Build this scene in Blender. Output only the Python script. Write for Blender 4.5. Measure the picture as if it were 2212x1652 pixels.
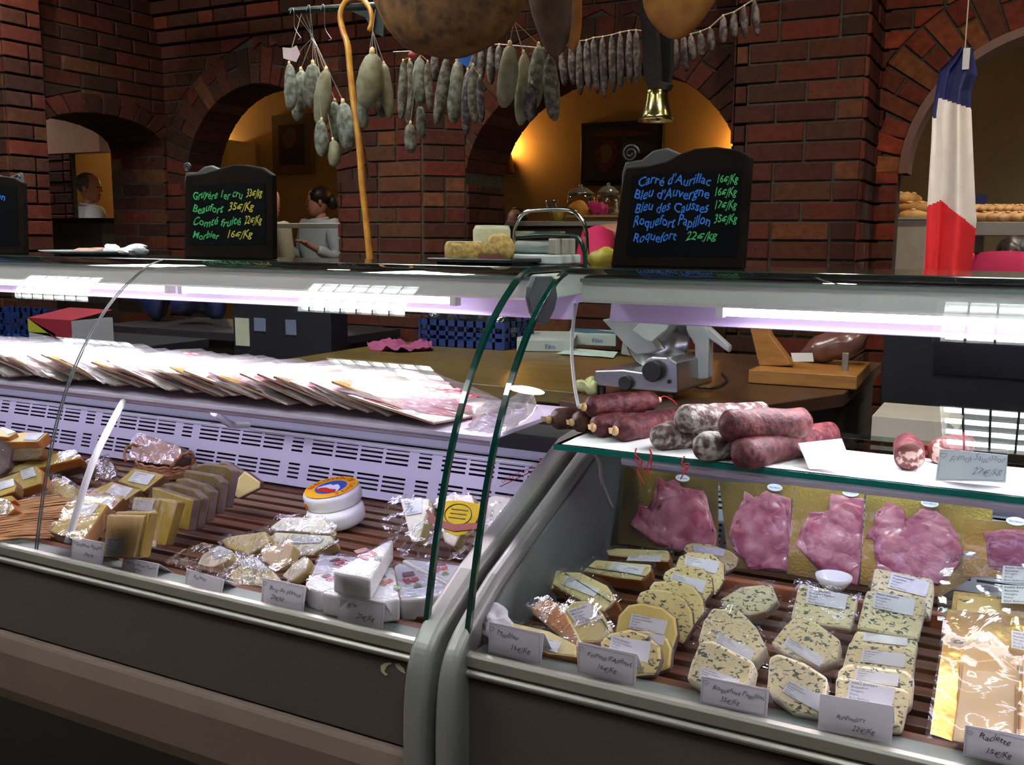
import bpy, bmesh, math, random
from mathutils import Vector, Matrix, Quaternion, noise
R = math.radians
V = Vector
random.seed(7)
for o in list(bpy.data.objects): bpy.data.objects.remove(o)
SC = bpy.context.scene
COL = SC.collection
# ---------------------------------------------------------------- camera, world, exposure
W_, H_, F_ = 2212, 1652, 2100.0
HC = 1.35
YAW, PIT, ROLL = R(27.6), R(8.4), R(0.4)
fw = V((-math.sin(YAW)*math.cos(PIT), math.cos(YAW)*math.cos(PIT), -math.sin(PIT)))
rt0 = V((math.cos(YAW), math.sin(YAW), 0)); up0 = rt0.cross(fw)
rt = rt0*math.cos(ROLL)+up0*math.sin(ROLL); up = up0*math.cos(ROLL)-rt0*math.sin(ROLL)
CAM = V((0, 0, HC))
cd = bpy.data.cameras.new('camera'); cam = bpy.data.objects.new('camera', cd); COL.objects.link(cam)
m = Matrix((rt, up, -fw)).transposed().to_4x4(); m.translation = CAM
cam.matrix_world = m
cd.sensor_width = 36.0; cd.lens = 36.0*F_/W_; cd.clip_start = .05; cd.clip_end = 60
SC.camera = cam
SC.view_settings.view_transform = 'Standard'
try: SC.view_settings.look = 'None'
except Exception: pass
SC.view_settings.gamma = 1.0
SC.view_settings.use_curve_mapping = False
SC.view_settings.exposure = 0.0
SC.cycles.transparent_max_bounces = 40
wd = bpy.data.worlds.new('world'); SC.world = wd; wd.use_nodes = True
wd.node_tree.nodes['Background'].inputs[0].default_value = (.9, .8, .7, 1)
wd.node_tree.nodes['Background'].inputs[1].default_value = 0.015

# ---------------------------------------------------------------- where a sight line meets a plane of the place
def ray(px, py): return rt*((px-W_/2)/F_) - up*((py-H_/2)/F_) + fw
def P(px, py, X=None, Y=None, Z=None):
    r = ray(px, py)
    t = Y/r.y if Y is not None else (X/r.x if X is not None else (Z-HC)/r.z)
    return CAM + r*t
def PP(px, py, p0, n):
    r = ray(px, py)
    return CAM + r*((p0-CAM).dot(n)/r.dot(n))
def nrm(az, el=0):
    a, e = R(az), R(el)
    return V((math.sin(a)*math.cos(e), -math.cos(a)*math.cos(e), math.sin(e)))

# ---------------------------------------------------------------- materials
MC = {}
def mat(name, col, rough=.6, metal=0, var=None, scale=20, bump=0, bdist=.002, bscale=None, emis=None, estr=0, spec=.5, detail=4, sss=0, coat=0, attr=False, lo=.35, hi=.65, stretch=None, trans=0, alpha=1):
    if name in MC: return MC[name]
    m = bpy.data.materials.new(name); m.use_nodes = True
    nt = m.node_tree; N = nt.nodes; L = nt.links; b = N['Principled BSDF']
    c4 = (*col, 1)
    b.inputs['Base Color'].default_value = c4; b.inputs['Roughness'].default_value = rough
    b.inputs['Metallic'].default_value = metal; b.inputs['Specular IOR Level'].default_value = spec
    if coat: b.inputs['Coat Weight'].default_value = coat; b.inputs['Coat Roughness'].default_value = .12
    if sss: b.inputs['Subsurface Weight'].default_value = sss; b.inputs['Subsurface Radius'].default_value = (.02, .01, .006); b.inputs['Subsurface Scale'].default_value = .3
    if emis: b.inputs['Emission Color'].default_value = (*emis, 1); b.inputs['Emission Strength'].default_value = estr
    if trans: b.inputs['Transmission Weight'].default_value = trans
    if alpha < 1: b.inputs['Alpha'].default_value = alpha
    tc = N.new('ShaderNodeTexCoord'); src = tc.outputs['Object']
    if stretch:
        mp = N.new('ShaderNodeMapping'); mp.inputs['Scale'].default_value = stretch; L.new(src, mp.inputs[0]); src = mp.outputs[0]
    if var or attr or not bump:
        n = N.new('ShaderNodeTexNoise'); n.inputs['Scale'].default_value = scale; n.inputs['Detail'].default_value = detail; L.new(src, n.inputs['Vector'])
        mr = N.new('ShaderNodeMapRange'); mr.inputs['From Min'].default_value = lo; mr.inputs['From Max'].default_value = hi; L.new(n.outputs['Fac'], mr.inputs['Value'])
        mx = N.new('ShaderNodeMix'); mx.data_type = 'RGBA'; L.new(mr.outputs[0], mx.inputs['Factor'])
        if attr:
            at = N.new('ShaderNodeAttribute'); at.attribute_name = 'Col'
            mx.blend_type = 'MULTIPLY'; mx.inputs[7].default_value = (*(var or (.6, .6, .6)), 1); L.new(at.outputs['Color'], mx.inputs[6])
        else:
            mx.inputs[6].default_value = c4; mx.inputs[7].default_value = (*(var or [c*.9 for c in col]), 1)
        L.new(mx.outputs[2], b.inputs['Base Color'])
    if bump:
        n2 = N.new('ShaderNodeTexNoise'); n2.inputs['Scale'].default_value = bscale or scale*2; n2.inputs['Detail'].default_value = 5; L.new(src, n2.inputs['Vector'])
        bp = N.new('ShaderNodeBump'); bp.inputs['Strength'].default_value = bump; bp.inputs['Distance'].default_value = .004 if attr else bdist
        L.new(n2.outputs['Fac'], bp.inputs['Height']); L.new(bp.outputs[0], b.inputs['Normal'])
    MC[name] = m; return m
def glassmat(name, tint, ior=1.5, rough=0.0, bump=0, bscale=60, haze=None, hz=0, gain=1.0):
    m = bpy.data.materials.new(name); m.use_nodes = True; nt = m.node_tree; N = nt.nodes; L = nt.links
    N.remove(N['Principled BSDF']); out = N['Material Output']
    t = N.new('ShaderNodeBsdfTransparent'); t.inputs[0].default_value = (*tint, 1)
    g = N.new('ShaderNodeBsdfGlossy'); g.inputs['Roughness'].default_value = rough
    f = N.new('ShaderNodeFresnel'); f.inputs[0].default_value = ior
    ml = N.new('ShaderNodeMath'); ml.operation = 'MULTIPLY'; ml.inputs[1].default_value = gain; ml.use_clamp = True; L.new(f.outputs[0], ml.inputs[0])
    mx = N.new('ShaderNodeMixShader'); L.new(ml.outputs[0], mx.inputs[0]); L.new(t.outputs[0], mx.inputs[1]); L.new(g.outputs[0], mx.inputs[2])
    last = mx
    if hz:
        d = N.new('ShaderNodeBsdfDiffuse'); d.inputs[0].default_value = (*haze, 1)
        m2 = N.new('ShaderNodeMixShader'); m2.inputs[0].default_value = hz; L.new(mx.outputs[0], m2.inputs[1]); L.new(d.outputs[0], m2.inputs[2]); last = m2
    if bump:
        tc = N.new('ShaderNodeTexCoord'); n = N.new('ShaderNodeTexNoise'); n.inputs['Scale'].default_value = bscale; n.inputs['Detail'].default_value = 3; n.inputs['Distortion'].default_value = 1.5
        L.new(tc.outputs['Object'], n.inputs['Vector']); bp = N.new('ShaderNodeBump'); bp.inputs['Strength'].default_value = bump; bp.inputs['Distance'].default_value = .006
        L.new(n.outputs['Fac'], bp.inputs['Height']); L.new(bp.outputs[0], g.inputs['Normal']); L.new(bp.outputs[0], f.inputs['Normal'])
    L.new(last.outputs[0], out.inputs[0]); MC[name] = m; return m
def emit(name, col, s):
    return mat(name, (0, 0, 0), emis=col, estr=s, spec=0)

# ---------------------------------------------------------------- mesh helpers
def obj(name, bm, mats, parent=None, smooth=False, bevel=0):
    me = bpy.data.meshes.new(name); bm.normal_update(); bm.to_mesh(me); bm.free()
    for mm in (mats if isinstance(mats, (list, tuple)) else [mats]): me.materials.append(mm)
    if smooth:
        for p in me.polygons: p.use_smooth = True
    o = bpy.data.objects.new(name, me); COL.objects.link(o)
    if parent: o.parent = parent
    if bevel:
        md = o.modifiers.new('bevel', 'BEVEL'); md.width = bevel; md.segments = 2 if bevel < .008 else 4; md.limit_method = 'ANGLE'; md.angle_limit = R(40)
        try: md.harden_normals = False
        except Exception: pass
    return o
def tag(o, label, cat, group=None, kind=None):
    o['label'] = label; o['category'] = cat
    if group: o['group'] = group
    if kind: o['kind'] = kind
    return o
def thing(name, label, cat, group=None):
    o = bpy.data.objects.new(name, None); COL.objects.link(o); o.empty_display_size = .05
    return tag(o, label, cat, group)
def struct(o): o['kind'] = 'structure'; return o
def B(): return bmesh.new()
def box(bm, c, s, rot=None, mi=0):
    c = V(c); vs = []
    for i in (-1, 1):
        for j in (-1, 1):
            for k in (-1, 1):
                p = V((i*s[0]/2, j*s[1]/2, k*s[2]/2))
                if rot is not None: p = rot @ p
                vs.append(bm.verts.new(c+p))
    for f in ((0, 1, 3, 2), (4, 6, 7, 5), (0, 4, 5, 1), (2, 3, 7, 6), (0, 2, 6, 4), (1, 5, 7, 3)):
        bm.faces.new([vs[i] for i in f]).material_index = mi
    return bm
def bx(x0, x1, y0, y1, z0, z1, bm=None):
    return box(bm or B(), ((x0+x1)/2, (y0+y1)/2, (z0+z1)/2), (abs(x1-x0), abs(y1-y0), abs(z1-z0)))
def prism(bm, pts, ext, mi=0, ms=None, inset=0):
    """pts = front polygon, ext = vector to the back face"""
    n = len(pts); a = [bm.verts.new(p) for p in pts]; b = [bm.verts.new(V(p)+ext) for p in pts]
    f = bm.faces.new(a); f.material_index = mi
    bm.faces.new(b[::-1]).material_index = mi if ms is None else ms
    for i in range(n):
        bm.faces.new((a[i], b[i], b[(i+1) % n], a[(i+1) % n])).material_index = mi if ms is None else ms
    return bm
def frames(path):
    path = [V(p) for p in path]; T = []
    for i in range(len(path)):
        a = path[max(i-1, 0)]; b = path[min(i+1, len(path)-1)]; T.append((b-a).normalized())
    ref = V((0, 0, 1)) if abs(T[0].z) < .9 else V((1, 0, 0))
    u = T[0].cross(ref).normalized(); out = []
    for i, t in enumerate(T):
        u = (u - t*u.dot(t)).normalized(); out.append((path[i], u, t.cross(u), t))
    return out
def tube(bm, path, r, seg=10, cap=True, jit=0, mi=0, flat=1.0):
    fr = frames(path); rings = []
    rr = r if isinstance(r, (list, tuple)) else [r]*len(fr)
    for k, (p, u, v, t) in enumerate(fr):
        ring = []
        for i in range(seg):
            a = 2*math.pi*i/seg; q = u*math.cos(a)+v*math.sin(a)*flat
            s = rr[k]
            if jit: s *= 1+jit*noise.noise((p+q*rr[k])*45)
            ring.append(bm.verts.new(p+q*s))
        rings.append(ring)
    for a, b in zip(rings, rings[1:]):
        for i in range(seg): bm.faces.new((a[i], a[(i+1) % seg], b[(i+1) % seg], b[i])).material_index = mi
    if cap:
        bm.faces.new(rings[0][::-1]).material_index = mi; bm.faces.new(rings[-1]).material_index = mi
    return bm
def spline(pts, n=8):
    pts = [V(p) for p in pts]; out = []
    for i in range(len(pts)-1):
        p0 = pts[max(i-1, 0)]; p1 = pts[i]; p2 = pts[i+1]; p3 = pts[min(i+2, len(pts)-1)]
        for k in range(n):
            t = k/n; out.append(.5*((2*p1)+(p2-p0)*t+(2*p0-5*p1+4*p2-p3)*t*t+(3*p1-p0-3*p2+p3)*t**3))
    out.append(pts[-1]); return out
def lathe(bm, prof, c, seg=32, axis=V((0, 0, 1)), mi=0, jit=0):
    """prof: list of (r, h) along axis from c"""
    axis = V(axis).normalized(); ref = V((1, 0, 0)) if abs(axis.x) < .9 else V((0, 1, 0))
    u = axis.cross(ref).normalized(); v = axis.cross(u); c = V(c); rings = []
    for r, h in prof:
        if r < 1e-5: rings.append([bm.verts.new(c+axis*h)]); continue
        ring = []
        for i in range(seg):
            a = 2*math.pi*i/seg; d = u*math.cos(a)+v*math.sin(a); p = c+axis*h+d*r
            if jit: p += d*jit*noise.noise(p*60)
            ring.append(bm.verts.new(p))
        rings.append(ring)
    for a, b in zip(rings, rings[1:]):
        for i in range(seg):
            j = (i+1) % seg
            if len(a) == 1 and len(b) == 1: continue
            if len(a) == 1: f = (a[0], b[i], b[j])
            elif len(b) == 1: f = (a[i], b[0], a[j])
            else: f = (a[i], b[i], b[j], a[j])
            bm.faces.new(f).material_index = mi
    if len(rings[0]) > 1: bm.faces.new(rings[0]).material_index = mi
    if len(rings[-1]) > 1: bm.faces.new(rings[-1][::-1]).material_index = mi
    return bm
def sheet(bm, pts, cuts=3, amp=.002, freq=30, n=None, mi=0, seed=0):
    """a crinkled sheet spanning the polygon"""
    vs = [bm.verts.new(p) for p in pts]; f = bm.faces.new(vs); f.normal_update(); nn = V(n) if n is not None else f.normal.copy()
    r = bmesh.ops.triangulate(bm, faces=[f]); fs = r['faces']
    geom = set(fs)
    for _ in range(cuts):
        ed = {e for g in geom if g.is_valid for e in g.edges}
        res = bmesh.ops.subdivide_edges(bm, edges=list(ed), cuts=1, use_grid_fill=True)
        geom = {g for g in list(res['geom'])+list(res['geom_inner']) if isinstance(g, bmesh.types.BMFace)} | {g for g in geom if g.is_valid}
    vv = {v for g in geom if g.is_valid for v in g.verts}
    off = V((seed*3.1, seed*1.7, seed))
    for v in vv: v.co += nn*amp*(noise.noise(v.co*freq+off)+.5*noise.noise(v.co*freq*2.3+off))*2
    for g in geom:
        if g.is_valid: g.material_index = mi
    return bm
def blob(bm, c, r, seg=16, jit=0, freq=20, rot=None, mi=0):
    """ellipsoid"""
    rows = seg//2; c = V(c); rs = V(r) if hasattr(r, '__len__') else V((r, r, r)); g = []
    for i in range(rows+1):
        th = math.pi*i/rows; row = []
        for j in range(seg if 0 < i < rows else 1):
            ph = 2*math.pi*j/seg; d = V((math.sin(th)*math.cos(ph), math.sin(th)*math.sin(ph), math.cos(th)))
            p = V((d.x*rs.x, d.y*rs.y, d.z*rs.z))
            if jit: p *= 1+jit*noise.noise((c+p)*freq)
            if rot is not None: p = rot @ p
            row.append(bm.verts.new(c+p))
        g.append(row)
    for a, b in zip(g, g[1:]):
        for j in range(seg):
            k = (j+1) % seg
            if len(a) == 1: f = (a[0], b[j], b[k])
            elif len(b) == 1: f = (a[j], b[0], a[k])
            else: f = (a[j], b[j], b[k], a[k])
            bm.faces.new(f).material_index = mi
    return bm
_tc = {}
def text_into(bm, s, origin, u, v, h, width=None, shear=0, jitter=0, off=.0006, mi=0, bold=0, align='L'):
    """flat lettering: origin = left end of the baseline, u right, v up, h cap height"""
    key = (s, shear, bold)
    if key not in _tc:
        cu = bpy.data.curves.new('t', 'FONT'); cu.body = s; cu.size = 1; cu.shear = shear; cu.offset = bold; cu.resolution_u = 2
        to = bpy.data.objects.new('t', cu); COL.objects.link(to); dg = bpy.context.evaluated_depsgraph_get(); dg.update()
        me = bpy.data.meshes.new_from_object(to.evaluated_get(dg))
        _tc[key] = ([vv.co.copy() for vv in me.vertices], [list(p.vertices) for p in me.polygons])
        bpy.data.objects.remove(to); bpy.data.curves.remove(cu); bpy.data.meshes.remove(me)
    vs, fs = _tc[key]
    if not vs: return bm
    u = V(u).normalized(); v = V(v).normalized(); n = u.cross(v)
    if n.dot(CAM-V(origin)) < 0: n = -n
    xm = max(q.x for q in vs); sc = h/.7; sx = sc if not width else min(sc*1.35, width/xm)
    if width and sx < sc*.55: sc = sx/.55
    out = []
    for q in vs:
        dy = jitter*h*math.sin(q.x*3.1+len(s)) if jitter else 0
        x = q.x*sx
        if align == 'C' and width: x += (width-xm*sx)/2
        out.append(bm.verts.new(V(origin)+u*x+v*(q.y*sc+dy)+n*off))
    for f in fs:
        try: bm.faces.new([out[i] for i in f]).material_index = mi
        except ValueError: pass
    return bm
def facecolor(bm, faces, col):
    ly = bm.loops.layers.color.get('Col') or bm.loops.layers.color.new('Col')
    for f in faces:
        for l in f.loops: l[ly] = (*col, 1)

# ---------------------------------------------------------------- common materials
brick_m = mat('brick', (.3, .1, .06), .85, attr=True, var=(.55, .5, .5), scale=35, bump=.6, bscale=120, spec=.2, lo=.3, hi=.7)
mortar_m = mat('mortar', (.05, .045, .035), .95, var=(.03, .027, .02), scale=60, bump=.5, bscale=200, spec=.1)
alu = mat('brushed_aluminium', (.36, .335, .3), .42, .45, var=(.32, .3, .27), scale=8)
greyp = mat('dark_grey_panel', (.092, .07, .064), .5, spec=.3, var=(.08, .062, .056), scale=300, bump=.15, bscale=500)
beige = mat('brown_apron', (.19, .13, .102), .55, var=(.165, .115, .092), scale=4)
white_case = mat('white_enamel', (.72, .74, .78), .35, var=(.68, .7, .75), scale=6)
black_m = mat('black_plastic', (.012, .012, .013), .4)
darkgap = mat('recess_shade', (.01, .01, .012), .7)  # near-black colour standing in for shade behind and above the grille
glass = glassmat('clear_case_glass', (.93, .965, .95), 1.45, gain=1.9)
glass_edge = mat('green_glass_edge', (.0, .03, .022), .12, spec=.8, coat=.5)
film = glassmat('cling_film', (.98, .98, .98), 1.4, .09, bump=.35, bscale=30, haze=(.9, .9, .9), hz=.008, gain=.3)
filmx = glassmat('crinkled_bag', (.96, .97, .97), 1.45, .07, bump=.8, bscale=40, haze=(.8, .8, .8), hz=.025, gain=.45)
paper = mat('white_paper', (.8, .8, .8), .6, var=(.76, .76, .77), scale=15)
ink = mat('black_ink', (.03, .03, .04), .6)
inkg = mat('grey_print', (.12, .12, .14), .6)
BR = [(.31, .125, .08), (.27, .11, .072), (.2, .1, .07), (.28, .155, .095), (.17, .088, .062), (.34, .125, .075), (.35, .23, .125), (.17, .115, .08), (.25, .105, .078)]

# ---------------------------------------------------------------- brick walls
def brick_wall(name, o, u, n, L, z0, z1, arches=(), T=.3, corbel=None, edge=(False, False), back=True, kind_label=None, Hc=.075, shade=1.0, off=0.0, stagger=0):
    o = V(o); u = V(u).normalized(); n = V(n).normalized(); bm = B(); cl = bm.loops.layers.color.new('Col')
    rnd = random.Random(name)
    def pt(a, z, d): return V((o.x+u.x*a+n.x*d, o.y+u.y*a+n.y*d, z))
    def az(a):
        """height of the wall's lower edge at a"""
        for (uc, w, zs, rise, ring) in arches:
            t = (a-uc)/w
            if abs(t) < 1: return zs+rise*math.sqrt(max(0, 1-t*t))
        return z0
    # mortar backing
    us = {0, L}
    for (uc, w, zs, rise, ring) in arches:
        for k in range(33): us.add(min(max(uc-w*math.cos(math.pi*k/32), 0), L))
    us = sorted(us)
    for a, b in zip(us, us[1:]):
        if b-a < 1e-5: continue
        mid = (a+b)/2
        inside = any(abs(mid-q[0]) < q[1] for q in arches)
        za = az(a) if inside else z0; zb = az(b) if inside else z0
        if inside:
            for q in arches:
                if abs(mid-q[0]) < q[1]:
                    f = lambda s: q[2]+q[3]*math.sqrt(max(0, 1-((s-q[0])/q[1])**2)); za, zb = f(a), f(b)
        v = [bm.verts.new(p) for p in (pt(a, za, 0), pt(b, zb, 0), pt(b, z1, 0), pt(a, z1, 0), pt(a, za, -T), pt(b, zb, -T), pt(b, z1, -T), pt(a, z1, -T))]
        for f in ((0, 1, 2, 3), (5, 4, 7, 6), (4, 5, 1, 0), (3, 2, 6, 7)): bm.faces.new([v[i] for i in f]).material_index = 1
    for s in (0, L):
        v = [bm.verts.new(p) for p in (pt(s, z0, 0), pt(s, z1, 0), pt(s, z1, -T), pt(s, z0, -T))]; bm.faces.new(v).material_index = 1
    for q in arches:
        for sgn in (-1, 1):
            s = min(max(q[0]+sgn*q[1], 0), L)
            v = [bm.verts.new(p) for p in (pt(s, z0, 0), pt(s, q[2], 0), pt(s, q[2], -T), pt(s, z0, -T))]; bm.faces.new(v).material_index = 1
    def brick(q, depth=.012, proud=None, lift=0):
        pr = (proud if proud is not None else .011+rnd.uniform(-.003, .003))+lift
        c = [sum(p[0] for p in q)/4, sum(p[1] for p in q)/4]
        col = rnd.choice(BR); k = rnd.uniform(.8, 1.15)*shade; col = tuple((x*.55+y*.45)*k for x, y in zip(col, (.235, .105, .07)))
        ins = .006; rows = []
        def inn(p, d):
            dx, dz = c[0]-p[0], c[1]-p[1]; l = math.hypot(dx, dz) or 1
            return (p[0]+dx/l*d*1.4, p[1]+dz/l*d*1.4)
        for (dd, i_) in ((-depth, 0), (pr-.005, 0), (pr-.0012, ins*.35), (pr, ins)):
            rows.append([bm.verts.new(pt(*inn(p, i_), dd)) for p in q])
        fs = []
        for a, b in zip(rows, rows[1:]):
            for i in range(4): fs.append(bm.faces.new((a[i], a[(i+1) % 4], b[(i+1) % 4], b[i])))
        fs.append(bm.faces.new(rows[-1]))
        for f in fs:
            for l in f.loops: l[cl] = (*col, 1)
    g = .005
    row = 0; z = z0
    while z < z1-.01:
        zt = min(z+Hc, z1); a = -.225*((row+stagger) % 2)*.5-off; lift = corbel(z) if corbel else 0
        while a < L:
            ln = .225
            if rnd.random() < .12: ln = .1125
            b = a+ln
            if L-b < .045: b = L
            if b < .045: a = b; continue
            if a < 0 or (a > 0 and a < .045): a = 0
            x0, x1 = max(a, 0)+g, min(b, L)-g; a = b
            if x1-x0 < .01: continue
            pieces = [((x0, x1), (x0, x1))]
            for (uc, w, zs, rise, ring) in arches:
                def hw(zz):
                    if zz < zs: return w
                    t = (zz-zs)/(rise+ring)
                    return (w+ring)*math.sqrt(1-t*t) if t < 1 else 0
                hb, ht = hw(z+g), hw(zt-g)
                if z < zs and zt-g > zs: ht = hw(z+g)
                hb += g if hb else 0; ht += g if ht else 0; new = []
                for (bl, br), (tl, tr) in pieces:
                    l1 = (bl, min(br, uc-hb) if hb else br); l2 = (tl, min(tr, uc-ht) if ht else tr)
                    if hb == 0 and ht == 0: new.append(((bl, br), (tl, tr))); continue
                    if l1[1]-l1[0] > .012 or l2[1]-l2[0] > .012: new.append(((l1[0], max(l1)), (l2[0], max(l2))))
                    r1 = (max(bl, uc+hb), br); r2 = (max(tl, uc+ht), tr)
                    if r1[1]-r1[0] > .012 or r2[1]-r2[0] > .012: new.append(((min(r1), r1[1]), (min(r2), r2[1])))
                pieces = new
            for (bl, br), (tl, tr) in pieces:
                jamb = any(z < q[2] and (abs(bl-(q[0]+q[1])) < .03 or abs(br-(q[0]-q[1])) < .03) for q in arches)
                jamb = jamb or (edge[0] and bl < .01) or (edge[1] and br > L-.01)
                e0 = -.016 if edge[0] and bl < .01 else -.008 if jamb and ( any(abs(bl-(q[0]+q[1])) < .03 for q in arches)) else 0
                e1 = .008 if jamb and (edge[1] and br > L-.01 or any(abs(br-(q[0]-q[1])) < .03 for q in arches)) else 0
                q4 = [(bl+e0, z+g), (br+e1, z+g), (tr+e1, zt-g), (tl+e0, zt-g)]
                brick(q4, depth=(.105 if jamb and row % 2 else .215) if jamb and T > .12 else .004, lift=lift)
                if jamb and T > .2:      # further courses through the depth of the opening
                    inner = e0 < 0; s = bl if inner else br; dsg = -1 if inner else 1; dd = .115 if row % 2 else .225
                    while dd < T-.02:
                        d1 = min(dd+.215, T); col = tuple(c*rnd.uniform(.75, 1.2)*shade for c in rnd.choice(BR))
                        v = [bm.verts.new(pt(s+dsg*.006, zz, -q)) for zz, q in ((z+g, dd), (z+g, d1), (zt-g, d1), (zt-g, dd))] + [bm.verts.new(pt(s-dsg*.01, zz, -q)) for zz, q in ((z+g, dd), (z+g, d1), (zt-g, d1), (zt-g, dd))]
                        for f in ((0, 1, 2, 3), (0, 1, 5, 4), (1, 2, 6, 5), (2, 3, 7, 6), (3, 0, 4, 7)):
                            ff = bm.faces.new([v[i] for i in f])
                            for l in ff.loops: l[cl] = (*col, 1)
                        dd += .225
        z = zt; row += 1
    for (uc, w, zs, rise, ring) in arches:
        if not ring: continue
        N_ = max(6, int(math.pi*(w+rise+ring)/2/.078))
        for k in range(N_):
            t0 = math.pi*k/N_+.004/w; t1 = math.pi*(k+1)/N_-.004/w
            def e(t, r): return (uc-(w+r)*math.cos(t), zs+(rise+r)*math.sin(t))
            cuts = [(-.004, ring-.004)] if k % 2 else ([(-.004, ring*.52-.005), (ring*.52+.005, ring-.004)] if ring > .15 else [(-.004, ring-.004)])
            for r0, r1 in cuts:
                q4 = [e(t1, r0), e(t0, r0), e(t0, r1), e(t1, r1)]
                if any(p[1] > z1 for p in q4): continue
                q4 = [(min(max(p[0], -.003), L), p[1]) for p in q4]
                if max(p[0] for p in q4)-min(p[0] for p in q4) < .012: continue
                brick(q4, depth=T if r0 < 0 else .004, lift=corbel(q4[0][1])*.0 if corbel else 0)
    return struct(obj(name, bm, [brick_m, mortar_m]))

# ================================================================ THE SETTING
ZT = 3.0
corb = lambda z: max(0, (z-2.29))*.28
brick_wall('wall_arched_passage', (-4.37, 4.1, 0), (1, 0, 0), (0, -1, 0), -2.647+4.37, 0, ZT, [(.68, .535, 1.62, .54, .19)], T=.25, corbel=corb)
brick_wall('wall_chamfer', (-2.647, 4.1, 0), (.16, .15, 0), (.15, -.16, 0), .219, 0, ZT, T=.05, shade=1.05)
brick_wall('wall_cafe_arch', (-2.49, 4.25, 0), (1, 0, 0), (0, -1, 0), 1.95, 0, ZT, [(.69, .69, 1.62, .53, .2)], T=.40)
brick_wall('wall_left_return', (-4.37, 3.1, 0), (0, 1, 0), (1, 0, 0), 1.0, 0, ZT, [(.57, .40, 1.85, .14, .1)], T=.42)
q0, q1 = P(96, 400, Y=4.75), P(158, 400, Y=4.75)
brick_wall('wall_inner_pier', (q0.x, 4.75, 0), (1, 0, 0), (0, -1, 0), q1.x-q0.x, 0, 1.92, T=.03, shade=1.1)
q2 = P(260, 400, Y=4.9)
struct(obj('wall_inner_lintel', bx(q0.x-.2, q2.x, 4.74, 4.85, 1.925, 2.9), mat('pinkish_plaster', (.3, .17, .12), .85)))
brick_wall('wall_left_pier', (-4.28, 3.062, 0), (0, 1, 0), (1, 0, 0), .20, 0, ZT, T=.08, off=.1, edge=(True, False))
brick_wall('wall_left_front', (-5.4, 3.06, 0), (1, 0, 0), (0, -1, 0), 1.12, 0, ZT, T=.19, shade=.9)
brick_wall('wall_cafe_sill', (-2.49, 4.30, 0), (1, 0, 0), (0, -1, 0), 1.4, 0, 1.08, T=.3)
brick_wall('wall_cafe_jamb', (-2.486, 4.25, 0), (0, 1, 0), (1, 0, 0), .4, 0, 1.62, T=.02)
brick_wall('wall_right_pier', (-1.06, 3.9, 0), (1, 0, 0), (0, -1, 0), .489, 0, ZT, T=.05, off=.06)
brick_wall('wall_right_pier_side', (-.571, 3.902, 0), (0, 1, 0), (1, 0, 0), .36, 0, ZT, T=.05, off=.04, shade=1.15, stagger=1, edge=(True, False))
brick_wall('wall_right_pier_inner', (-1.06, 4.25, 0), (0, -1, 0), (-1, 0, 0), .35, 0, ZT, T=.05)
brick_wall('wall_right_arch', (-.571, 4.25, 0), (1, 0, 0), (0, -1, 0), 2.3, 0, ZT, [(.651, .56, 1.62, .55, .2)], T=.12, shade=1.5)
wood_trim = mat('brown_arch_trim', (.09, .03, .018), .55)
bm = B(); pts = [V((-.571+.651-.555*math.cos(math.pi*k/40), 0, 1.62+.545*math.sin(math.pi*k/40))) for k in range(41)]
for a, b in zip(pts, pts[1:]):
    v = [bm.verts.new(V((p.x*1.0, y, p.z))) for y in (4.225, 4.39) for p in (a, b)] + [bm.verts.new(V((.08+(p.x-.08)*.94, y, 1.62+(p.z-1.62)*.94))) for y in (4.225, 4.39) for p in (a, b)]
    for f in ((0, 1, 3, 2), (4, 5, 7, 6), (0, 1, 5, 4), (2, 3, 7, 6)): bm.faces.new([v[i] for i in f])
struct(obj('trim_1', bm, wood_trim))

tile_m = mat('floor_tile', (.16, .12, .09), .5, var=(.12, .09, .07), scale=3)
bm = bx(-9, 5, -2.5, 9.5, -.1, 0); struct(obj('floor', bm, tile_m))
ceil_m = mat('ceiling_panel', (.32, .31, .29), .9, var=(.28, .27, .26), scale=4)
bm = bx(-9, 5, -2.5, 4.1, 3.0, 3.05); 
struct(obj('ceiling', bm, mat('dark_ceiling', (.12, .1, .09), .9)))
bm = bx(-9, 5, 4.1, 9.5, 3.0, 3.05)
struct(obj('ceiling_cafe', bm, ceil_m))
amber = mat('amber_plaster', (.5, .31, .12), .85, var=(.45, .27, .1), scale=3, bump=.2, bscale=60)
struct(obj('wall_far', bx(-9, -2.2, 8.8, 8.95, 0, 3.0), amber))
struct(obj('wall_far_bakery', bx(-2.2, 3.9, 8.8, 8.95, 0, 3.0), mat('bakery_plaster', (.5, .37, .2), .85, var=(.46, .33, .17), scale=3, bump=.2, bscale=60)))
struct(obj('wall_far_right', bx(3.4, 3.55, 4.4, 8.8, 0, 3.0), mat('tan_plaster', (.42, .3, .17), .85)))
struct(obj('wall_far_left', bx(-9.1, -8.95, 1, 8.8, 0, 3.0), amber))
struct(obj('wall_customer_side', bx(-9, 5, -2.6, -2.5, 0, 3.0), mat('shop_wall', (.2, .16, .13), .9)))
struct(obj('wall_customer_right', bx(4.6, 4.7, -2.5, 9.4, 0, 3.0), mat('shop_wall', (.2, .16, .13), .9)))

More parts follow.
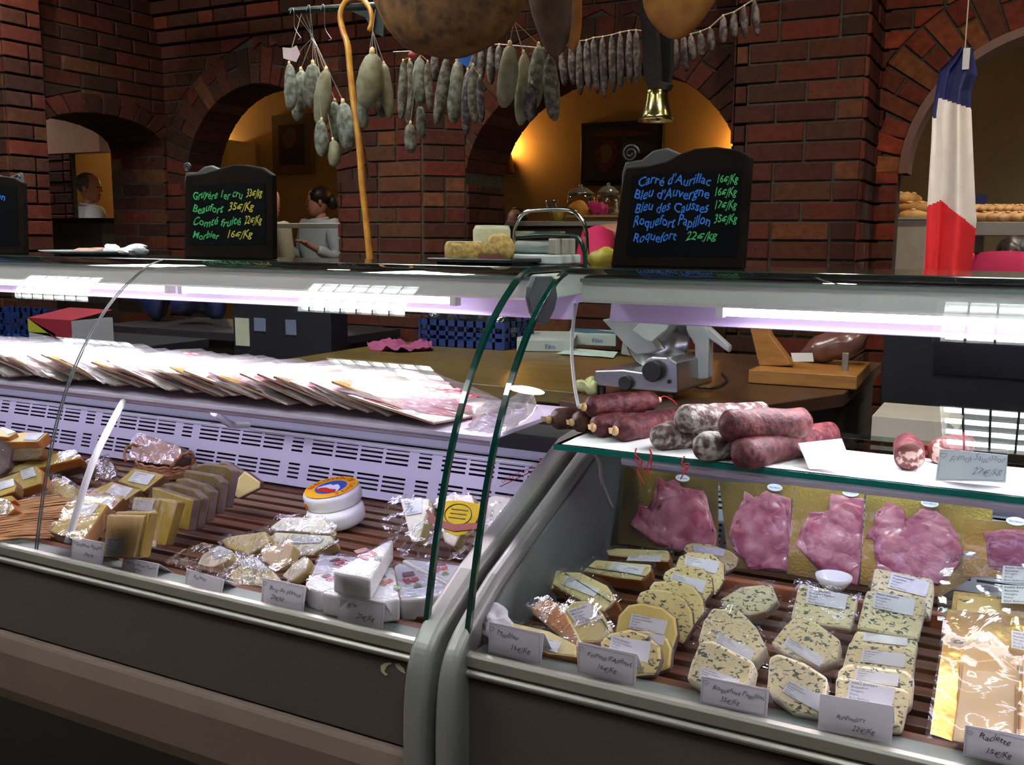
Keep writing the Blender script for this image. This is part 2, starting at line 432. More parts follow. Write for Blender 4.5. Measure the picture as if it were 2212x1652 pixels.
# ================================================================ CEILING LUMINAIRES (over the customers, seen only as reflections in the glass), then added fill lamps
lamp_glow = emit('fluorescent_tube_cool', (.92, 1, .97), 58)
refl = mat('mirror_louvre', (.7, .72, .72), .25, .8)
def luminaire(cx, cy, i, zc=2.62, sx=.6, sy=.6, label=''):
    t = thing('ceiling_light', label, 'ceiling light', 'square louvred ceiling lights')
    bm = bx(cx-sx/2, cx+sx/2, cy-sy/2, cy+sy/2, zc+.05, zc+.09)
    for s in (-1, 1):
        box(bm, (cx+s*sx/2, cy, zc+.04), (.02, sy, .1)); box(bm, (cx, cy+s*sy/2, zc+.04), (sx, .02, .1))
    obj('housing', bm, mat('lamp_housing', (.8, .8, .8), .4), t)
    for k in range(4):
        y = cy-sy/2+sy*(k+.5)/4
        obj('tube', tube(B(), [(cx-sx/2+.02, y, zc+.03), (cx+sx/2-.02, y, zc+.03)], .03, 8), lamp_glow, t)
    bm = B()
    for k in range(1, 7): box(bm, (cx-sx/2+sx*k/7, cy, zc-.005), (.006, sy, .03))
    for k in range(1, 4): box(bm, (cx, cy-sy/2+sy*k/4, zc-.005), (sx, .006, .03))
    obj('louvre', bm, refl, t)
    for s in (-1, 1): obj('suspension_wire', tube(B(), [(cx+s*.2, cy, zc+.09), (cx+s*.2, cy, 3.0)], .004, 6), refl, t)
for lx, ly, lb in ((-3.63, 1.55, 'over the left end of the counter'), (-2.07, 1.58, 'over the middle of the counter'), (-2.08, .28, 'over the aisle at mid counter'), (.05, 1.62, 'over the right end of the counter'), (.05, .28, 'over the aisle at the right end'), (-3.6, .28, 'over the aisle at the left end'), (-2.07, 2.75, 'behind the counter, before the cafe arch'), (-3.63, 2.75, 'behind the counter, before the passage arch')):
    luminaire(lx, ly, 0, sx=.48, sy=.6, label='square four-tube ceiling light '+lb)
luminaire(1.7, 5.9, 0, label='added unseen four-tube ceiling light in the bakery beyond the right arch')  # this and the next: added out of view to brighten the bakery
luminaire(2.2, 7.6, 0, label='added unseen four-tube ceiling light at the far right of the bakery')
t = thing('round_ceiling_light', 'small round white ceiling light over the aisle', 'ceiling light')
obj('ring', lathe(B(), [(.085, 2.66), (.085, 2.62), (.07, 2.618), (.07, 2.63)], (-1.53, .29, 0), 28), refl, t)
obj('diffuser', lathe(B(), [(.07, 2.622), (0, 2.618)], (-1.53, .29, 0), 28), emit('round_lamp_glow', (1, .98, .95), 90), t)
obj('stem', tube(B(), [(-1.53, .29, 2.63), (-1.53, .29, 3.0)], .02, 10), refl, t)
def spotlight(x, y, w, col, label, tx, ty, tz, ang=85):  # spots added above the view to lift the brick walls
    z = 2.92; t = thing('fill_spotlight', label, 'spotlight', 'added spotlights lifting the brickwork')
    p = V((x, y, z)); d = (V((tx, ty, tz))-p).normalized()
    obj('shade', lathe(B(), [(.02, -.09), (.032, -.08), (.035, .0), (.033, .0), (.03, -.07), (0, -.075)], p, 20, axis=d), refl, t)
    obj('stem', tube(B(), [p-d*.05, (x, y, 3.0)], .006, 8), refl, t)
    ld = bpy.data.lights.new('fill_spot_lamp', 'SPOT'); ld.energy = w; ld.spot_size = R(ang); ld.spot_blend = .9; ld.color = col; ld.shadow_soft_size = .05
    lo = bpy.data.objects.new('lamp_light', ld); COL.objects.link(lo); lo.location = p+d*.01; lo.rotation_euler = d.to_track_quat('-Z', 'Y').to_euler(); lo.parent = t
def fill_light(x, y, zc, w, col, label, r=.06, ang=120, group='added warm fill lamps'):  # unseen warm lamps added to brighten the brickwork and back rooms
    t = thing('fill_light', label, 'fill_light', group)
    obj('ring', lathe(B(), [(r+.02, zc), (r+.022, zc-.006), (r, zc-.008), (r-.004, zc)], (x, y, 0), 24), refl, t)
    obj('bulb', lathe(B(), [(r-.006, zc-.001), (0, zc-.004)], (x, y, 0), 24), emit('warm_bulb', (1, .8, .55), 14), t)
    ld = bpy.data.lights.new('fill_light_lamp', 'SPOT'); ld.energy = w; ld.spot_size = R(ang); ld.spot_blend = .8; ld.color = col; ld.shadow_soft_size = r
    lo = bpy.data.objects.new('lamp_light', ld); COL.objects.link(lo); lo.location = (x, y, zc-.012); lo.parent = t
WC = (1, .78, .55)
fill_light(-3.9, 2.9, 3.0, 60, WC, 'added warm downlight over the left brick corner')
fill_light(-3.0, 3.2, 3.0, 45, WC, 'added warm downlight before the passage arch')
fill_light(-1.8, 2.9, 3.0, 30, WC, 'added warm downlight before the cafe arch')
fill_light(-.6, 3.0, 3.0, 40, WC, 'added warm downlight before the brick pier')
fill_light(.6, 3.0, 3.0, 50, WC, 'added warm downlight before the right arch')
fill_light(-5.6, 3.9, 3.0, 45, (1, .85, .7), 'added warm downlight in the lobby behind the left pier')
fill_light(-1.8, 5.6, 3.0, 30, (1, .72, .42), 'added warm downlight over the cafe counter')
fill_light(-4.6, 5.6, 3.0, 150, (1, .88, .74), 'added warm downlight over the passage')
fill_light(.3, 5.2, 3.0, 190, (1, .85, .66), 'added warm downlight over the bread shelves')
fill_light(-6.9, 4.6, 3.0, 210, (1, .92, .85), 'added warm downlight at the far left')

for sx, sw in ((-4.2, 115), (-3.0, 66), (-1.9, 50), (-.7, 72), (.5, 66)):
    spotlight(sx+.5, 2.2, sw, (1, .84, .66), {-4.2: 'ceiling spotlight added to brighten the left brick corner', -3.0: 'ceiling spotlight added to brighten the passage arch', -1.9: 'ceiling spotlight added to brighten the cafe arch', -.7: 'ceiling spotlight added to brighten the right brick pier', .5: 'ceiling spotlight added to brighten the right arch'}[sx], sx, 4.1, 1.5)

# ================================================================ DISPLAY CASES
PROF = [(1.15, .765), (1.164, .83), (1.181, .90), (1.208, .99), (1.24, 1.066), (1.28, 1.135), (1.327, 1.195), (1.37, 1.237), (1.415, 1.27), (1.45, 1.29), (1.49, 1.302)]
PR = [V((0, a, b)) for a, b in PROF]; PR = spline(PR, 4)
wood = mat('slat_wood', (.17, .06, .022), .45, var=(.085, .03, .013), scale=14, stretch=(.4, 6, 6), bump=.15, bscale=80)
lav = mat('white_grille_panel', (.7, .7, .78), .35, var=(.66, .66, .76), scale=5)
tube_in = emit('case_tube_pinkish', (1, .88, 1), 10)
def glass_pane(x0, x1, parent):
    bm = B(); off = .007
    rows = []
    for i, p in enumerate(PR):
        q = PR[min(i+1, len(PR)-1)]-PR[max(i-1, 0)]; n = V((0, -q.z, q.y)).normalized()
        rows.append((bm.verts.new((x0, p.y, p.z)), bm.verts.new((x1, p.y, p.z))))
    for a, b in zip(rows, rows[1:]): bm.faces.new((a[0], a[1], b[1], b[0]))
    g = obj('front_glass', bm, glass, parent, smooth=True)
    for xe, nm in ((x0, 0), (x1, 1)):
        bm = B(); rr = []
        for i, p in enumerate(PR):
            q = PR[min(i+1, len(PR)-1)]-PR[max(i-1, 0)]; n = V((0, -q.z, q.y)).normalized()
            c = V((xe, p.y, p.z)); s = .0042 if xe in (-.745, -.674) else .0010; off = .007 if xe in (-.745, -.674) else .0016
            rr.append([bm.verts.new(c+V((dx, 0, 0))+n*dn) for dx, dn in ((-s, .0005), (s, .0005), (s, -off), (-s, -off))])
        for a, b in zip(rr, rr[1:]):
            for i in range(4): bm.faces.new((a[i], a[(i+1) % 4], b[(i+1) % 4], b[i]))
        obj('glass_edge', bm, glass_edge if xe in (-.745, -.674) else mat('glass_seam', (.06, .07, .075), .3), g)
    return g
DY0, DY1, DZ = 1.19, 1.76, .757     # deck front, back, height
def case(x0, x1, panes, label, side_l, side_r):
    c0 = x0+.02 if side_l == 0 else -.676+.025; c1 = x1+.03 if side_r == 1 else x1-.02
    t = thing('display_case', label, 'display case')
    obj('base_panel', bx(x0, x1, 1.150, 1.86, .585, .7205), greyp, t, bevel=.002)
    bm = B(); prism(bm, [V((x0, y, z)) for y, z in ((1.138, .582), (1.128, .55), (1.135, .47), (1.16, .43), (1.30, .40), (1.30, .582))], V((x1-x0, 0, 0)))
    obj('lower_apron', bm, beige, t, bevel=.006)
    obj('kick_plate', bx(x0+.05, x1-.05, 1.30, 1.86, .0, .58), black_m, t)
    # trim profile at the front
    bm = B(); prism(bm, [V((x0, y, z)) for y, z in ((1.150, .722), (1.144, .7265), (1.1405, .7305), (1.1405, .7335), (1.144, .7365), (1.149, .7375), (1.149, .7405), (1.144, .7415), (1.1425, .757), (1.1455, .761), (1.1535, .763), (1.1545, .757), (1.19, .755), (1.19, .722))], V((x1-x0, 0, 0)))
    obj('front_rail', bm, alu, t, bevel=.0008)
    obj('inner_ledge', bx(x0+.004, x1-.004, 1.156, 1.192, .7555, .7585), mat('green_grey_ledge', (.2, .24, .21), .4), t)
    obj('rear_panel', bx(x0, x1, 1.86, 1.9, .12, .93), white_case, t)
    obj('well_floor', bx(x0+.005, x1-.005, 1.16, 1.86, .70, .715), mat('well_steel', (.25, .26, .28), .4, .6), t)
    # slatted deck
    sd = thing('wooden_slat_rack', '', 'slat rack'); COL.objects.unlink(sd); bpy.data.objects.remove(sd)
    bm = B(); y = DY0
    while y < DY1:
        box(bm, ((x0+x1)/2, y+.012, DZ-.007), (x1-x0-.03, .028, .014)); y += .046
    for xx in [x0+.12+k*.4 for k in range(int((x1-x0)/.4)+1)]:
        if xx < x1-.05: box(bm, (xx, (DY0+DY1)/2, DZ-.022), (.03, DY1-DY0, .016))
    obj('slatted_deck', bm, wood, t, bevel=.002)
    # grille panel with cut slots: built as strips around the slots
    p0 = V((0, 1.765, .762)); p1 = V((0, 1.80, .874)); gv = (p1-p0); gl = gv.length; gv.normalize(); gn = V((0, -gv.z, gv.y))
    bm = B(); bd = B()
    def q(bm_, a0, a1, b0, b1, d=0, th=.0):
        vs = [bm_.verts.new(V((a, 0, 0))+p0+gv*b+gn*d) for a, b in ((a0, b0), (a1, b0), (a1, b1), (a0, b1))]; bm_.faces.new(vs)
    rows = []; zz = .012
    for rblk in (.018, .082):
        for k in range(4): rows.append((rblk+k*.0105, rblk+k*.0105+.0048))
    prev = 0
    xs = [x0+.02]; blocks = []; xx = x0+.06; bi = 0
    while xx < x1-.06:
        wd_ = .034 if bi % 5 == 4 else .062
        blocks.append((xx, min(xx+wd_, x1-.03))); xx += wd_+.009+(.018 if bi % 5 in (3, 4) else 0); bi += 1
    for (b0, b1) in rows:
        q(bm, x0, x1, prev, b0); prev = b1; a = x0
        for (s0, s1) in blocks: q(bm, a, s0, b0, b1); a = s1
        q(bm, a, x1, b0, b1)
    q(bm, x0, x1, prev, gl)
    gp = obj('grille_panel', bm, lav, t)
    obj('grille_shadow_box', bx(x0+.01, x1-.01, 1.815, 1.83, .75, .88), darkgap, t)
    obj('grille_lip', bx(x0+.01, x1-.01, 1.795, 1.845, .873, .880), lav, t, bevel=.002)
    # near-black box painted as the shade in the gap above the grille
    obj('gap_shade_box', bx(x0, x1, 1.83, 1.95, .90, .935), darkgap, t)
    # canopy: fascia, reflector, tube
    bm = B(); prism(bm, [V((c0, y, z)) for y, z in ((1.497, 1.246), (1.492, 1.25), (1.492, 1.284), (1.505, 1.290), (1.72, 1.290), (1.72, 1.25))], V((c1-c0, 0, 0)))
    obj('canopy', bm, mat('canopy_white', (.52, .56, .52), .4, var=(.48, .52, .49), scale=3), t, bevel=.003)
    bm = B(); prism(bm, [V((c0, y, z)) for y, z in ((1.62, 1.206), (1.63, 1.25), (1.70, 1.25), (1.70, 1.235), (1.64, 1.235), (1.628, 1.204))], V((c1-c0, 0, 0)))
    obj('reflector', bm, mat('lamp_reflector', (.5, .4, .66), .35, var=(.45, .35, .62), scale=12, stretch=(.3, 3, 3)), t)
    obj('fascia_strip', bx(c0, c1, 1.486, 1.4915, 1.280, 1.286), mat('green_grey_strip', (.12, .17, .15), .4), t)
    # top slab
    obj('top_shelf', bx(x0-.006, x1+.006, 1.49, 1.80, 1.292, 1.303), mat('smoked_top_glass', (.02, .028, .025), .08, spec=.6), t, bevel=.002)
    for a, b in panes: glass_pane(a, b, t)
    bm = B()
    for xx in [x0+.02+k*((x1-x0-.04)/max(1, len(panes))) for k in range(len(panes)+1)]:
        pass
    bm.free()
    return t
def lit_tube(t, x0, x1, y, z, power, r=.009, col=(1, .9, 1)):
    tb = obj('lamp_tube', tube(B(), [(x0, y, z), (x1, y, z)], r, 10), tube_in, t)
    for x in (x0, x1): obj('lamp_holder', box(B(), (x, y, z), (.012, .02, .022)), white_case, tb)
    ld = bpy.data.lights.new('case_lamp', 'AREA'); ld.shape = 'RECTANGLE'; ld.size = x1-x0; ld.size_y = .03; ld.energy = power; ld.color = col
    lo = bpy.data.objects.new('lamp_light', ld); COL.objects.link(lo); lo.location = ((x0+x1)/2, y, z-.013); lo.rotation_euler = (R(-8), 0, 0)
    lo.parent = t
LX0, LX1, RX0, RX1 = -3.35, -.751, -.669, 1.1
case_l = case(LX0, LX1, [(-3.35, -2.485), (-2.478, -1.614), (-1.608, -.745)], 'long curved-glass cheese counter left of the gap, packs on its upper shelf', 0, 1)
case_r = case(RX0, RX1, [(-.674, .21), (.216, 1.1)], 'curved-glass counter right of the gap, sausages on its upper shelf', 1, 0)
lit_tube(case_l, -1.62, -.93, 1.55, 1.238, 8.5)
lit_tube(case_l, -2.30, -1.66, 1.55, 1.238, 8.5)
lit_tube(case_l, -3.2, -2.4, 1.55, 1.238, 8.5)
lit_tube(case_r, -.43, .30, 1.55, 1.238, 5)
lit_tube(case_r, .36, 1.0, 1.55, 1.238, 5)
# end panels
endm = mat('grey_end_panel', (.24, .235, .225), .42, .3, var=(.22, .215, .205), scale=5)
endg = mat('pale_end_liner', (.17, .2, .2), .4)
def end_panel(t, xa, xb, inner, outer_round):
    prof = [(p.y, p.z) for p in spline([V((0, a, b)) for a, b in ((1.135, .44), (1.112, .50), (1.098, .58), (1.097, .66), (1.104, .72), (1.118, .757), (1.140, .782), (1.18, .808), (1.25, .845))], 4)] + [ (1.62, .985), (1.68, .99), (1.9, .99), (1.9, .12), (1.16, .12), (1.16, .40)]
    bm = B(); prism(bm, [V((xa, y, z)) for y, z in prof], V((xb-xa, 0, 0)))
    e = obj('end_panel', bm, endm, t, bevel=.011)
    bm = B(); prism(bm, [V((inner, y, z)) for y, z in ((1.19, .79), (1.25, .825), (1.60, .955), (1.84, .965), (1.84, .72), (1.19, .72))], V((.004 if inner > xa else -.004, 0, 0)))
    obj('inner_liner', bm, endg, e)
end_panel(case_l, -.752, -.712, -.753, 1)
end_panel(case_r, -.697, -.668, -.667, 0)
brk = mat('dark_bracket', (.05, .062, .066), .4)
bp = [P(x, y, X=-.712) for x, y in ((1146, 596), (1184, 596), (1190, 612), (1194, 640), (1188, 668), (1172, 700), (1152, 698), (1140, 676), (1133, 645), (1136, 620))]
bm = B(); prism(bm, bp, V((.01, 0, 0))); obj('canopy_bracket', bm, brk, case_l, bevel=.003)
# shelves
def shelf(t, x0, x1, m, th=.008, z=1.018, y0=1.415, y1=1.75):
    s = obj('upper_shelf', bx(x0, x1, y0, y1, z-th, z), m, t, bevel=.001)
    return s
sl = shelf(case_l, LX0+.01, LX1-.03, mat('shelf_white', (.62, .55, .72), .35), .008)
obj('shelf_front_bar', tube(B(), [(LX0+.02, 1.430, 1.0045), (LX1-.035, 1.430, 1.0045)], .0055, 8), mat('lilac_bar', (.6, .52, .72), .4), sl)
sr = shelf(case_r, RX0+.008, RX1-.01, glassmat('shelf_glass', (.8, .93, .9), 1.45), .008)
obj('shelf_edge', bx(RX0+.008, RX1-.01, 1.4125, 1.4148, 1.0095, 1.0182), mat('teal_glass_edge', (.0, .13, .11), .15, spec=.8), sr)
obj('shelf_front_bar', tube(B(), [(RX0+.12, 1.437, 1.000), (RX1-.02, 1.437, 1.000)], .0085, 8), mat('lilac_bar', (.6, .52, .72), .4), sr)
for t_, a_, b_, e_ in ((case_l, -1.95, -.80, 1.5), (case_l, -3.2, -2.05, 1.6), (case_r, -.45, .9, .9)):
    tb = obj('under_shelf_tube', tube(B(), [(a_, 1.462, .998), (b_, 1.462, .998)], .005, 8), emit('lilac_tube', (.72, .62, 1), 5), t_)
    ld = bpy.data.lights.new('shelf_lamp', 'AREA'); ld.shape = 'RECTANGLE'; ld.size = b_-a_; ld.size_y = .02; ld.energy = e_; ld.color = (.74, .66, 1)
    lo = bpy.data.objects.new('lamp_light', ld); COL.objects.link(lo); lo.location = ((a_+b_)/2, 1.464, .990); lo.rotation_euler = (R(38), 0, 0); lo.parent = t_
# posts: sloping white props from the deck front to the shelf
def post(t, pts, r=.007, nm='shelf_post'):
    return obj(nm, tube(B(), spline(pts, 6), r, 10), white_case, t, smooth=True)
post(case_l, [P(146, 1172, Y=1.172), P(196, 1010, Y=1.215), P(238, 920, Y=1.29), P(266, 868, Y=1.40)], .0066)
post(case_l, [P(462, 890, Y=1.52), P(490, 912, Y=1.60), P(505, 918, Y=1.7), P(535, 918, Y=1.80)], .008, 'shelf_bracket')
def cable(t, pts, r=.003): return obj('lamp_cable', tube(B(), spline(pts, 8), r, 6), mat('grey_cable', (.4, .4, .42), .5), t, smooth=True)
cable(case_r, [P(1243, 655, Y=1.56), P(1235, 750, Y=1.55), P(1241, 830, Y=1.5), P(1250, 880, Y=1.47)])
cable(case_r, [P(1278, 965, Y=1.45), P(1295, 1000, Y=1.48), P(1300, 1040, Y=1.52), P(1322, 1095, Y=1.58)])
# red load-line mark on the left case's grille
bm = B(); pn = V((0, 1.768, .88))
a, b = P(1080, 1052, Y=1.772), P(1176, 1006, Y=1.772); d = (b-a).normalized(); u_ = V((-d.z, 0, d.x))
prism(bm, [a, b, b+u_*.002, a+u_*.002], V((0, .0003, 0)))
text_into(bm, 'LIMITE DE CHARGE', a+u_*.005+d*.01, d, u_, .007, width=.1, off=.001)
c = P(1172, 1002, Y=1.772); prism(bm, [c+V((-.008, 0, .012)), c+V((.006, 0, .012)), c], V((0, .0003, 0)))
obj('load_line_mark', bm, mat('mark_red', (.35, .03, .05), .5), case_l)

# ================================================================ FOOD IN THE CASES
CR = {'A': (0, 880, 3.672), 'B': (500, 980, 3.16), 'C': (1000, 1000, 3.004), 'D': (1500, 1000, 2.534), 'M': (0, 0, 1), 'S': (1140, 540, 2.0634)}
def cv(c, pts):
    x0, y0, s = CR[c]; return [(x/s+x0, y/s+y0) for x, y in pts]
hard = mat('pressed_cheese', (.47, .34, .045), .5, var=(.4, .28, .04), scale=30, bump=.2, bscale=90, sss=.1)
harddk = mat('aged_cheese', (.2, .13, .022), .5, var=(.14, .085, .02), scale=25, bump=.2, bscale=90)
pale = mat('pale_cheese', (.68, .56, .24), .5, var=(.62, .5, .18), scale=20, bump=.2, bscale=70, sss=.1)
rind = mat('brown_rind', (.2, .09, .03), .7, var=(.2, .1, .045), scale=40, bump=.6, bscale=90)
rindg = mat('mauve_grey_rind', (.18, .12, .11), .75, var=(.1, .065, .06), scale=40, bump=.7, bscale=90)
rindo = mat('orange_rind', (.55, .22, .05), .6, var=(.4, .15, .04), scale=30, bump=.4, bscale=80)
whiter = mat('white_bloomy_rind', (.82, .8, .78), .65, var=(.74, .72, .7), scale=50, bump=.5, bscale=120)
wcheese = mat('white_cheese', (.85, .8, .66), .5, var=(.8, .74, .55), scale=25, bump=.3, bscale=60, sss=.1)
def bluemat(name, base, base2, vein, s=1.0, lo=.6):
    m = mat(name, base, .5, var=base2, scale=18, bump=.35, bscale=110)
    nt = m.node_tree; N = nt.nodes; L = nt.links; b = N['Principled BSDF']
    lk = [l for l in L if l.to_socket == b.inputs['Base Color']][0]; src = lk.from_socket
    tc = N.new('ShaderNodeTexCoord'); mp = N.new('ShaderNodeMapping'); mp.inputs['Scale'].default_value = (60*s, 60*s, 130*s); L.new(tc.outputs['Object'], mp.inputs[0])
    n = N.new('ShaderNodeTexNoise'); n.inputs['Scale'].default_value = 1; n.inputs['Detail'].default_value = 3; n.inputs['Distortion'].default_value = .8; L.new(mp.outputs[0], n.inputs['Vector'])
    mr = N.new('ShaderNodeMapRange'); mr.inputs['From Min'].default_value = lo; mr.inputs['From Max'].default_value = lo+.05; L.new(n.outputs['Fac'], mr.inputs['Value'])
    mx = N.new('ShaderNodeMix'); mx.data_type = 'RGBA'; L.new(mr.outputs[0], mx.inputs['Factor']); L.new(src, mx.inputs[6]); mx.inputs[7].default_value = (*vein, 1)
    L.new(mx.outputs[2], b.inputs['Base Color']); return m
blueY = bluemat('fourme_paste', (.72, .6, .26), (.64, .52, .2), (.06, .085, .06), 2.1, .575)
blueW = bluemat('roquefort_paste', (.76, .68, .4), (.7, .6, .32), (.07, .1, .08), 2.1, .56)
morb = mat('morbier_paste', (.76, .66, .3), .45, var=(.68, .58, .24), scale=20, bump=.2, sss=.1)
ash = mat('ash_line', (.07, .09, .08), .7)
stick = mat('sticker_paper', (.72, .74, .78), .5, var=(.69, .71, .76), scale=10)
gold = mat('gold_board', (.33, .21, .03), .32, .75, var=(.2, .13, .015), scale=12, bump=.3, bscale=300)

def quadframe(q3):
    o = q3[3]; u = (q3[2]-q3[3]); v = (q3[0]-q3[3]); return o, u, v
def sticker(parent, q2, p0, n, lines, fs=None, m=None, inkm=None, off=.0018, name='sticker', jit=0, shear=0, xo=.06, nb=True):
    """label glued on the plane; q2 = corners top-left, top-right, bottom-right, bottom-left"""
    q3 = [PP(x, y, p0+n*off, n) for x, y in q2]
    bm = B(); prism(bm, q3, -n*.0006)
    s = obj(name, bm, m or stick, parent)
    o, u, v = quadframe(q3); bm = B(); k = len(lines); uu = u.normalized(); vv = (v-uu*v.dot(uu)).normalized()
    skew = u.normalized()
    for i, ln in enumerate(lines):
        if not ln: continue
        w = u.length*(.88 if nb else .8)*min(1, len(ln)/17+.12); hgt = v.length/(k+.6)*.55
        base = o+v*(1-(i+1)/(k+.35))+u*xo+n*.0007
        text_into(bm, ln, base, uu, v.normalized(), hgt, width=w, shear=shear, jitter=jit, off=0, bold=.012 if nb and i < 2 else 0)
    if bm.faces: obj('printing', bm, inkm or inkg, s)
    else: bm.free()
    return s
def shrink(pts, k):
    c = sum(pts, V((0, 0, 0)))/len(pts); return [c+(p-c)*k for p in pts]
def densify(pts, n=3, wob=0, seed=0):
    out = []
    for i, p in enumerate(pts):
        q = pts[(i+1) % len(pts)]
        for k in range(n):
            a = p.lerp(q, k/n); out.append(a+V((noise.noise(a*60+V((seed, 0, 0))), noise.noise(a*60+V((0, seed, 3))), noise.noise(a*60+V((5, 0, seed)))))*wob)
    return out
PBL = ['PARIS BAKERY', '%s', 'Weight:', 'Price:', 'Best Before:']
def slab(name, label, cat, c, pts, az, el, th, z=None, Y=None, mf=hard, ms=rind, st=None, sl=None, wrap=0, group=None, anchor=0, bev=.004, back=None, wo=0, line=None):
    """a block whose visible face is the outline, lying in its own tilted plane; depth th behind it"""
    pp = cv(c, pts); n = nrm(az, el)
    p0 = P(*pp[anchor], Z=z) if z is not None else P(*pp[anchor], Y=Y)
    f = [PP(x, y, p0, n) for x, y in pp]
    if wo: f = densify(f, 3, wo, len(pts))
    ext = back if back is not None else -n*th
    t = thing(name, label, cat, group)
    bm = B(); prism(bm, f, ext, 0, 1); body = obj('body', bm, [mf, ms], t, bevel=bev)
    if line:
        a, b = cv(c, line); a = PP(*a, p0+n*.0012, n); b = PP(*b, p0+n*.0012, n)
        pth = [a.lerp(b, k/10)+V((0, 0, .0015*noise.noise(a*50+V((k*.7, 0, 0))))) for k in range(11)]
        obj('ash_line', tube(B(), pth, .0011, 5), ash, body)
    if st: sticker(t, cv(c, st), p0, n, [l.replace('%s', sl or '') for l in PBL])
    if wrap:
        g = shrink(f, 1.05 if wrap == 1 else 1.16)
        bm = B(); sheet(bm, [q+n*.004 for q in g], 3, .0012 if wrap == 1 else .0026, 34, n, seed=len(label))
        obj('cling_film' if wrap == 1 else 'plastic_bag', bm, film if wrap == 1 else filmx, t, smooth=True)
    return t, p0, n, f
GH = 'wrapped hard cheeses at the left of the counter'
def left():
    S = slab
    # the cluster at the far left
    S('cheese_wedge', 'cheese piece cut by the left photo edge, white sticker on top, rearmost there', 'cheese', 'A', [(-40, 225), (60, 235), (135, 195), (30, 155), (-40, 160)], 0, 62, .03, z=.872, mf=pale, ms=rindo, st=[(0, 165), (25, 155), (125, 190), (60, 215)], sl='Cantal', group=GH)
    S('cheese_wedge', 'flat wrapped wedge with greenish sticker and orange side, at the top of the left pile', 'cheese', 'A', [(70, 272), (300, 268), (385, 195), (180, 192), (0, 232), (20, 262)], 0, 66, .028, z=.868, mf=pale, ms=rindo, st=[(215, 205), (355, 200), (290, 258), (185, 255)], sl='Comte', wrap=1, group=GH, anchor=1)
    S('cheese_wedge', 'brown wrapped block beneath the flat wedge, against the white grille', 'cheese', 'A', [(60, 325), (330, 322), (325, 385), (300, 410), (80, 425)], 0, 20, .08, z=.84, mf=harddk, ms=rind, wrap=1, group=GH)
    S('cheese_wedge', 'grey-brown rinded block cut by the left edge, beside the brown wrapped block', 'cheese', 'A', [(-60, 262), (70, 240), (88, 330), (68, 480), (0, 540), (-60, 545)], 20, 25, .06, z=.86, mf=rindg, ms=rindg, wrap=1, group=GH)
    S('cheese_wedge', 'long yellow wedge with an angled sticker near its thick right end', 'cheese', 'A', [(38, 488), (360, 372), (590, 345), (640, 400), (345, 470), (50, 528)], 0, 45, .03, z=.835, mf=hard, ms=rindo, st=[(445, 365), (570, 332), (602, 378), (480, 402)], sl='Comte', wrap=1, group=GH, anchor=3)
    S('cheese_wedge', 'thin yellow wedge under the long yellow wedge', 'cheese', 'A', [(330, 520), (610, 432), (645, 430), (640, 462), (400, 545)], 0, 30, .05, z=.80, mf=harddk, ms=rind, wrap=1, group=GH, anchor=2)
    S('cheese_wedge', 'yellow wedge with white sticker in front of the long yellow wedge', 'cheese', 'A', [(-20, 570), (285, 458), (330, 505), (325, 600), (120, 665), (-20, 630)], 0, 45, .03, z=.83, mf=hard, ms=rindo, st=[(158, 503), (262, 470), (288, 540), (182, 572)], sl='Comte', wrap=1, group=GH, anchor=1)
    S('cheese_wedge', 'small yellow wedge with white sticker at the left edge of the photo', 'cheese', 'A', [(-30, 592), (108, 562), (128, 618), (112, 665), (-30, 715)], 0, 48, .03, z=.815, mf=hard, ms=rind, st=[(-10, 590), (104, 562), (112, 618), (-5, 655)], sl='Comte', group=GH, anchor=1)
    S('cheese_wedge', 'big yellow wedge loose in a clear bag on the straw mat', 'cheese', 'A', [(135, 690), (190, 632), (470, 552), (600, 640), (575, 745), (335, 825), (165, 770)], -5, 40, .045, z=.80, mf=pale, ms=hard, wrap=2, group=GH, anchor=2)
    S('cheese_wedge', 'grey-green wedge in a clear bag with a curled sticker, behind the white prop', 'cheese', 'A', [(500, 560), (620, 460), (850, 392), (905, 545), (770, 620), (620, 650)], 10, 45, .05, z=.80, mf=harddk, ms=rindg, st=[(512, 548), (650, 492), (662, 560), (560, 592)], sl='Abondance', wrap=2, group=GH, anchor=2)
    S('cheese_wedge', 'orange-edged wedge at the left edge just above the straw mat', 'cheese', 'A', [(-30, 730), (70, 745), (112, 800), (60, 850), (-30, 850)], -10, 40, .03, z=.79, mf=pale, ms=rindo, wrap=2, group=GH)
    S('cheese_wedge', 'thin slice at the left edge between two stickered wedges and the mat', 'cheese', 'A', [(-30, 715), (92, 692), (125, 735), (60, 752), (-30, 750)], 0, 50, .02, z=.80, mf=hard, ms=rindo, group=GH, anchor=1)
    # straw mat
    bm = B(); rnd = random.Random(3)
    for k in range(150):
        t = k/149; y0 = 850+ (1090-850)*t
        a = P(*cv('A', [(-60, 780+280*t+rnd.uniform(-8, 8))])[0], Z=.762+rnd.uniform(0, .008)); xe = 640-260*t+rnd.uniform(-40, 40)
        b = P(*cv('A', [(xe, 700+340*t-20+rnd.uniform(-25, 25))])[0], Z=.762+rnd.uniform(0, .008))
        mid = a.lerp(b, .5)+V((0, 0, rnd.uniform(0, .004)))
        tube(bm, [a, mid, b], .0013, 4, mi=0)
    o = obj('straw_mat', bm, mat('straw', (.5, .26, .1), .6, var=(.36, .17, .06), scale=20)); tag(o, 'flat mat of golden straw under the cheeses at the left', 'straw mat')
    o['kind'] = 'stuff'
    # lying stickered slabs, back to front
    G2 = 'yellow stickered slabs overlapping toward the glass'
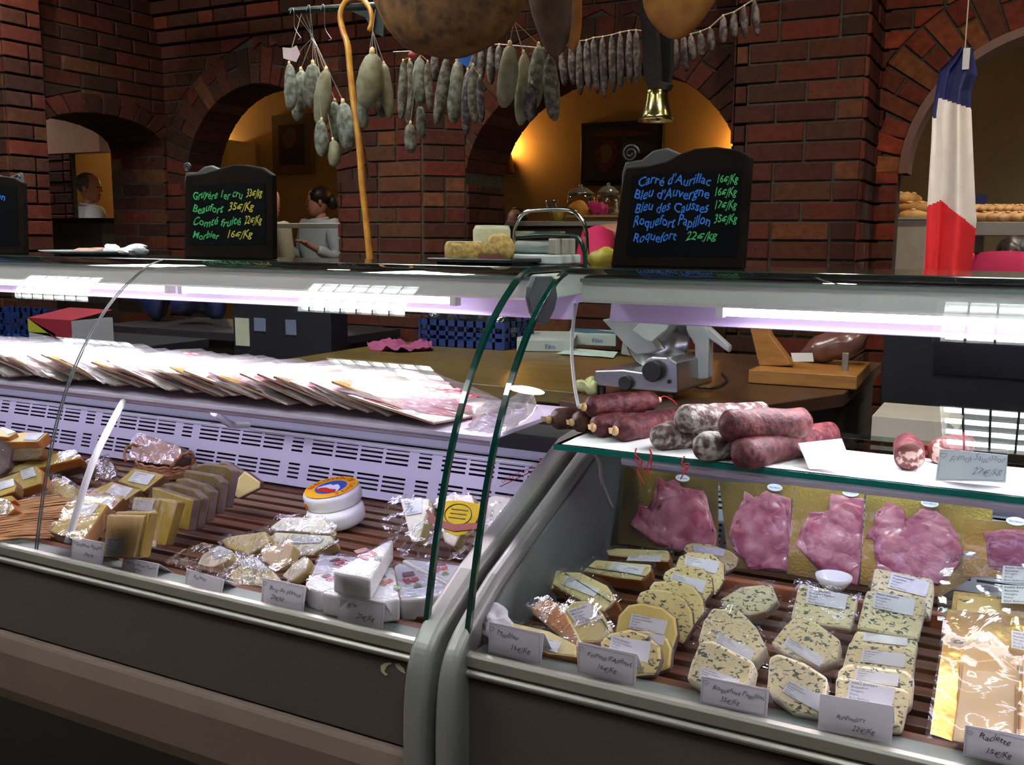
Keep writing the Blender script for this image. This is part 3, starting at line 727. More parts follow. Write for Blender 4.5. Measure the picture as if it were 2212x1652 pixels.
    for pts, st, z, lb in (
        ([(1065, 476), (1312, 530), (1135, 668), (925, 585)], [(1075, 505), (1230, 535), (1168, 615), (1010, 580)], .86, 'rearmost of the four overlapping yellow slabs, touching the basket'),
        ([(885, 580), (1118, 650), (980, 745), (700, 665)], [(905, 605), (1055, 642), (995, 710), (835, 670)], .845, 'third of the four overlapping yellow slabs counted from the glass'),
        ([(720, 664), (985, 712), (885, 812), (610, 745)], [(762, 700), (915, 712), (880, 785), (705, 722)], .835, 'second of the four overlapping yellow slabs counted from the glass'),
        ([(605, 702), (855, 762), (650, 1062), (385, 985)], [(620, 742), (785, 770), (720, 855), (560, 820)], .85, 'largest yellow slab, foremost of the overlapping four, behind the white prop')):
        S('cheese_slab', lb, 'cheese', 'A', pts, 5, 52, .032, z=z, mf=hard, ms=rind, st=st, sl='Comte', wrap=1, group=G2)
    # upright slabs
    G3 = 'upright cheese slabs standing in a file'
    up = [([(1940, 498), (2068, 590), (2062, 640), (1885, 728), (1800, 650)], None, .86, 'pinkish slab at the far back end of the upright file', pale, 20),
          ([(1740, 424), (1800, 432), (1995, 545), (1990, 640), (1800, 742), (1700, 600)], None, .875, 'brown-faced slab with grey rind, second from the back end of the upright file', harddk, 20),
          ([(1500, 470), (1620, 440), (1790, 458), (1850, 500), (1790, 800), (1600, 700)], None, .875, 'dark slab with rounded top, third from the back of the upright file', harddk, 0),
          ([(1445, 520), (1470, 495), (1700, 535), (1765, 590), (1720, 850), (1500, 780)], None, .87, 'dark slab fourth from the back of the upright file', harddk, 0),
          ([(1385, 570), (1440, 560), (1610, 610), (1680, 665), (1640, 905), (1440, 850)], None, .865, 'mustard slab at the middle of the upright file, behind two thin ones', harddk, 0),
          ([(1285, 605), (1340, 598), (1530, 650), (1610, 720), (1560, 965), (1360, 920)], None, .86, 'mustard slab with bloomy side in the middle of the upright file', harddk, 0),
          ([(1200, 628), (1260, 640), (1440, 700), (1535, 730), (1490, 985), (1200, 930)], None, .86, 'mustard slab right behind the two bright yellow upright slabs', hard, 0),
          ([(1100, 718), (1280, 722), (1412, 745), (1310, 1100), (1100, 1085)], None, .86, 'bright yellow upright slab with a clean side, fourth from the glass', hard, 0),
          ([(1052, 712), (1275, 722), (1188, 1110), (1000, 1080)], [(1070, 725), (1220, 742), (1200, 828), (1048, 806)], .86, 'upright yellow slab with a high sticker, third from the glass', hard, 0),
          ([(908, 826), (1190, 826), (1120, 1190), (860, 1180)], None, .855, 'thin upright slab just behind the foremost one', hard, 0),
          ([(845, 848), (1148, 856), (1068, 1198), (812, 1185)], [(848, 1025), (995, 1037), (966, 1168), (830, 1150)], .85, 'foremost upright slab, low white sticker and a small hole in its face', hard, 0)]
    for i, (pts, st, z, lb, mf, az) in enumerate(up):
        S('cheese_slab', lb, 'cheese', 'A', pts, az, 14, .022, z=z, mf=mf if i < 10 else mat('brightened_cheese', (.72, .5, .2), .5, var=(.66, .44, .16), scale=20), ms=rindg if i < 7 else harddk, st=st, sl='Cantal', wrap=1, group=G3)  # foremost slab: paler paste makes up for light its face misses
    # basket with a wrapped cheese
    t, p0, n, f = S('wrapped_cheese', 'pinkish cling-wrapped cheese block sitting in the wicker basket', 'cheese', 'A', [(1060, 262), (1110, 205), (1425, 310), (1442, 385), (1375, 462), (1000, 415)], 5, 25, .09, z=.85, anchor=1, mf=mat('wrapped_pink', (.6, .38, .2), .35, var=(.5, .3, .16), scale=20, bump=.4), ms=rindg, wrap=1)
    c = (P(*cv('A', [(1000, 440)])[0], Z=.785)+P(*cv('A', [(1480, 480)])[0], Z=.785))/2; rx = .082
    t = thing('wicker_basket', 'small low wicker basket with looped handles at the back of the deck', 'basket'); wk = mat('wicker', (.42, .2, .08), .6, var=(.3, .13, .05), scale=60)
    for k, zz in enumerate((.772, .779, .786)):
        obj('rim', tube(B(), [c+V((math.cos(a)*(rx+.004*k), math.sin(a)*.05+.03, zz-c.z+.002*math.sin(a*14+k*2))) for a in [2*math.pi*j/60 for j in range(61)]], .0032, 6), wk, t, smooth=True)
    for sx, tw in ((-1, 0), (1, 1)):
        obj('handle', tube(B(), [c+V((sx*(rx-.004+.018*math.sin(a)), .01-.035*math.cos(a), .006+.034*math.sin(a)+.002*math.sin(a*12))) for a in [math.pi*j/24 for j in range(25)]], .0038, 6), wk, t, smooth=True)
    obj('base', lathe(B(), [(0, 0), (rx, 0), (rx+.004, .012), (rx-.002, .012), (0, .004)], (c.x, c.y+.03, .760), 30), wk, t)
left()

# ---------------------------------------------------------------- middle: reblochon, bagged cheeses, brie
def reblochon(cx, cy, z, label, lab, tilt):
    t = thing('reblochon_wheel', label, 'cheese', 'stacked small round cheeses')
    ax = nrm(-20, 90-tilt)
    c = V((cx, cy, z)); r = .0605
    obj('wheel', lathe(B(), [(0, 0), (r-.006, 0), (r-.001, .004), (r, .012), (r, .024), (r-.002, .031), (r-.008, .034), (0, .0345)], c, 48, axis=ax, jit=.001), mat('waxed_wrap', (.8, .8, .76), .4, var=(.74, .74, .7), scale=20, bump=.3, bscale=60), t, smooth=True)
    u = V((math.cos(R(-8)), math.sin(R(-8)), 0)); u = (u-ax*u.dot(ax)).normalized(); v = ax.cross(u)
    if lab:
        top = c+ax*.0348
        def ringm(r0, r1, m, nm, par, h):
            bm = B(); a_ = []
            for k in range(49):
                a = 2*math.pi*k/48; d = u*math.cos(a)+v*math.sin(a); a_.append((bm.verts.new(top+d*r0+ax*h), bm.verts.new(top+d*r1+ax*h)))
            for p, q in zip(a_, a_[1:]): bm.faces.new((p[0], p[1], q[1], q[0]))
            return obj(nm, bm, m, par)
        lb = ringm(.034, .056, mat('orange_yellow_print', (.85, .45, .02), .35), 'paper_label', t, .0004)
        ringm(.0005, .034, mat('blue_print', (.04, .1, .4), .35), 'picture', lb, .0005)
        bm = B(); prism(bm, [top+u*x+v*y+ax*.0009 for x, y in ((-.028, -.012), (-.022, .0), (-.012, .012), (-.004, .008), (.004, .016), (.016, .01), (.024, .002), (.03, -.012), (.02, -.02), (-.02, -.02))], -ax*.0002)
        obj('snow_scene', bm, mat('print_white', (.75, .77, .8), .4), lb)
        bm = B(); prism(bm, [top+u*x+v*y+ax*.0012 for x, y in ((-.022, -.012), (-.010, -.006), (.006, -.009), (.022, -.006), (.028, -.016), (.02, -.026), (-.02, -.026))], -ax*.0002)
        obj('red_scroll', bm, mat('print_red', (.55, .03, .02), .4), lb)
        bm = B(); txt = 'REBLOCHON DE SAVOIE'
        for i, ch in enumerate(txt):
            if ch == ' ': continue
            a = R(208)-R(236)*i/(len(txt)-1); d = u*math.cos(a)+v*math.sin(a); tg = u*math.sin(a)-v*math.cos(a)
            text_into(bm, ch, top+d*.0395-tg*.003+ax*.0008, tg, d, .012, off=0, bold=.02)
        obj('lettering', bm, mat('print_red', (.55, .03, .02), .4), lb)
    a = R(252); d = u*math.cos(a)+v*math.sin(a); e = c+ax*.014+d*(r+.0006)
    if lab: obj('seal', lathe(B(), [(0, 0), (.0065, .0), (.0065, .0006), (0, .0008)], e, 20, axis=d), mat('seal_orange', (.8, .16, .03), .4), t)
c0 = P(*cv('B', [(700, 215)])[0], Z=.838)
reblochon(c0.x+.016, c0.y-.012, .765, 'lower round white cheese under the wheel with the orange and blue label', False, 10)
reblochon(c0.x, c0.y, .801, 'upper round cheese with orange and blue label, stacked by the white grille', True, 12)
def mid():
    S = slab; G = 'soft cheeses loose in clear bags'
    S('bagged_cheese', 'flat white cheese in a bag just below the stacked wheels', 'cheese', 'B', [(258, 500), (355, 428), (600, 430), (690, 490), (672, 545), (275, 520)], 5, 48, .028, z=.80, mf=wcheese, ms=pale, wrap=2, group=G, anchor=2)
    S('bagged_cheese', 'white cheese in a bag with a long sticker on it, right of the yellow wedge', 'cheese', 'B', [(248, 575), (300, 530), (680, 555), (702, 600), (545, 690), (420, 700), (260, 620)], 5, 44, .035, z=.795, mf=wcheese, ms=pale, st=[(418, 575), (630, 570), (604, 606), (424, 612)], sl='Brie de Meaux', wrap=2, group=G, anchor=2)
    S('bagged_cheese', 'yellow wedge in a bag at the left of the soft cheeses', 'cheese', 'A', [(1745, 1052), (1810, 1020), (2105, 978), (2140, 1075), (1965, 1172), (1790, 1110)], 5, 40, .03, z=.80, mf=pale, ms=hard, wrap=2, group=G, anchor=2)
    S('bagged_cheese', 'pinkish cream wedge in a bag beside the long sticker', 'cheese', 'B', [(195, 662), (350, 588), (425, 620), (392, 742), (310, 795), (205, 720)], 5, 40, .03, z=.805, mf=mat('pink_cream_cheese', (.8, .62, .4), .45, var=(.76, .56, .34), scale=20), ms=pale, wrap=2, group=G, anchor=1)
    S('bagged_cheese', 'rounded cream piece in a bag right behind the Brie de Meaux tag', 'cheese', 'B', [(340, 830), (420, 745), (500, 690), (525, 740), (510, 800), (405, 872)], 10, 35, .03, z=.795, mf=wcheese, ms=pale, wrap=2, group=G, anchor=3)
    S('bagged_cheese', 'cream wedge with a big blank sticker, in front of the bags', 'cheese', 'A', [(1815, 1300), (2000, 1195), (2155, 1290), (2230, 1400), (2100, 1420), (1850, 1390)], 0, 45, .03, z=.79, mf=pale, ms=wcheese, st=[(1880, 1215), (2030, 1185), (2140, 1290), (1960, 1270)], sl='', wrap=2, group=G, anchor=1)
    S('bagged_cheese', 'small cheese with curved sticker in the tail of the bag by the Raclette tag', 'cheese', 'A', [(1600, 1160), (1720, 1095), (1850, 1140), (1830, 1200), (1640, 1290), (1560, 1240)], 0, 50, .025, z=.785, mf=wcheese, ms=pale, st=[(1650, 1120), (1750, 1098), (1848, 1140), (1700, 1205)], sl='', wrap=0, group=G, anchor=1)
    n = nrm(0, 40); p0 = P(*cv('A', [(1600, 1090)])[0], Z=.80)
    bm = B(); sheet(bm, [PP(*q, p0, n) for q in cv('A', [(1290, 1225), (1400, 1150), (1620, 1075), (1900, 1140), (2100, 1180), (2150, 1400), (1850, 1410), (1600, 1330)])], 4, .004, 35, n)
    o = obj('clear_bag', bm, filmx, None, smooth=True); tag(o, 'long clear plastic bag with a pointed tail behind the Raclette tag', 'bag')
    # brie wedges
    gw = 'white brie wedges with printed tops'
    brie_l = [('label_blue', (.5, .62, .72)), ('label_green', (.2, .42, .08)), ('label_red', (.5, .03, .04))]
    def brie(pts, z, lb, th, quad, az=0, el=84, logo=None, txt=True, wr=1):
        t, p0, n, f = S('brie_wedge', lb, 'cheese', 'B', pts, az, el, th, z=z, mf=whiter, ms=whiter, group=gw, bev=.004, back=V((0, 0, -th)), wo=0)
        q3 = [PP(x, y, p0+n*.001, n) for x, y in cv('B', quad)]
        # quad: q0,q1 = start/end of the word's baseline, q2 far side at end
        u = (q3[1]-q3[0]); h = (q3[2]-q3[1]).length; uu = u.normalized(); v = (q3[2]-q3[1]); v = (v-uu*v.dot(uu)).normalized()
        bm = B(); prism(bm, shrink(f, .86) and [q+n*.0006 for q in shrink(f, .84)], -n*.0003); pl = obj('printed_wrapper', bm, mat('wrapper_pale_blue', (.62, .7, .78), .45, var=(.7, .74, .8), scale=20), t)
        bm = B(); text_into(bm, 'Brie', q3[0]+n*.0012, uu, v, h*1.1, shear=.3, width=u.length*.8, off=0, bold=.045); obj('brand_word', bm, mat('print_red', (.55, .03, .02), .4), pl)
        bm = B(); a = q3[0]+uu*u.length*.1-v*h*.75+n*.0012; prism(bm, [a, a+uu*u.length*.6, a+uu*u.length*.6+v*h*.5, a+v*h*.5], -n*.0003); obj('brown_stamp', bm, mat('print_brown', (.16, .03, .02), .45), pl)
        bm = B(); a = q3[0]+uu*u.length*.62+v*h*.95+n*.0011
        prism(bm, [a+uu*u.length*.2*math.cos(k)+v*h*.24*math.sin(k)*(1+.3*math.sin(3*k)) for k in [2*math.pi*j/12 for j in range(12)]], -n*.0003); obj('leaf_print', bm, mat('print_green', (.1, .26, .03), .45), pl)
        if wr:
            bm = B(); sheet(bm, [q+n*.003 for q in shrink(f, 1.02)], 2, .001, 60, n); obj('cling_film', bm, film, t, smooth=True)
        return t
    zt = .795
    def fine(t, q, p0n): pass
    brie([(545, 822), (600, 690), (640, 688), (830, 702), (1010, 730), (700, 800)], zt, 'brie wedge at the back left of the ring, half hidden by the top wedge', .036, [(690, 755), (790, 715), (800, 745)])
    brie([(508, 872), (560, 826), (705, 800), (1000, 745), (740, 905), (595, 937), (520, 905)], zt, 'brie wedge at the left of the ring, cut end toward the tags', .036, [(640, 860), (720, 830), (730, 870)])
    brie([(615, 945), (1040, 770), (1108, 770), (1150, 992), (1040, 1003), (870, 985), (740, 975)], zt, 'front middle brie wedge of the ring, under the top wedge', .036, [(1000, 880), (1110, 850), (1110, 920)])
    brie([(1112, 765), (1150, 738), (1492, 908), (1460, 950), (1320, 990), (1158, 997)], zt, 'front right brie wedge, seen whole behind the first green glass edge', .036, [(1165, 860), (1300, 840), (1310, 900)])
    brie([(1160, 722), (1200, 716), (1630, 768), (1640, 800), (1600, 850), (1500, 903)], zt, 'rear right brie wedge of the ring, between the two green glass edges', .036, [(1380, 780), (1500, 770), (1490, 820)])
    brie([(690, 800), (1075, 585), (1106, 580), (950, 852), (880, 835), (760, 815)], .834, 'single brie wedge lying on top of the ring', .036, [(860, 700), (1000, 660), (1010, 710)], wr=1)
    # big bag with gold label
    Gb = 'brie points in crinkled bags by the grille'
    S('cheese_point', 'cheese point with a bluish sticker, in the left part of the crinkled bags', 'cheese', 'B', [(1145, 300), (1350, 305), (1345, 360), (1280, 600), (1225, 600)], 5, 35, .035, z=.86, mf=wcheese, ms=pale, st=[(1172, 308), (1300, 298), (1298, 402), (1192, 420)], sl='Brie', group=Gb)
    S('cheese_point', 'cheese point behind the gold label in a crinkled bag', 'cheese', 'B', [(1385, 300), (1500, 272), (1640, 275), (1660, 340), (1600, 480), (1520, 640), (1450, 600)], 5, 35, .035, z=.865, mf=wcheese, ms=pale, group=Gb)
    S('cheese_point', 'cheese point in a crinkled bag, right of the second green glass edge', 'cheese', 'B', [(1730, 300), (1800, 280), (1935, 300), (1900, 380), (1760, 540), (1640, 620)], 5, 35, .035, z=.86, mf=wcheese, ms=pale, group=Gb)
    S('cheese_point', 'greenish cheese point lying under the crinkled bags at the end panel', 'cheese', 'B', [(1700, 620), (1880, 430), (2060, 400), (2040, 470), (1850, 640), (1720, 720)], 5, 40, .03, z=.80, mf=pale, ms=hard, group=Gb, anchor=2)
    n = nrm(5, 38); p0 = P(*cv('B', [(1080, 300)])[0], Z=.87)
    for k, (bp, lb) in enumerate((([(1015, 470), (1080, 300), (1120, 275), (1350, 290), (1420, 560), (1400, 715), (1150, 705), (1110, 600)], 'crinkled clear bag around the leftmost brie point'), ([(1360, 420), (1400, 290), (1640, 262), (1720, 300), (1720, 560), (1660, 725), (1400, 715), (1330, 560)], 'crinkled clear bag carrying the gold label'), ([(1700, 420), (1740, 280), (1950, 285), (2080, 360), (2120, 440), (1900, 640), (1720, 730)], 'crinkled clear bag at the right end of the left counter'))):
        pb = p0+n*(.008+.004*k); bm = B(); sheet(bm, [PP(*q, pb, n) for q in cv('B', bp)], 4, .006, 38, n, seed=k)
        o = obj('clear_bag', bm, filmx, None, smooth=True); tag(o, lb, 'bag', 'crinkled bags by the grille')
        if k == 1:
            pg = pb+n*.012
            bm = B(); prism(bm, [PP(*q, pg, n) for q in cv('B', [(1425, 335), (1480, 320), (1560, 318), (1700, 345), (1690, 420), (1650, 500), (1600, 545), (1530, 562), (1460, 530), (1410, 440)])], -n*.001)
            g = obj('gold_label', bm, mat('gold_foil', (.2, .13, .01), .35, .9, var=(.2, .12, .01), scale=25, bump=.6, bscale=40), o)
            bm = B(); prism(bm, [PP(*q, pg+n*.002, n) for q in cv('B', [(1325, 385), (1345, 378), (1400, 440), (1520, 480), (1690, 470), (1690, 510), (1520, 530), (1420, 500), (1345, 465), (1330, 440), (1350, 430)])], -n*.001)
            c_ = sum([PP(*q, pg+n*.0008, n) for q in cv('B', [(1460, 360), (1640, 380), (1540, 500)])], V((0, 0, 0)))/3; u_ = V((1, 0, 0)); u_ = (u_-n*u_.dot(n)).normalized(); v_ = n.cross(u_); bm2 = tube(B(), [c_+u_*.026*math.cos(a)+v_*.02*math.sin(a) for a in [2*math.pi*j/30 for j in range(31)]], .0009, 5)
            for j in range(3): tube(bm2, [c_+u_*(-.016)+v_*(.008-.008*j), c_+u_*.016+v_*(.008-.008*j+.002)], .0011, 5)
            obj('emblem_relief', bm2, mat('dark_gold_print', (.1, .055, .005), .4), g)
            obj('red_ribbon', bm, mat('ribbon_red', (.26, .01, .015), .4), g)
mid()

# ---------------------------------------------------------------- right counter
def right():
    S = slab; G = 'wrapped orange-rinded wedges with an ash line'
    S('morbier_wedge', 'orange-rinded wedge at the very back of the left group, under shiny film', 'cheese', 'C', [(920, 560), (1000, 548), (1335, 562), (1345, 618), (1330, 645), (940, 600)], 5, 40, .04, z=.82, mf=morb, ms=rindo, st=[(1080, 600), (1290, 598), (1280, 640), (1060, 632)], sl='Morbier', wrap=2, group=G, anchor=2)
    S('morbier_wedge', 'wide orange-rinded wedge with sticker in the second row of the left group', 'cheese', 'C', [(770, 700), (860, 622), (1225, 655), (1222, 700), (1155, 762), (1000, 745)], 5, 46, .04, z=.815, mf=morb, ms=rindo, st=[(978, 640), (1188, 676), (1150, 726), (950, 690)], sl='Morbier', wrap=2, group=G, anchor=2, line=[(790, 672), (1190, 735)])
    S('morbier_wedge', 'rounded end of a yellow wedge at the left edge of the group', 'cheese', 'C', [(478, 762), (540, 700), (640, 690), (600, 800), (560, 830), (490, 800)], -10, 35, .04, z=.80, mf=morb, ms=rindo, wrap=1, group=G, anchor=2)
    S('morbier_wedge', 'yellow wedge with tilted sticker in the middle of the left group', 'cheese', 'C', [(570, 780), (640, 700), (760, 705), (935, 790), (1000, 885), (910, 965), (700, 860)], 0, 46, .045, z=.815, mf=morb, ms=rindo, st=[(680, 728), (892, 820), (850, 868), (640, 786)], sl='Morbier', wrap=2, group=G, anchor=2, line=[(660, 712), (960, 900)])
    S('morbier_wedge', 'orange side of a wedge pointing down to the Morbier tag', 'cheese', 'C', [(430, 945), (480, 900), (560, 880), (640, 930), (745, 1130), (735, 1190), (600, 1090)], -15, 45, .035, z=.81, mf=rindo, ms=morb, wrap=2, group=G, anchor=2)
    S('morbier_wedge', 'front wedge with big sticker across it, clear bag corner to the left', 'cheese', 'C', [(640, 955), (720, 890), (835, 890), (900, 960), (985, 1095), (880, 1165), (760, 1165), (690, 1050)], 0, 48, .04, z=.815, mf=morb, ms=rindo, st=[(672, 955), (820, 904), (908, 1005), (746, 1056)], sl='Morbier', wrap=2, group=G, anchor=2, line=[(850, 930), (960, 1110)])
    S('morbier_wedge', 'flat yellow wedge with white sticker lying behind the Morbier tag', 'cheese', 'C', [(265, 1052), (320, 1030), (560, 1085), (740, 1175), (742, 1262), (560, 1240), (300, 1150)], 0, 62, .022, z=.785, mf=morb, ms=rindo, st=[(528, 1130), (642, 1160), (604, 1228), (530, 1205)], sl='', wrap=1, group=G, anchor=2)
    bm = blob(B(), P(*cv('C', [(200, 1040)])[0], Z=.78), (.032, .025, .026), 28, jit=.5, freq=55); o = obj('crumpled_tissue', bm, mat('tissue', (.72, .72, .78), .7), None); tag(o, 'crumpled white tissue in the corner by the end panel', 'tissue')
    G = "round slices of blue-veined yellow cheese"
    for pts, st, z, lb, az, anc in (
        ([(1425, 560), (1445, 525), (1490, 512), (1600, 520), (1740, 565), (1795, 612), (1780, 672), (1700, 722), (1500, 640)], [(1490, 530), (1705, 560), (1690, 605), (1500, 575)], .835, 'pale-sided blue cheese slice at the very back, against the ham packs', 15, 3),
        ([(1378, 660), (1400, 600), (1470, 570), (1620, 582), (1700, 650), (1700, 760), (1640, 860), (1420, 800)], [(1445, 600), (1668, 640), (1640, 716), (1435, 665)], .845, 'blue cheese slice with sticker at the top of the curved row', 10, 3),
        ([(1290, 745), (1310, 700), (1400, 645), (1560, 678), (1618, 740), (1630, 825), (1560, 920), (1380, 860)], [(1355, 715), (1580, 765), (1556, 842), (1340, 772)], .84, 'blue cheese slice with sticker, third from the back of the curved row', 10, 3),
        ([(1198, 810), (1235, 762), (1380, 752), (1500, 795), (1560, 870), (1575, 960), (1490, 1070), (1300, 960)], None, .837, 'bare blue cheese slice fourth from the back of the curved row', 5, 3),
        ([(1118, 890), (1145, 832), (1225, 808), (1345, 822), (1445, 880), (1492, 960), (1500, 1060), (1430, 1180), (1200, 1050)], None, .832, 'bare blue cheese slice with dark veins, third from the front of the curved row', 5, 3),
        ([(985, 1090), (1005, 985), (1070, 915), (1160, 900), (1300, 930), (1385, 1000), (1398, 1110), (1350, 1260), (1180, 1220), (1000, 1160)], [(1095, 975), (1330, 1025), (1302, 1112), (1070, 1068)], .828, 'plain yellow round slice with big sticker near the front of the curved row', 5, 3),
        ([(1000, 1180), (1080, 1080), (1200, 1080), (1330, 1130), (1362, 1200), (1350, 1330), (1200, 1390), (1050, 1330)], [(1120, 1090), (1312, 1118), (1300, 1180), (1100, 1150)], .802, 'yellow slice squeezed between the foremost and the plain yellow slice', 5, 2),
        ([(882, 1155), (950, 1098), (1085, 1072), (1200, 1108), (1285, 1190), (1292, 1270), (1250, 1378), (1080, 1390), (920, 1300)], [(965, 1118), (1222, 1160), (1200, 1296), (945, 1212)], .813, "foremost round blue slice, large sticker, behind the Fourme d'Ambert tag", 5, 2)):
        S('fourme_slice', lb, 'cheese', 'C', pts, az, 38, .02, z=z, mf=blueY if 'plain' not in lb else mat('plain_yellow_paste', (.68, .55, .16), .45, var=(.62, .48, .13), scale=20, bump=.2), ms=rindg, st=st, sl="Fourme d'Ambert", wrap=1, group=G, anchor=anc, bev=.005)
    G = 'white blue-veined wedges in clear wrapping'
    for c, pts, st, z, lb, el, anc, th in (
        ('C', [(1660, 885), (1720, 850), (1800, 800), (1998, 780), (2045, 890), (1960, 965), (1850, 990), (1700, 950)], None, .825, 'blue-veined wedge with a glossy wrapped front, below the ham packs', 40, 3, .03),
        ('C', [(1520, 1160), (1560, 1020), (1620, 935), (1800, 955), (1900, 1060), (1965, 1185), (1885, 1292)], [(1660, 1100), (1896, 1215), (1868, 1287), (1630, 1160)], .835, 'blue-veined wedge with slanted sticker, behind the Roquefort Papillon tag', 42, 3, .04),
        ('C', [(1450, 1400), (1480, 1290), (1540, 1150), (1620, 1150), (1890, 1290), (1870, 1400), (1800, 1490), (1550, 1470)], [(1545, 1318), (1800, 1410), (1740, 1480), (1530, 1400)], .82, 'blue-veined wedge right behind the Roquefort Papillon tag, white base', 42, 3, .04),
        ('D', [(525, 850), (572, 660), (600, 655), (892, 728), (888, 780), (850, 908), (700, 890)], [(620, 680), (840, 720), (824, 802), (608, 765)], .845, 'square blue-veined slab with sticker at the back of the papillon column', 44, 2, .02),
        ('D', [(415, 985), (500, 880), (560, 828), (640, 850), (800, 968), (780, 1080), (660, 1112), (500, 1040)], [(510, 948), (712, 1066), (682, 1112), (485, 1000)], .835, 'blue-veined wedge with slanted sticker in the middle of its column', 42, 3, .035),
        ('D', [(395, 1240), (410, 1060), (455, 1038), (600, 1090), (728, 1172), (715, 1300), (680, 1390), (540, 1370)], [(510, 1185), (690, 1268), (680, 1362), (480, 1250)], .82, 'blue-veined wedge left of the blank folded Roquefort tag', 42, 2, .035)):
        S('papillon_wedge', lb, 'cheese', c, pts, 0, el, th, z=z, mf=blueW, ms=wcheese, st=st, sl='Roquefort Papillon', wrap=2, group=G, anchor=anc)
    G = 'square blue-veined slabs overlapping in a column'
    for pts, st, z, lb in (
        ([(985, 568), (1308, 630), (1312, 700), (1290, 850), (1100, 800), (960, 700)], [(1080, 600), (1290, 652), (1266, 732), (1056, 680)], .86, 'rearmost square slab of the column, its top against the ham'),
        ([(942, 690), (1262, 730), (1268, 790), (1222, 972), (885, 908)], [(985, 700), (1210, 745), (1196, 836), (975, 790)], .85, 'big square slab with large sticker, second from the back of the column'),
        ([(885, 910), (1225, 968), (1215, 1060), (1100, 1080), (835, 1020)], [(930, 925), (1168, 958), (1160, 1000), (922, 972)], .82, 'square slab mostly hidden under the big one, narrow sticker showing'),
        ([(848, 968), (1215, 1005), (1195, 1230), (1100, 1260), (800, 1150)], [(920, 1018), (1158, 1045), (1146, 1118), (908, 1085)], .822, 'square slab with handwritten sticker, third from the front of the column'),
        ([(785, 1130), (835, 1092), (1160, 1130), (1205, 1170), (1190, 1330), (1100, 1400), (780, 1250)], [(885, 1125), (1122, 1158), (1112, 1222), (872, 1190)], .802, 'square slab second from the front of the column'),
        ([(775, 1160), (840, 1172), (1172, 1235), (1172, 1300), (1135, 1468), (900, 1450), (765, 1330)], [(850, 1186), (1102, 1232), (1080, 1332), (830, 1292)], .806, 'foremost square slab, right behind the blank folded Roquefort tag')):
        S('roquefort_slab', lb, 'cheese', 'D', pts, 0, 44, .02, z=z, mf=blueW, ms=wcheese, st=st, sl='Roquefort', group=G, anchor=0, bev=.005, wrap=1)
    # ham packs
    hamm = mat('cooked_ham', (.34, .055, .1), .42, var=(.52, .19, .22), scale=26, detail=12, lo=.4, hi=.62, bump=.7, bscale=55, sss=.15, coat=.3)
    stripw = mat('oval_sticker', (.78, .8, .88), .4)
    scr = mat('blue_script', (.1, .15, .45), .5)
    def ham(c, board, hp, lb, oval, Yb, ovals=()):
        n = nrm(0, 26); b2 = cv(c, board); p0 = P(*b2[-1], Z=.80)
        p0 = P(b2[-1][0], b2[-1][1], Y=Yb); t = thing('ham_pack', lb, 'ham pack', 'sliced ham on gold boards')
        bm = B(); prism(bm, [PP(x, y, p0, n) for x, y in b2], -n*.002); obj('gold_board', bm, gold, t)
        for k, sc in enumerate((1.0, .93)):
            f = [PP(x, y, p0+n*(.003+.004*k), n) for x, y in cv(c, hp)]
            if k: f = [q+V((.003, 0, -.006)) for q in shrink(f, sc)]
            f = densify(f, 4, .004, k)
            bm = B(); sheet(bm, f, 3, .0035, 28, n, seed=k+len(lb)); sl = obj('ham_slice', bm, hamm, t, smooth=True)
            md = sl.modifiers.new('th', 'SOLIDIFY'); md.thickness = .0025
        g = shrink([PP(x, y, p0+n*.011, n) for x, y in b2], 1.03)
        bm = B(); sheet(bm, g, 3, .002, 18, n, seed=len(lb)); obj('plastic_bag', bm, glassmat('pack_film', (.95, .95, .97), 1.45, .1, bump=.35, bscale=20, haze=(.7, .72, .85), hz=.03, gain=.4) if 'pack_film' not in MC else MC['pack_film'], t, smooth=True)
        ox, oy = cv(c, [oval])[0]; oc = PP(ox, oy, p0+n*.0125, n); u = V((1, 0, 0)); u = (u-n*u.dot(n)).normalized(); v = n.cross(u)
        bm = B(); prism(bm, [oc+u*.0135*math.cos(a)+v*.0065*math.sin(a) for a in [2*math.pi*k/24 for k in range(24)]], -n*.0005); s = obj('oval_sticker', bm, stripw, t)
        bm = B(); text_into(bm, 'Paris Bakery', oc-u*.0105-v*.002+n*.0004, u, v, .0035, width=.021, shear=.4, off=0); obj('script', bm, scr, s)
    ham('C', [(1050, 25), (1656, 108), (1656, 610), (1010, 520)], [(1270, 90), (1310, 125), (1380, 105), (1430, 165), (1560, 180), (1600, 290), (1642, 430), (1640, 540), (1400, 560), (1250, 530), (1095, 405), (1140, 270), (1200, 290), (1230, 230)], 'leftmost ham pack, tall peaked slice, red strings hanging before it', (1425, 97), 1.66)
    ham('D', [(135, 98), (548, 122), (505, 605), (190, 570)], [(275, 155), (330, 190), (400, 155), (530, 200), (520, 592), (300, 575), (205, 470), (190, 400), (200, 320), (270, 200)], 'second ham pack from the left, slices with a ragged top edge', (440, 133), 1.66)
    ham('D', [(552, 118), (932, 168), (900, 672), (505, 605)], [(750, 170), (925, 200), (900, 668), (740, 640), (600, 500), (560, 440), (620, 280), (740, 250)], 'middle ham pack, narrow folded slices, small white dish below it', (855, 163), 1.655)
    ham('D', [(940, 172), (1632, 250), (1625, 560), (1340, 735), (905, 662)], [(1065, 210), (1140, 250), (1160, 320), (1240, 260), (1330, 255), (1390, 310), (1470, 450), (1462, 540), (1340, 660), (1000, 640), (980, 420), (940, 400), (985, 330), (1000, 270)], 'widest ham pack with a heart-shaped notch at its top', (1288, 220), 1.65)
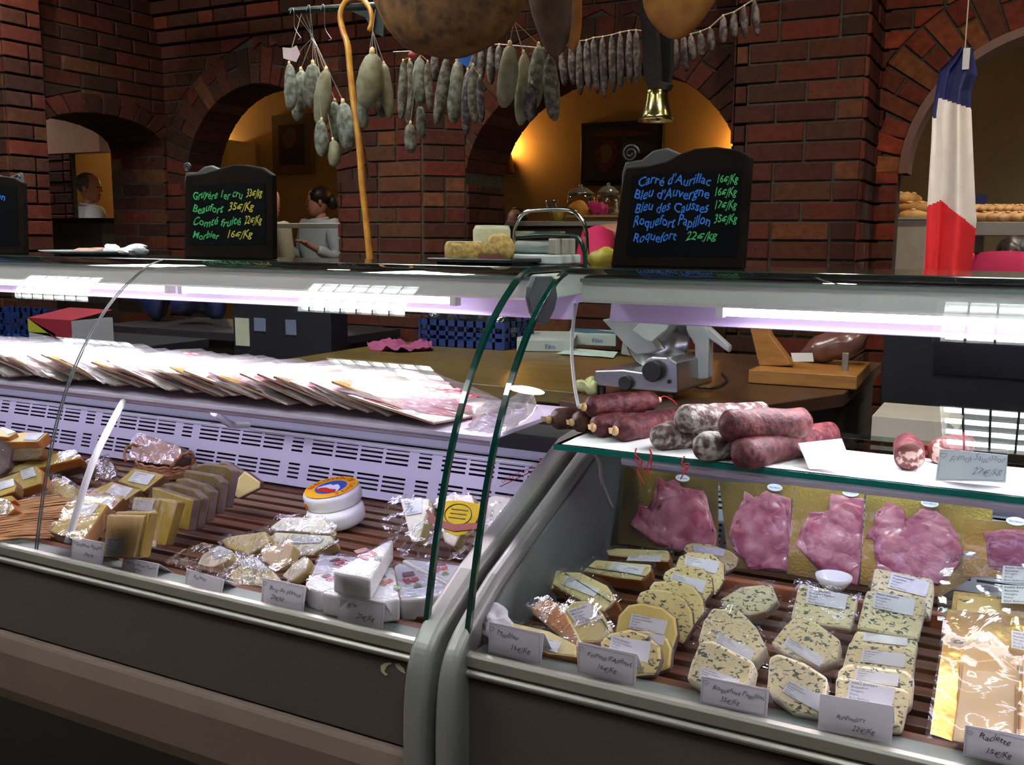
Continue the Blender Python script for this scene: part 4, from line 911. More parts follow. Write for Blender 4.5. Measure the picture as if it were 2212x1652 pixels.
    ham('D', [(1480, 305), (1900, 335), (1900, 640), (1470, 620)], [(1590, 380), (1700, 365), (1900, 372), (1900, 600), (1610, 560)], 'ham pack at the right edge of the photo, behind the raclette packs', (1760, 318), 1.60)
    # wooden bar and dish
    a = P(1585, 1225, Y=1.50); b = P(1900, 1290, Y=1.50); bm = box(B(), ((a.x+b.x)/2+.1, 1.50, .80), (abs(b.x-a.x)+.25, .016, .022)); o = obj('wooden_bar', bm, mat('bar_wood', (.3, .1, .04), .4, var=(.2, .06, .03), scale=10, stretch=(.3, 5, 5)), None, bevel=.002); tag(o, 'red-brown wooden bar across the deck in front of the ham packs', 'wooden bar')
    bm = B()
    for xx in (a.x+.01, b.x+.12): box(bm, (xx, 1.50, .775), (.02, .014, .034))
    obj('foot', bm, wood, o)
    c = P(1800, 1262, Y=1.47); o = obj('white_dish', lathe(B(), [(0, 0), (.014, 0), (.026, .016), (.027, .022), (.025, .022), (.012, .004), (0, .004)], (c.x, 1.47, c.z-.008), 28), mat('porcelain', (.85, .85, .9), .2, coat=.5), None, smooth=True); tag(o, 'small white dish below the middle ham pack', 'dish')
    # raclette packs
    n = nrm(4, 48)
    cream = mat('raclette_slice', (.78, .56, .17), .3, var=(.7, .46, .13), scale=8, sss=.2, coat=.4)
    cr_e = mat('raclette_rind', (.55, .2, .04), .5)
    def rac(tray, slices, z, lb, bag, st, anc=0):
        t2 = cv('D', tray); p0 = P(*t2[anc], Z=z); t = thing('raclette_pack', lb, 'cheese pack', 'sliced raclette in clear packs')
        bm = B(); prism(bm, [PP(x, y, p0, n) for x, y in t2], -n*.003); obj('gold_tray', bm, mat('gold_tray_foil', (.5, .32, .09), .25, .9, var=(.36, .22, .05), scale=9, bump=.5, bscale=18, bdist=.006), t)
        for k, sp in enumerate(slices):
            f = [PP(x, y, p0+n*(.0065*(k+1)+.001), n) for x, y in cv('D', sp)]
            bm = B(); prism(bm, f, -n*.0055, 0, 1); obj('cheese_slice', bm, [cream, cr_e], t, bevel=.0012)
        bm = B(); sheet(bm, [PP(x, y, p0+n*(.009+.0065*len(slices)), n) for x, y in cv('D', bag)], 4, .003, 22, n, seed=len(lb)); obj('plastic_pouch', bm, MC.get('pouch_film') or glassmat('pouch_film', (.96, .96, .97), 1.45, .06, bump=.4, bscale=16, haze=(.8, .75, .85), hz=.05, gain=1.6), t, smooth=True)
        for k, s in enumerate(st): sticker(t, cv('D', s), p0+n*(.014+.0065*len(slices)), n, ['PARIS BAKERY', 'Raclette', 'Weight:', 'Price:', 'Best Before:'])
        return t
    rac([(1420, 700), (1950, 760), (1950, 900), (1400, 860)], [[(1440, 720), (1940, 770), (1940, 860), (1430, 840)]], .88, 'rear raclette pouch with a doubled sticker and a hazy empty top', [(1340, 530), (1430, 465), (1700, 540), (1950, 560), (1950, 900), (1330, 860)], [[(1690, 560), (1900, 575), (1900, 660), (1680, 650)], [(1685, 665), (1900, 680), (1900, 775), (1680, 765)]])
    rac([(1385, 800), (1950, 860), (1950, 1590), (1640, 1600), (1290, 1480)], [[(1475, 1010), (1700, 1000), (1765, 1080), (1765, 1560), (1430, 1515), (1450, 1100)], [(1470, 1090), (1690, 1070), (1780, 1140), (1770, 1580), (1420, 1520)], [(1465, 1150), (1560, 1135), (1690, 1150), (1760, 1210), (1750, 1590), (1410, 1520)]], .875, 'front raclette pack with three pale slices on a gold tray', [(1370, 790), (1950, 830), (1950, 1600), (1640, 1620), (1260, 1500), (1330, 1100)], [[(1735, 915), (1900, 940), (1900, 1040), (1735, 1010)]])
    rac([(1800, 1050), (2000, 1060), (2000, 1590), (1770, 1580)], [[(1800, 1060), (1990, 1080), (1990, 1580), (1780, 1560)]], .86, 'raclette pack cut by the right edge of the photo', [(1780, 1040), (2010, 1050), (2010, 1600), (1760, 1590)], [])
right()

# ---------------------------------------------------------------- price tags (folded cards)
cardm = mat('grey_white_card', (.82, .81, .84), .6, var=(.78, .77, .81), scale=8)
def tent(c, q, lines, lb, Y=1.160, lean=14, inkk=None, border=True, sz=.3, m=None, group='folded handwritten price tags', depth=.032):
    q2 = cv(c, q); n = nrm(0, lean); p0 = P(*q2[3], Y=Y); f = [PP(x, y, p0, n) for x, y in q2]
    t = thing('price_tag', lb, 'price tag', group)
    zb = min(f[2].z, f[3].z)
    bm = B(); prism(bm, f, -n*.0006); obj('front_leaf', bm, m or cardm, t)
    bl = [f[0], f[1], f[1]+V((0, depth, zb-f[1].z)), f[0]+V((0, depth, zb-f[0].z))]
    bm = B(); prism(bm, bl, V((0, .0006, 0))); obj('rear_leaf', bm, m or cardm, t)
    o = f[3]; u = f[2]-f[3]; v = f[0]-f[3]; uu = u.normalized(); vv = (v-uu*v.dot(uu)).normalized(); bm = B()
    for s, xo, yo, hh in lines:
        text_into(bm, s, o+u*xo+v*yo+n*.001, (uu), v.normalized(), v.length*hh, shear=.35, jitter=.25, off=0, width=u.length*(.95-xo) if len(s) > 10 else None)
    if bm.faces: obj('handwriting', bm, inkk or mat('pen_ink', (.08, .08, .13), .6), t)
    else: bm.free()
    if border:
        bm = B()
        for a, b in ((.03, .97), ):
            for (p, r) in (((.03, .05), (.97, .05)), ((.97, .05), (.97, .95)), ((.97, .95), (.03, .95)), ((.03, .95), (.03, .05))):
                tube(bm, [o+u*p[0]+v*p[1]+n*.0006, o+u*r[0]+v*r[1]+n*.0006], .00025, 4)
        h = o+u*.07+v*.8+n*.001; r_ = v.length*.09
        tube(bm, [h+uu*(r_*16*math.sin(k)**3/16)+vv*(r_*(13*math.cos(k)-5*math.cos(2*k)-2*math.cos(3*k)-math.cos(4*k))/16) for k in [2*math.pi*j/20 for j in range(21)]], .0003, 4)
        obj('printed_border', bm, mat('border_grey', (.25, .25, .3), .6), t)
    return t
tent('A', [(575, 1022), (832, 1075), (808, 1265), (560, 1212)], [('Gruyère Alpage', .12, .68, .14), ('28€/kg', .42, .3, .14)], 'price tag reading Gruyère Alpage, first from the left')
tent('A', [(978, 1185), (1262, 1240), (1238, 1367), (962, 1302)], [('Tome Vache Noire', .12, .62, .18), ('Vignotte', .3, .3, .18)], 'price tag with two lines reading Tome Vache Noire, second from the left')
tent('A', [(1480, 1280), (1780, 1365), (1757, 1487), (1465, 1422)], [('Raclette', .22, .58, .2)], 'price tag with one short word in front of the bag tail')
tent('B', [(212, 843), (512, 905), (490, 1088), (202, 1022)], [('Brie de Meaux', .18, .58, .16), ('22€/kg', .22, .26, .16)], 'price tag reading Brie de Meaux')
tent('B', [(732, 955), (1048, 1018), (1030, 1218), (720, 1146)], [('Brie', .2, .62, .18), ('20€/Kg', .42, .28, .18)], 'price tag reading just Brie, before the ring of wedges')
tent('C', [(168, 1028), (528, 1106), (506, 1308), (165, 1225)], [('Morbier', .16, .62, .17), ('16€/Kg', .42, .24, .17)], 'price tag reading Morbier, first right of the gap')
tent('C', [(745, 1158), (1132, 1240), (1118, 1452), (742, 1356)], [("Fourme d'Ambert", .17, .62, .16), ('16€/Kg', .34, .26, .16)], "price tag reading Fourme d'Ambert")
tent('C', [(1548, 1380), (1988, 1467), (1972, 1648), (1538, 1552)], [('Roquefort Papillon', .17, .58, .17), ('35€/Kg', .3, .2, .17)], 'price tag reading Roquefort Papillon')
tent('D', [(688, 1262), (1092, 1330), (1080, 1537), (674, 1457)], [('Roquefort', .24, .42, .13), ('22€/Kg', .46, .14, .14)], 'plain borderless price tag reading Roquefort', border=False)
tent('D', [(1482, 1432), (1880, 1505), (1865, 1690), (1470, 1597)], [('Raclette', .2, .68, .2), ('15€/Kg', .3, .22, .18)], 'price tag reading Raclette with a price, at the right edge', inkk=mat('dark_pen', (.02, .02, .03), .5))

# ---------------------------------------------------------------- shelf of the right counter
SZ = 1.018
bm = B(); sheet(bm, [V((RX0+.02, 1.418, SZ+.0012)), V((1.0, 1.418, SZ+.0012)), V((1.0, 1.60, SZ+.0012)), V((RX0+.02, 1.60, SZ+.0012))], 5, .0006, 14, V((0, 0, 1)))
o = obj('shelf_paper', bm, paper, None, smooth=True); tag(o, 'white printed deli paper laid on the glass shelf under the sausages', 'paper')
pp_ = mat('pink_print', (.7, .2, .35), .6); bm = B()
for k in range(9):
    text_into(bm, 'cuisine', V((-.28+k*.14+.02*(k % 2), 1.43+.05*(k % 3), SZ+.0035)), (1, .1, 0), (0, 1, 0), .008, off=0)
obj('print', bm, pp_, o)
saum = mat('sausage_skin', (.055, .008, .014), .55, var=(.17, .045, .045), scale=80, detail=8, bump=.9, bdist=.004, bscale=75, spec=.35, lo=.4, hi=.68)
saub = mat('brown_sausage_skin', (.035, .01, .007), .5, var=(.1, .035, .02), scale=80, detail=8, bump=.9, bdist=.004, bscale=75, spec=.35)
saumo = mat('mouldy_sausage_skin', (.07, .025, .025), .6, var=(.4, .37, .33), scale=75, detail=12, bump=.9, bdist=.004, bscale=120, lo=.44, hi=.62)
casing = mat('casing_knot', (.6, .38, .2), .5)
def sausage(a, b, r, m, lb, group, ends='knot', bend=.0, za=.0, red=False, n=12):
    t = thing('sausage', lb, 'sausage', group); a, b = V(a), V(b); d = (b-a); L_ = d.length; dn = d.normalized(); side = V((0, 0, 1))
    path, rr = [], []
    for k in range(n+1):
        s = k/n; path.append(a.lerp(b, s)+side*bend*math.sin(math.pi*s)); e = min(s, 1-s)*L_
        q = min(1, e/(r*.9)); rr.append(max(r*math.sqrt(max(0, 1-(1-q)**2)), r*.22)*(1+.06*noise.noise(V((s*6, L_*40, 0)))))
    # extra end rings
    path = [path[0]-dn*.0]+path[0:1]+[a+dn*r*.18, a+dn*r*.5]+path[1:-1]+[b-dn*r*.5, b-dn*r*.18]+path[-1:]
    def R_(p):
        e = min((p-a).length, (p-b).length, 9); q = min(1, e/(r*.8)); return max(r*math.sqrt(max(0, 1-(1-q)**2)), r*.25)
    path = sorted(path, key=lambda p: (p-a).dot(dn)); P2 = []
    for p in path:
        if not P2 or (p-P2[-1]).length > 1e-4: P2.append(p)
    obj('skin', tube(B(), P2, [R_(p)*(1+.05*noise.noise(p*40)) for p in P2], 20, jit=.15), m, t, smooth=True)
    if ends in ('knot', 'both'):
        obj('knot', blob(B(), a-dn*r*.25, (r*.32, r*.3, r*.4), 10, .4, 90), casing, t, smooth=True)
        bm = B(); prism(bm, [a-dn*r*.4+V((0, 0, r*.3)), a-dn*r*1.0+V((0, 0, r*.35)), a-dn*r*.9+V((0, 0, -r*.1)), a-dn*r*.5+V((0, 0, -r*.2))], V((0, .001, 0))); obj('casing_end', bm, casing, t)
    if ends in ('both', 'far'): obj('knot', blob(B(), b+dn*r*.2, (r*.35, r*.3, r*.35), 10, .4, 90), casing, t, smooth=True)
    if red: obj('string', tube(B(), spline([b+dn*r*.3, b+dn*r*.9+V((0, 0, .006)), b+dn*r*2.0+V((0, -.004, -.002)), b+dn*r*2.5+V((0, 0, -.012))], 6), .001, 5), mat('red_string', (.6, .01, .02), .5), t)
    return t
def sp(x, y, Z): return P(x, y, Z=Z)
Gs = 'dark red sausages at the left of the shelf'; Gm = 'floury dry sausages in the middle of the shelf'
sausage(sp(1190, 906, SZ+.022), sp(1262, 902, SZ+.022), .019, saub, 'short brown sausage at the left tip of the shelf', Gs)
sausage(sp(1240, 912, SZ+.022), sp(1320, 900, SZ+.022), .0185, saub, 'brown sausage wedged second from the left tip', Gs)
sausage(sp(1285, 922, SZ+.021), sp(1390, 900, SZ+.021), .019, saum, 'dark red sausage under the raised one, papery knot at its left end', Gs)
sausage(sp(1332, 930, SZ+.021), sp(1462, 905, SZ+.021), .0205, saum, 'dark red sausage in front, pale frayed casing at its left end', Gs)
sausage(sp(1266, 878, SZ+.052), sp(1418, 864, SZ+.052), .0185, saum, 'dark red sausage raised on top of the others, red string at its tip', Gs, 'both', red=True)
sausage(sp(1408, 945, SZ+.022), sp(1520, 935, SZ+.022), .0225, saumo, 'dark floury sausage end in front, left of the middle pile', Gm, '')
sausage(sp(1505, 968, SZ+.023), sp(1625, 950, SZ+.023), .0225, saumo, 'floury sausage end at the bottom of the middle pile', Gm, '')
sausage(sp(1592, 985, SZ+.022), sp(1800, 938, SZ+.022), .0235, saum, 'long reddish sausage along the shelf front, pale patch at its left end', Gm, '')
sausage(sp(1462, 905, SZ+.055), sp(1660, 896, SZ+.05), .0225, saumo, 'floury white-ended sausage at the top left of the middle pile', Gm, '')
sausage(sp(1556, 920, SZ+.06), sp(1748, 912, SZ+.056), .0235, saum, 'thick dark red sausage on top of the middle pile', Gm, '')
def cut_saucisson(x, y, r, lb, L_=.10, az=0):
    c = P(x, y, Z=SZ+r+.001); d = V((math.sin(R(az)), math.cos(R(az)), 0)); t = thing('cut_saucisson', lb, 'sausage', 'cut saucissons by the price card')
    obj('skin', tube(B(), [c, c+d*.004, c+d*L_*.5, c+d*L_*.8, c+d*L_*.93, c+d*L_], [r*.95, r, r*1.02, r*.95, r*.7, r*.3], 24, jit=.06), saum, t, smooth=True)
    obj('cut_face', lathe(B(), [(r*.94, 0), (r*.9, .0015), (0, .002)], c+d*.0005, 24, axis=-d), mat('salami_cut', (.13, .03, .025), .5, var=(.55, .38, .33), scale=70, lo=.56, hi=.62, bump=.3), t, smooth=True)
cut_saucisson(1965, 986, .0215, 'cut end of a dry saucisson facing forward, left of the French Saucisson card', az=-8)
cut_saucisson(2030, 975, .020, 'cut saucisson half hidden behind the French Saucisson card', az=20)
tent('M', [(2030, 969), (2177, 983), (2173, 1041), (2020, 1038)], [('French Saucisson', .16, .62, .2), ('27€/kg', .5, .2, .2)], 'bright price card reading French Saucisson on the glass shelf', Y=1.43, m=mat('card_bluish', (.66, .7, .78), .5), inkk=mat('grey_pen', (.25, .3, .42), .6), group=None, depth=.02)
# folded white card seen from its side
a, b, c = P(1724, 957, Y=1.46), P(1818, 947, Y=1.47), P(1843, 1012, Y=1.425); d0 = P(1748, 1013, Y=1.425); e0 = P(1700, 990, Y=1.49)
t = thing('folded_card', 'blank side of a folded white card standing in the middle of the shelf', 'card')
bm = B(); prism(bm, [a, b, c, d0], V((0, .0006, 0))); obj('front_leaf', bm, paper, t)
bm = B(); prism(bm, [a, b, V((b.x, 1.51, SZ+.002)), V((a.x-.01, 1.51, SZ+.002))], V((0, .0006, 0))); obj('rear_leaf', bm, paper, t)
for k, (pts, lb) in enumerate((([(1374, 968), (1372, 985), (1380, 1005), (1378, 1020), (1392, 1045)], 'red string hanging below the shelf, longest of the three'), ([(1403, 970), (1407, 985), (1399, 1005), (1402, 1028)], 'red string hanging below the shelf, middle of the three'), ([(1478, 985), (1472, 1005), (1482, 1010), (1470, 1035)], 'red string tuft hanging in front of the ham sticker'))):
    t = thing('red_string', lb, 'string', 'red strings hanging from the shelf')
    obj('strand', tube(B(), spline([P(x, y, Y=1.412) for x, y in pts], 5), .0011, 5), mat('red_string', (.6, .01, .02), .5), t)
    obj('strand', tube(B(), spline([P(x+(7 if i > 1 else 1), y-i*4, Y=1.411) for i, (x, y) in enumerate(pts)], 5), .0011, 5), mat('red_string', (.6, .01, .02), .5), t)

# ---------------------------------------------------------------- packs on the left counter's shelf
meatm = [mat('cured_pink', (.62, .3, .3), .35, var=(.8, .62, .6), scale=30, lo=.4, hi=.6, coat=.3), mat('cured_red', (.2, .018, .03), .35, var=(.6, .36, .38), scale=60, lo=.52, hi=.6, coat=.3), mat('cured_mauve', (.5, .28, .36), .35, var=(.7, .5, .55), scale=26, coat=.3)]
boardm = mat('pack_board', (.74, .7, .62), .45, var=(.7, .64, .54), scale=10)
backm = mat('board_underside', (.42, .24, .17), .6, var=(.34, .19, .13), scale=8)
pfilm = glassmat('vacuum_film', (.95, .95, .97), 1.45, .16, bump=.5, bscale=30, haze=(.85, .85, .92), hz=.07, gain=.8)
def pack(x, y, z, w, d, tilt, yaw, k, lb, big=False):
    """flat vacuum pack: centre, size, tilt of the overlap"""
    rot = Matrix.Rotation(R(yaw), 3, 'Z') @ Matrix.Rotation(R(tilt), 3, 'Y') @ Matrix.Rotation(R(-3), 3, 'X')
    def L2(a, b, c=0): return V((x, y, z))+rot @ V((a*w/2, b*d/2, c))
    t = thing('sliced_meat_pack', lb, 'meat pack', 'overlapping sliced-meat packs on the upper shelf')
    nn = rot @ V((0, 0, 1)); rnd = random.Random(k*7+1)
    bm = B(); prism(bm, [L2(-.9, -.9), L2(.9, -.9), L2(.9, .9), L2(-.9, .9)], -nn*.004, 0, 1); obj('board', bm, [boardm if k % 3 else gold, backm], t)
    ns = 5 if not big else 7
    bm = B()
    for i in range(ns):
        cx, cy = rnd.uniform(-.35, .35), -.62+1.24*i/(ns-1); ra = rnd.uniform(.42, .62)
        f = [L2(cx+ra*math.cos(a)*(1+.15*math.sin(a*3+i)), cy+.26*math.sin(a)*(1+.2*math.sin(a*5+i)), .001+.0012*i+.001*math.sin(a*4+i)) for a in [2*math.pi*j/14 for j in range(14)]]
        prism(bm, f, -nn*.0008)
    obj('meat_slices', bm, meatm[1] if big else meatm[k % 3], t)
    bm = B(); sheet(bm, [L2(-1.0, -.96, -.001), L2(-.4, -.93, .003), L2(.3, -.97, .002), L2(1.04, -1.06, -.002), L2(1.05, 0, .003), L2(1.06, 1.06, -.001), L2(-1.05, 1.05, 0)], 2, .0025, 22, nn, seed=k)
    for v in bm.verts: v.co += nn*.006
    obj('vacuum_film', bm, pfilm, t, smooth=True)
x = -2.75; k = 0; rndp = random.Random(5)
desc = {}
N0 = 42; xs_ = []
while x < -1.02: xs_.append(x); x += rndp.uniform(.036, .05)
for k, x in enumerate(xs_):
    fr = k/len(xs_)
    lb = 'sliced-meat pack in the overlapping file, its front edge %s' % ('left of the glass seam' if x < -2.0 else ('near the sloping white prop' if x < -1.6 else 'between the prop and the salami pack'))
    pack(x, 1.575+rndp.uniform(-.015, .012), 1.052+.004*math.sin(k*1.3), .21, .31, 13.5+rndp.uniform(-1.5, 1.5), rndp.uniform(-3, 3), k, lb)
pack(-.985, 1.56, 1.040, .22, .30, 9, -4, 101, 'rightmost meat pack, dark red marbled slices clearly visible', big=True)
bm = B(); q = [P(x_, y_, Y=1.44+(.2 if y_ < 880 else 0)) for x_, y_ in ((1000, 930), (1042, 870), (1085, 862), (1150, 838), (1162, 880), (1178, 900), (1120, 925), (1060, 938))]
sheet(bm, q, 3, .005, 25); o = obj('empty_pouch', bm, MC['vacuum_film'], None, smooth=True); tag(o, 'loose cloudy plastic pouch end sticking out right of the salami pack', 'pouch')
# card at the far left of the shelf
tent('M', [(-30, 752), (28, 760), (14, 786), (-30, 782)], [], 'blank pinkish folded card at the left edge on the packs', Y=1.55, border=False, m=mat('card_pinkish', (.7, .6, .72), .5), group=None, depth=.03)

# ================================================================ THINGS ON TOP OF THE CASES
def at(px, py, w): return CAM+ray(px, py)*w
frame_m = mat('dark_stained_wood', (.012, .007, .006), .6, var=(.006, .004, .003), scale=20, spec=.04)
slate = mat('slate_face', (.003, .003, .004), .6, spec=.05)
TZ = 1.3032
def chalk(outline, slatep, back, rows, Yb, lb, cols, scroll=None):
    t = thing('chalkboard', lb, 'chalkboard', 'chalkboards on the counters'); n = nrm(0, 5); p0 = P(*outline[-1], Y=Yb)
    f = [PP(x, y, p0, n) for x, y in outline]
    lo = min(q.z for q in f); f = [V((q.x, q.y, max(q.z, TZ))) if q.z < TZ+.02 else q for q in f]
    bm = B(); prism(bm, f, V((0, .016, 0))); obj('frame', bm, frame_m, t, bevel=.003)
    bm = B(); prism(bm, [PP(x, y, p0+n*.0015, n) for x, y in slatep], -n*.001); sl = obj('slate', bm, slate, t)
    if back:
        pb = p0+V((0, .06, 0)); g = [PP(x, y, pb, n) for x, y in back]; bm = B(); prism(bm, g, V((0, .012, 0)))
        bl = obj('rear_leaf', bm, mat('grey_wood', (.045, .04, .042), .5), t, bevel=.003)
        if scroll:
            c = PP(scroll[0], scroll[1], pb, n); r0 = scroll[2]*.0009
            obj('scroll', tube(B(), [c+V((math.cos(a)*r0*(1-a/15), 0, math.sin(a)*r0*(1-a/15))) for a in [k*.35 for k in range(38)]], .0022, 6), MC['grey_wood'], bl, smooth=True)
    u = (PP(slatep[1][0], slatep[1][1], p0, n)-PP(slatep[0][0], slatep[0][1], p0, n)).normalized()
    up_ = n.cross(u); up_ = up_ if up_.z > 0 else -up_
    bms = {0: B(), 1: B()}
    for (txt, x0, x1, yb, hpx, ci) in rows:
        a = PP(x0, yb, p0+n*.0022, n); b = PP(x1, yb-1, p0+n*.0022, n); h = (PP(x0, yb-hpx, p0, n)-PP(x0, yb, p0, n)).length
        text_into(bms[ci], txt, a, (b-a), up_, h, width=(b-a).length, shear=.3, jitter=.18, off=0, bold=.01)
    for ci in (0, 1):
        if bms[ci].faces: obj('handwriting', bms[ci], cols[ci], sl)
        else: bms[ci].free()
    return t
cb = mat('chalk_blue', (.02, .16, .62), .6, emis=None); cg = mat('chalk_green', (.05, .42, .12), .6); cy = mat('chalk_yellow', (.55, .5, .06), .6); cred = mat('chalk_red', (.5, .03, .08), .6)
chalk([(1347, 378), (1352, 362), (1400, 358), (1440, 348), (1464, 334), (1500, 321), (1545, 317), (1595, 323), (1624, 340), (1606, 601), (1318, 590)], [(1366, 378), (1603, 366), (1592, 556), (1352, 552)],
      [(1343, 372), (1350, 350), (1385, 345), (1410, 325), (1440, 319), (1466, 330), (1560, 350), (1600, 585), (1330, 580)],
      [("Carré d'Aurillac", 1376, 1536, 399, 20, 0), ('16€/Kg', 1546, 1595, 397, 18, 1), ("Bleu d'Auvergne", 1368, 1532, 428, 21, 0), ('16€/Kg', 1541, 1592, 425, 18, 1), ('Bleu des Causses', 1370, 1531, 457, 21, 0), ('17€/Kg', 1541, 1592, 453, 18, 1), ('Roquefort Papillon', 1366, 1534, 489, 22, 0), ('35€/Kg', 1541, 1593, 483, 18, 1), ('Roquefort', 1366, 1462, 521, 20, 0), ('22€/kg', 1480, 1550, 520, 18, 1)],
      1.60, 'big chalkboard with blue cheese names and green prices, right of the gap', (cb, cg), scroll=(1362, 332, 18))
chalk([(399, 392), (402, 378), (440, 374), (466, 366), (500, 356), (530, 356), (565, 362), (588, 378), (590, 571), (398, 567)], [(412, 400), (572, 396), (574, 527), (412, 529)],
      [(398, 390), (400, 372), (425, 372), (440, 360), (455, 357), (475, 366), (560, 380), (570, 560), (405, 560)],
      [('Gruyère 1er cru', 415, 524, 429, 17, 0), ('33€/kg', 531, 567, 427, 17, 1), ('Beaufort', 415, 483, 459, 17, 0), ('35€/Kg', 492, 549, 456, 17, 1), ('Comté fruité', 415, 521, 488, 17, 0), ('22€/Kg', 527, 566, 485, 17, 1), ('Morbier', 415, 474, 516, 15, 0), ('16€/Kg', 488, 546, 515, 16, 1)],
      1.60, 'chalkboard with green cheese names and yellow prices, left middle of the counter', (cg, cy), scroll=(405, 362, 12))
chalk([(-150, 385), (-80, 378), (0, 380), (30, 384), (47, 394), (52, 556), (-160, 560)], [(-135, 402), (36, 402), (38, 530), (-135, 535)],
      [(-120, 380), (-20, 375), (15, 384), (42, 372), (46, 400), (50, 540), (-120, 545)],
      [('Reblochon', -70, 26, 434, 15, 0), ('Tomme fraiche', -120, 27, 459, 15, 0), ('Savoie 22€/kg', -120, 12, 480, 14, 0), ('Saint Nectaire', -120, 31, 519, 15, 0)],
      1.60, 'chalkboard with blue writing cut off by the left edge of the photo', (cb, cg), scroll=(38, 384, 10))
# plate with food and napkin
c = P(212, 552, Z=TZ); c = V((c.x, 1.64, TZ)); 
t = thing('plate', 'white plate with brown scraps on top of the left end of the counter', 'plate')
sc_ = (P(290, 550, Y=1.64)-P(137, 550, Y=1.64)).length/2
cp = P(205, 555, Y=1.64)
obj('dish', lathe(B(), [(0, .001), (sc_*.6, 0), (sc_*.62, .002), (sc_*.98, .010), (sc_, .0125), (sc_*.97, .0125), (sc_*.6, .005), (0, .004)], (cp.x, 1.64, TZ), 40), mat('porcelain', (.85, .85, .9), .2, coat=.5), t, smooth=True)
o = obj('tasting_pieces', blob(B(), V((cp.x, 1.64, TZ+.010)), (.05, .05, .009), 20, .5, 60), mat('brown_scraps', (.24, .09, .05), .6, var=(.4, .2, .14), scale=60), t, smooth=True)
for (x_, y_, w_, lb) in ((240, 538, .02, 'crumpled white napkin standing up on the plate'), (292, 551, .032, 'crumpled white napkin lying right of the plate')):
    a = P(x_, y_, Y=1.63); o = obj('napkin', blob(B(), V((a.x, 1.63, TZ+.014)), (w_, w_*.8, .013), 20, .8, 60), mat('tissue', (.72, .72, .78), .7), None); tag(o, lb, 'napkin')
# black tray with three small cheeses
t = thing('black_tray', 'low black slate stand under the three small cheeses', 'tray')
a = P(958, 580, Y=1.6); b = P(1138, 580, Y=1.6)
obj('slab', bx(a.x, b.x, 1.54, 1.68, TZ+.004, TZ+.011), black_m, t, bevel=.002)
for xx in (a.x+.02, b.x-.02): obj('foot', bx(xx-.01, xx+.01, 1.56, 1.66, TZ, TZ+.004), black_m, t)
obj('card', bx(P(1045, 570, Y=1.57).x, P(1092, 570, Y=1.57).x, 1.548, 1.552, TZ+.011, TZ+.020), mat('small_red_card', (.2, .06, .04), .6), t)
toma = mat('rough_golden_rind', (.5, .35, .1), .75, var=(.3, .17, .04), scale=110, bump=1.0, bscale=160, lo=.4, hi=.6)
tomp = mat('pale_top_rind', (.55, .52, .36), .7, var=(.5, .46, .3), scale=60, bump=.4)
def drum(px0, px1, yb, yt, Y, lb, mt, lying=False):
    a, b = P(px0, yb, Y=Y), P(px1, yb, Y=Y); r = (b.x-a.x)/2; h = (P(px0, yt, Y=Y)-a).z; c = V(((a.x+b.x)/2, Y, a.z))
    t = thing('small_cheese', lb, 'cheese', 'small whole cheeses on the black stand')
    if lying:
        h = h*.9; ax = V((.25, -.45, .05)).normalized(); cc = V((c.x, Y, c.z+h/2))-ax*.02; r = h/2*1.05
        obj('rind', lathe(B(), [(0, -.004), (r*.85, 0), (r, .008), (r*1.02, .025), (r, .042), (r*.85, .05), (0, .052)], cc, 32, axis=ax, jit=.003), mt, t, smooth=True)
    else:
        obj('rind', lathe(B(), [(r*.9, 0), (r, .006), (r, h-.008), (r*.9, h)], c, 32, jit=.002), mt, t, smooth=True)
        obj('top_face', lathe(B(), [(r*.92, h-.001), (r*.85, h+.001), (0, h+.001)], c, 32), tomp, t, smooth=True)
drum(967, 1040, 571, 522, 1.59, 'short golden drum cheese at the left of the black stand', toma)
drum(1027, 1098, 571, 488, 1.65, 'taller pale cheese behind the two golden ones', tomp)
drum(1044, 1114, 570, 500, 1.59, 'golden cheese tipped on its side, at the right of the black stand', toma, True)
# chrome wrapping stand with film roll
chrome = mat('chrome', (.6, .62, .6), .15, 1.0)
t = thing('film_wrapper', 'chrome rail film wrapping stand behind the small cheeses', 'film wrapper')
Yw_ = 1.72
def pw(l, Y=Yw_): return spline([P(x, y, Y=Y) for x, y in l], 5)
obj('hoop', tube(B(), pw([(1112, 572), (1110, 520), (1113, 490), (1130, 462), (1160, 454), (1225, 453), (1250, 466), (1265, 495), (1268, 540), (1270, 576)]), .0042, 10), chrome, t, smooth=True)
obj('inner_rail', tube(B(), pw([(1116, 512), (1160, 508), (1225, 509), (1250, 516), (1262, 545), (1263, 580)], 1.68), .0042, 10), mat('dark_green_rail', (.01, .03, .025), .25), t, smooth=True)
obj('cutter_bar', bx(P(1118, 505, Y=1.71).x, P(1216, 505, Y=1.71).x, 1.70, 1.72, P(1150, 508, Y=1.71).z, P(1150, 499, Y=1.71).z), chrome, t)
a, b = P(1118, 534, Y=1.72), P(1212, 534, Y=1.72)
obj('film_roll', tube(B(), [a, b], .013, 20), mat('film_roll_white', (.5, .55, .54), .3, var=(.4, .44, .43), scale=30), t, smooth=True)
obj('heat_plate', bx(P(1108, 560, Y=1.7).x, P(1228, 560, Y=1.7).x, 1.66, 1.76, TZ, TZ+.018), mat('plate_white', (.62, .68, .68), .3), t, bevel=.003)
obj('side_plate', bx(P(1212, 550, Y=1.72).x, P(1230, 550, Y=1.72).x, 1.66, 1.75, TZ+.018, P(1212, 515, Y=1.72).z), mat('putty_plastic', (.35, .32, .26), .5), t, bevel=.003)

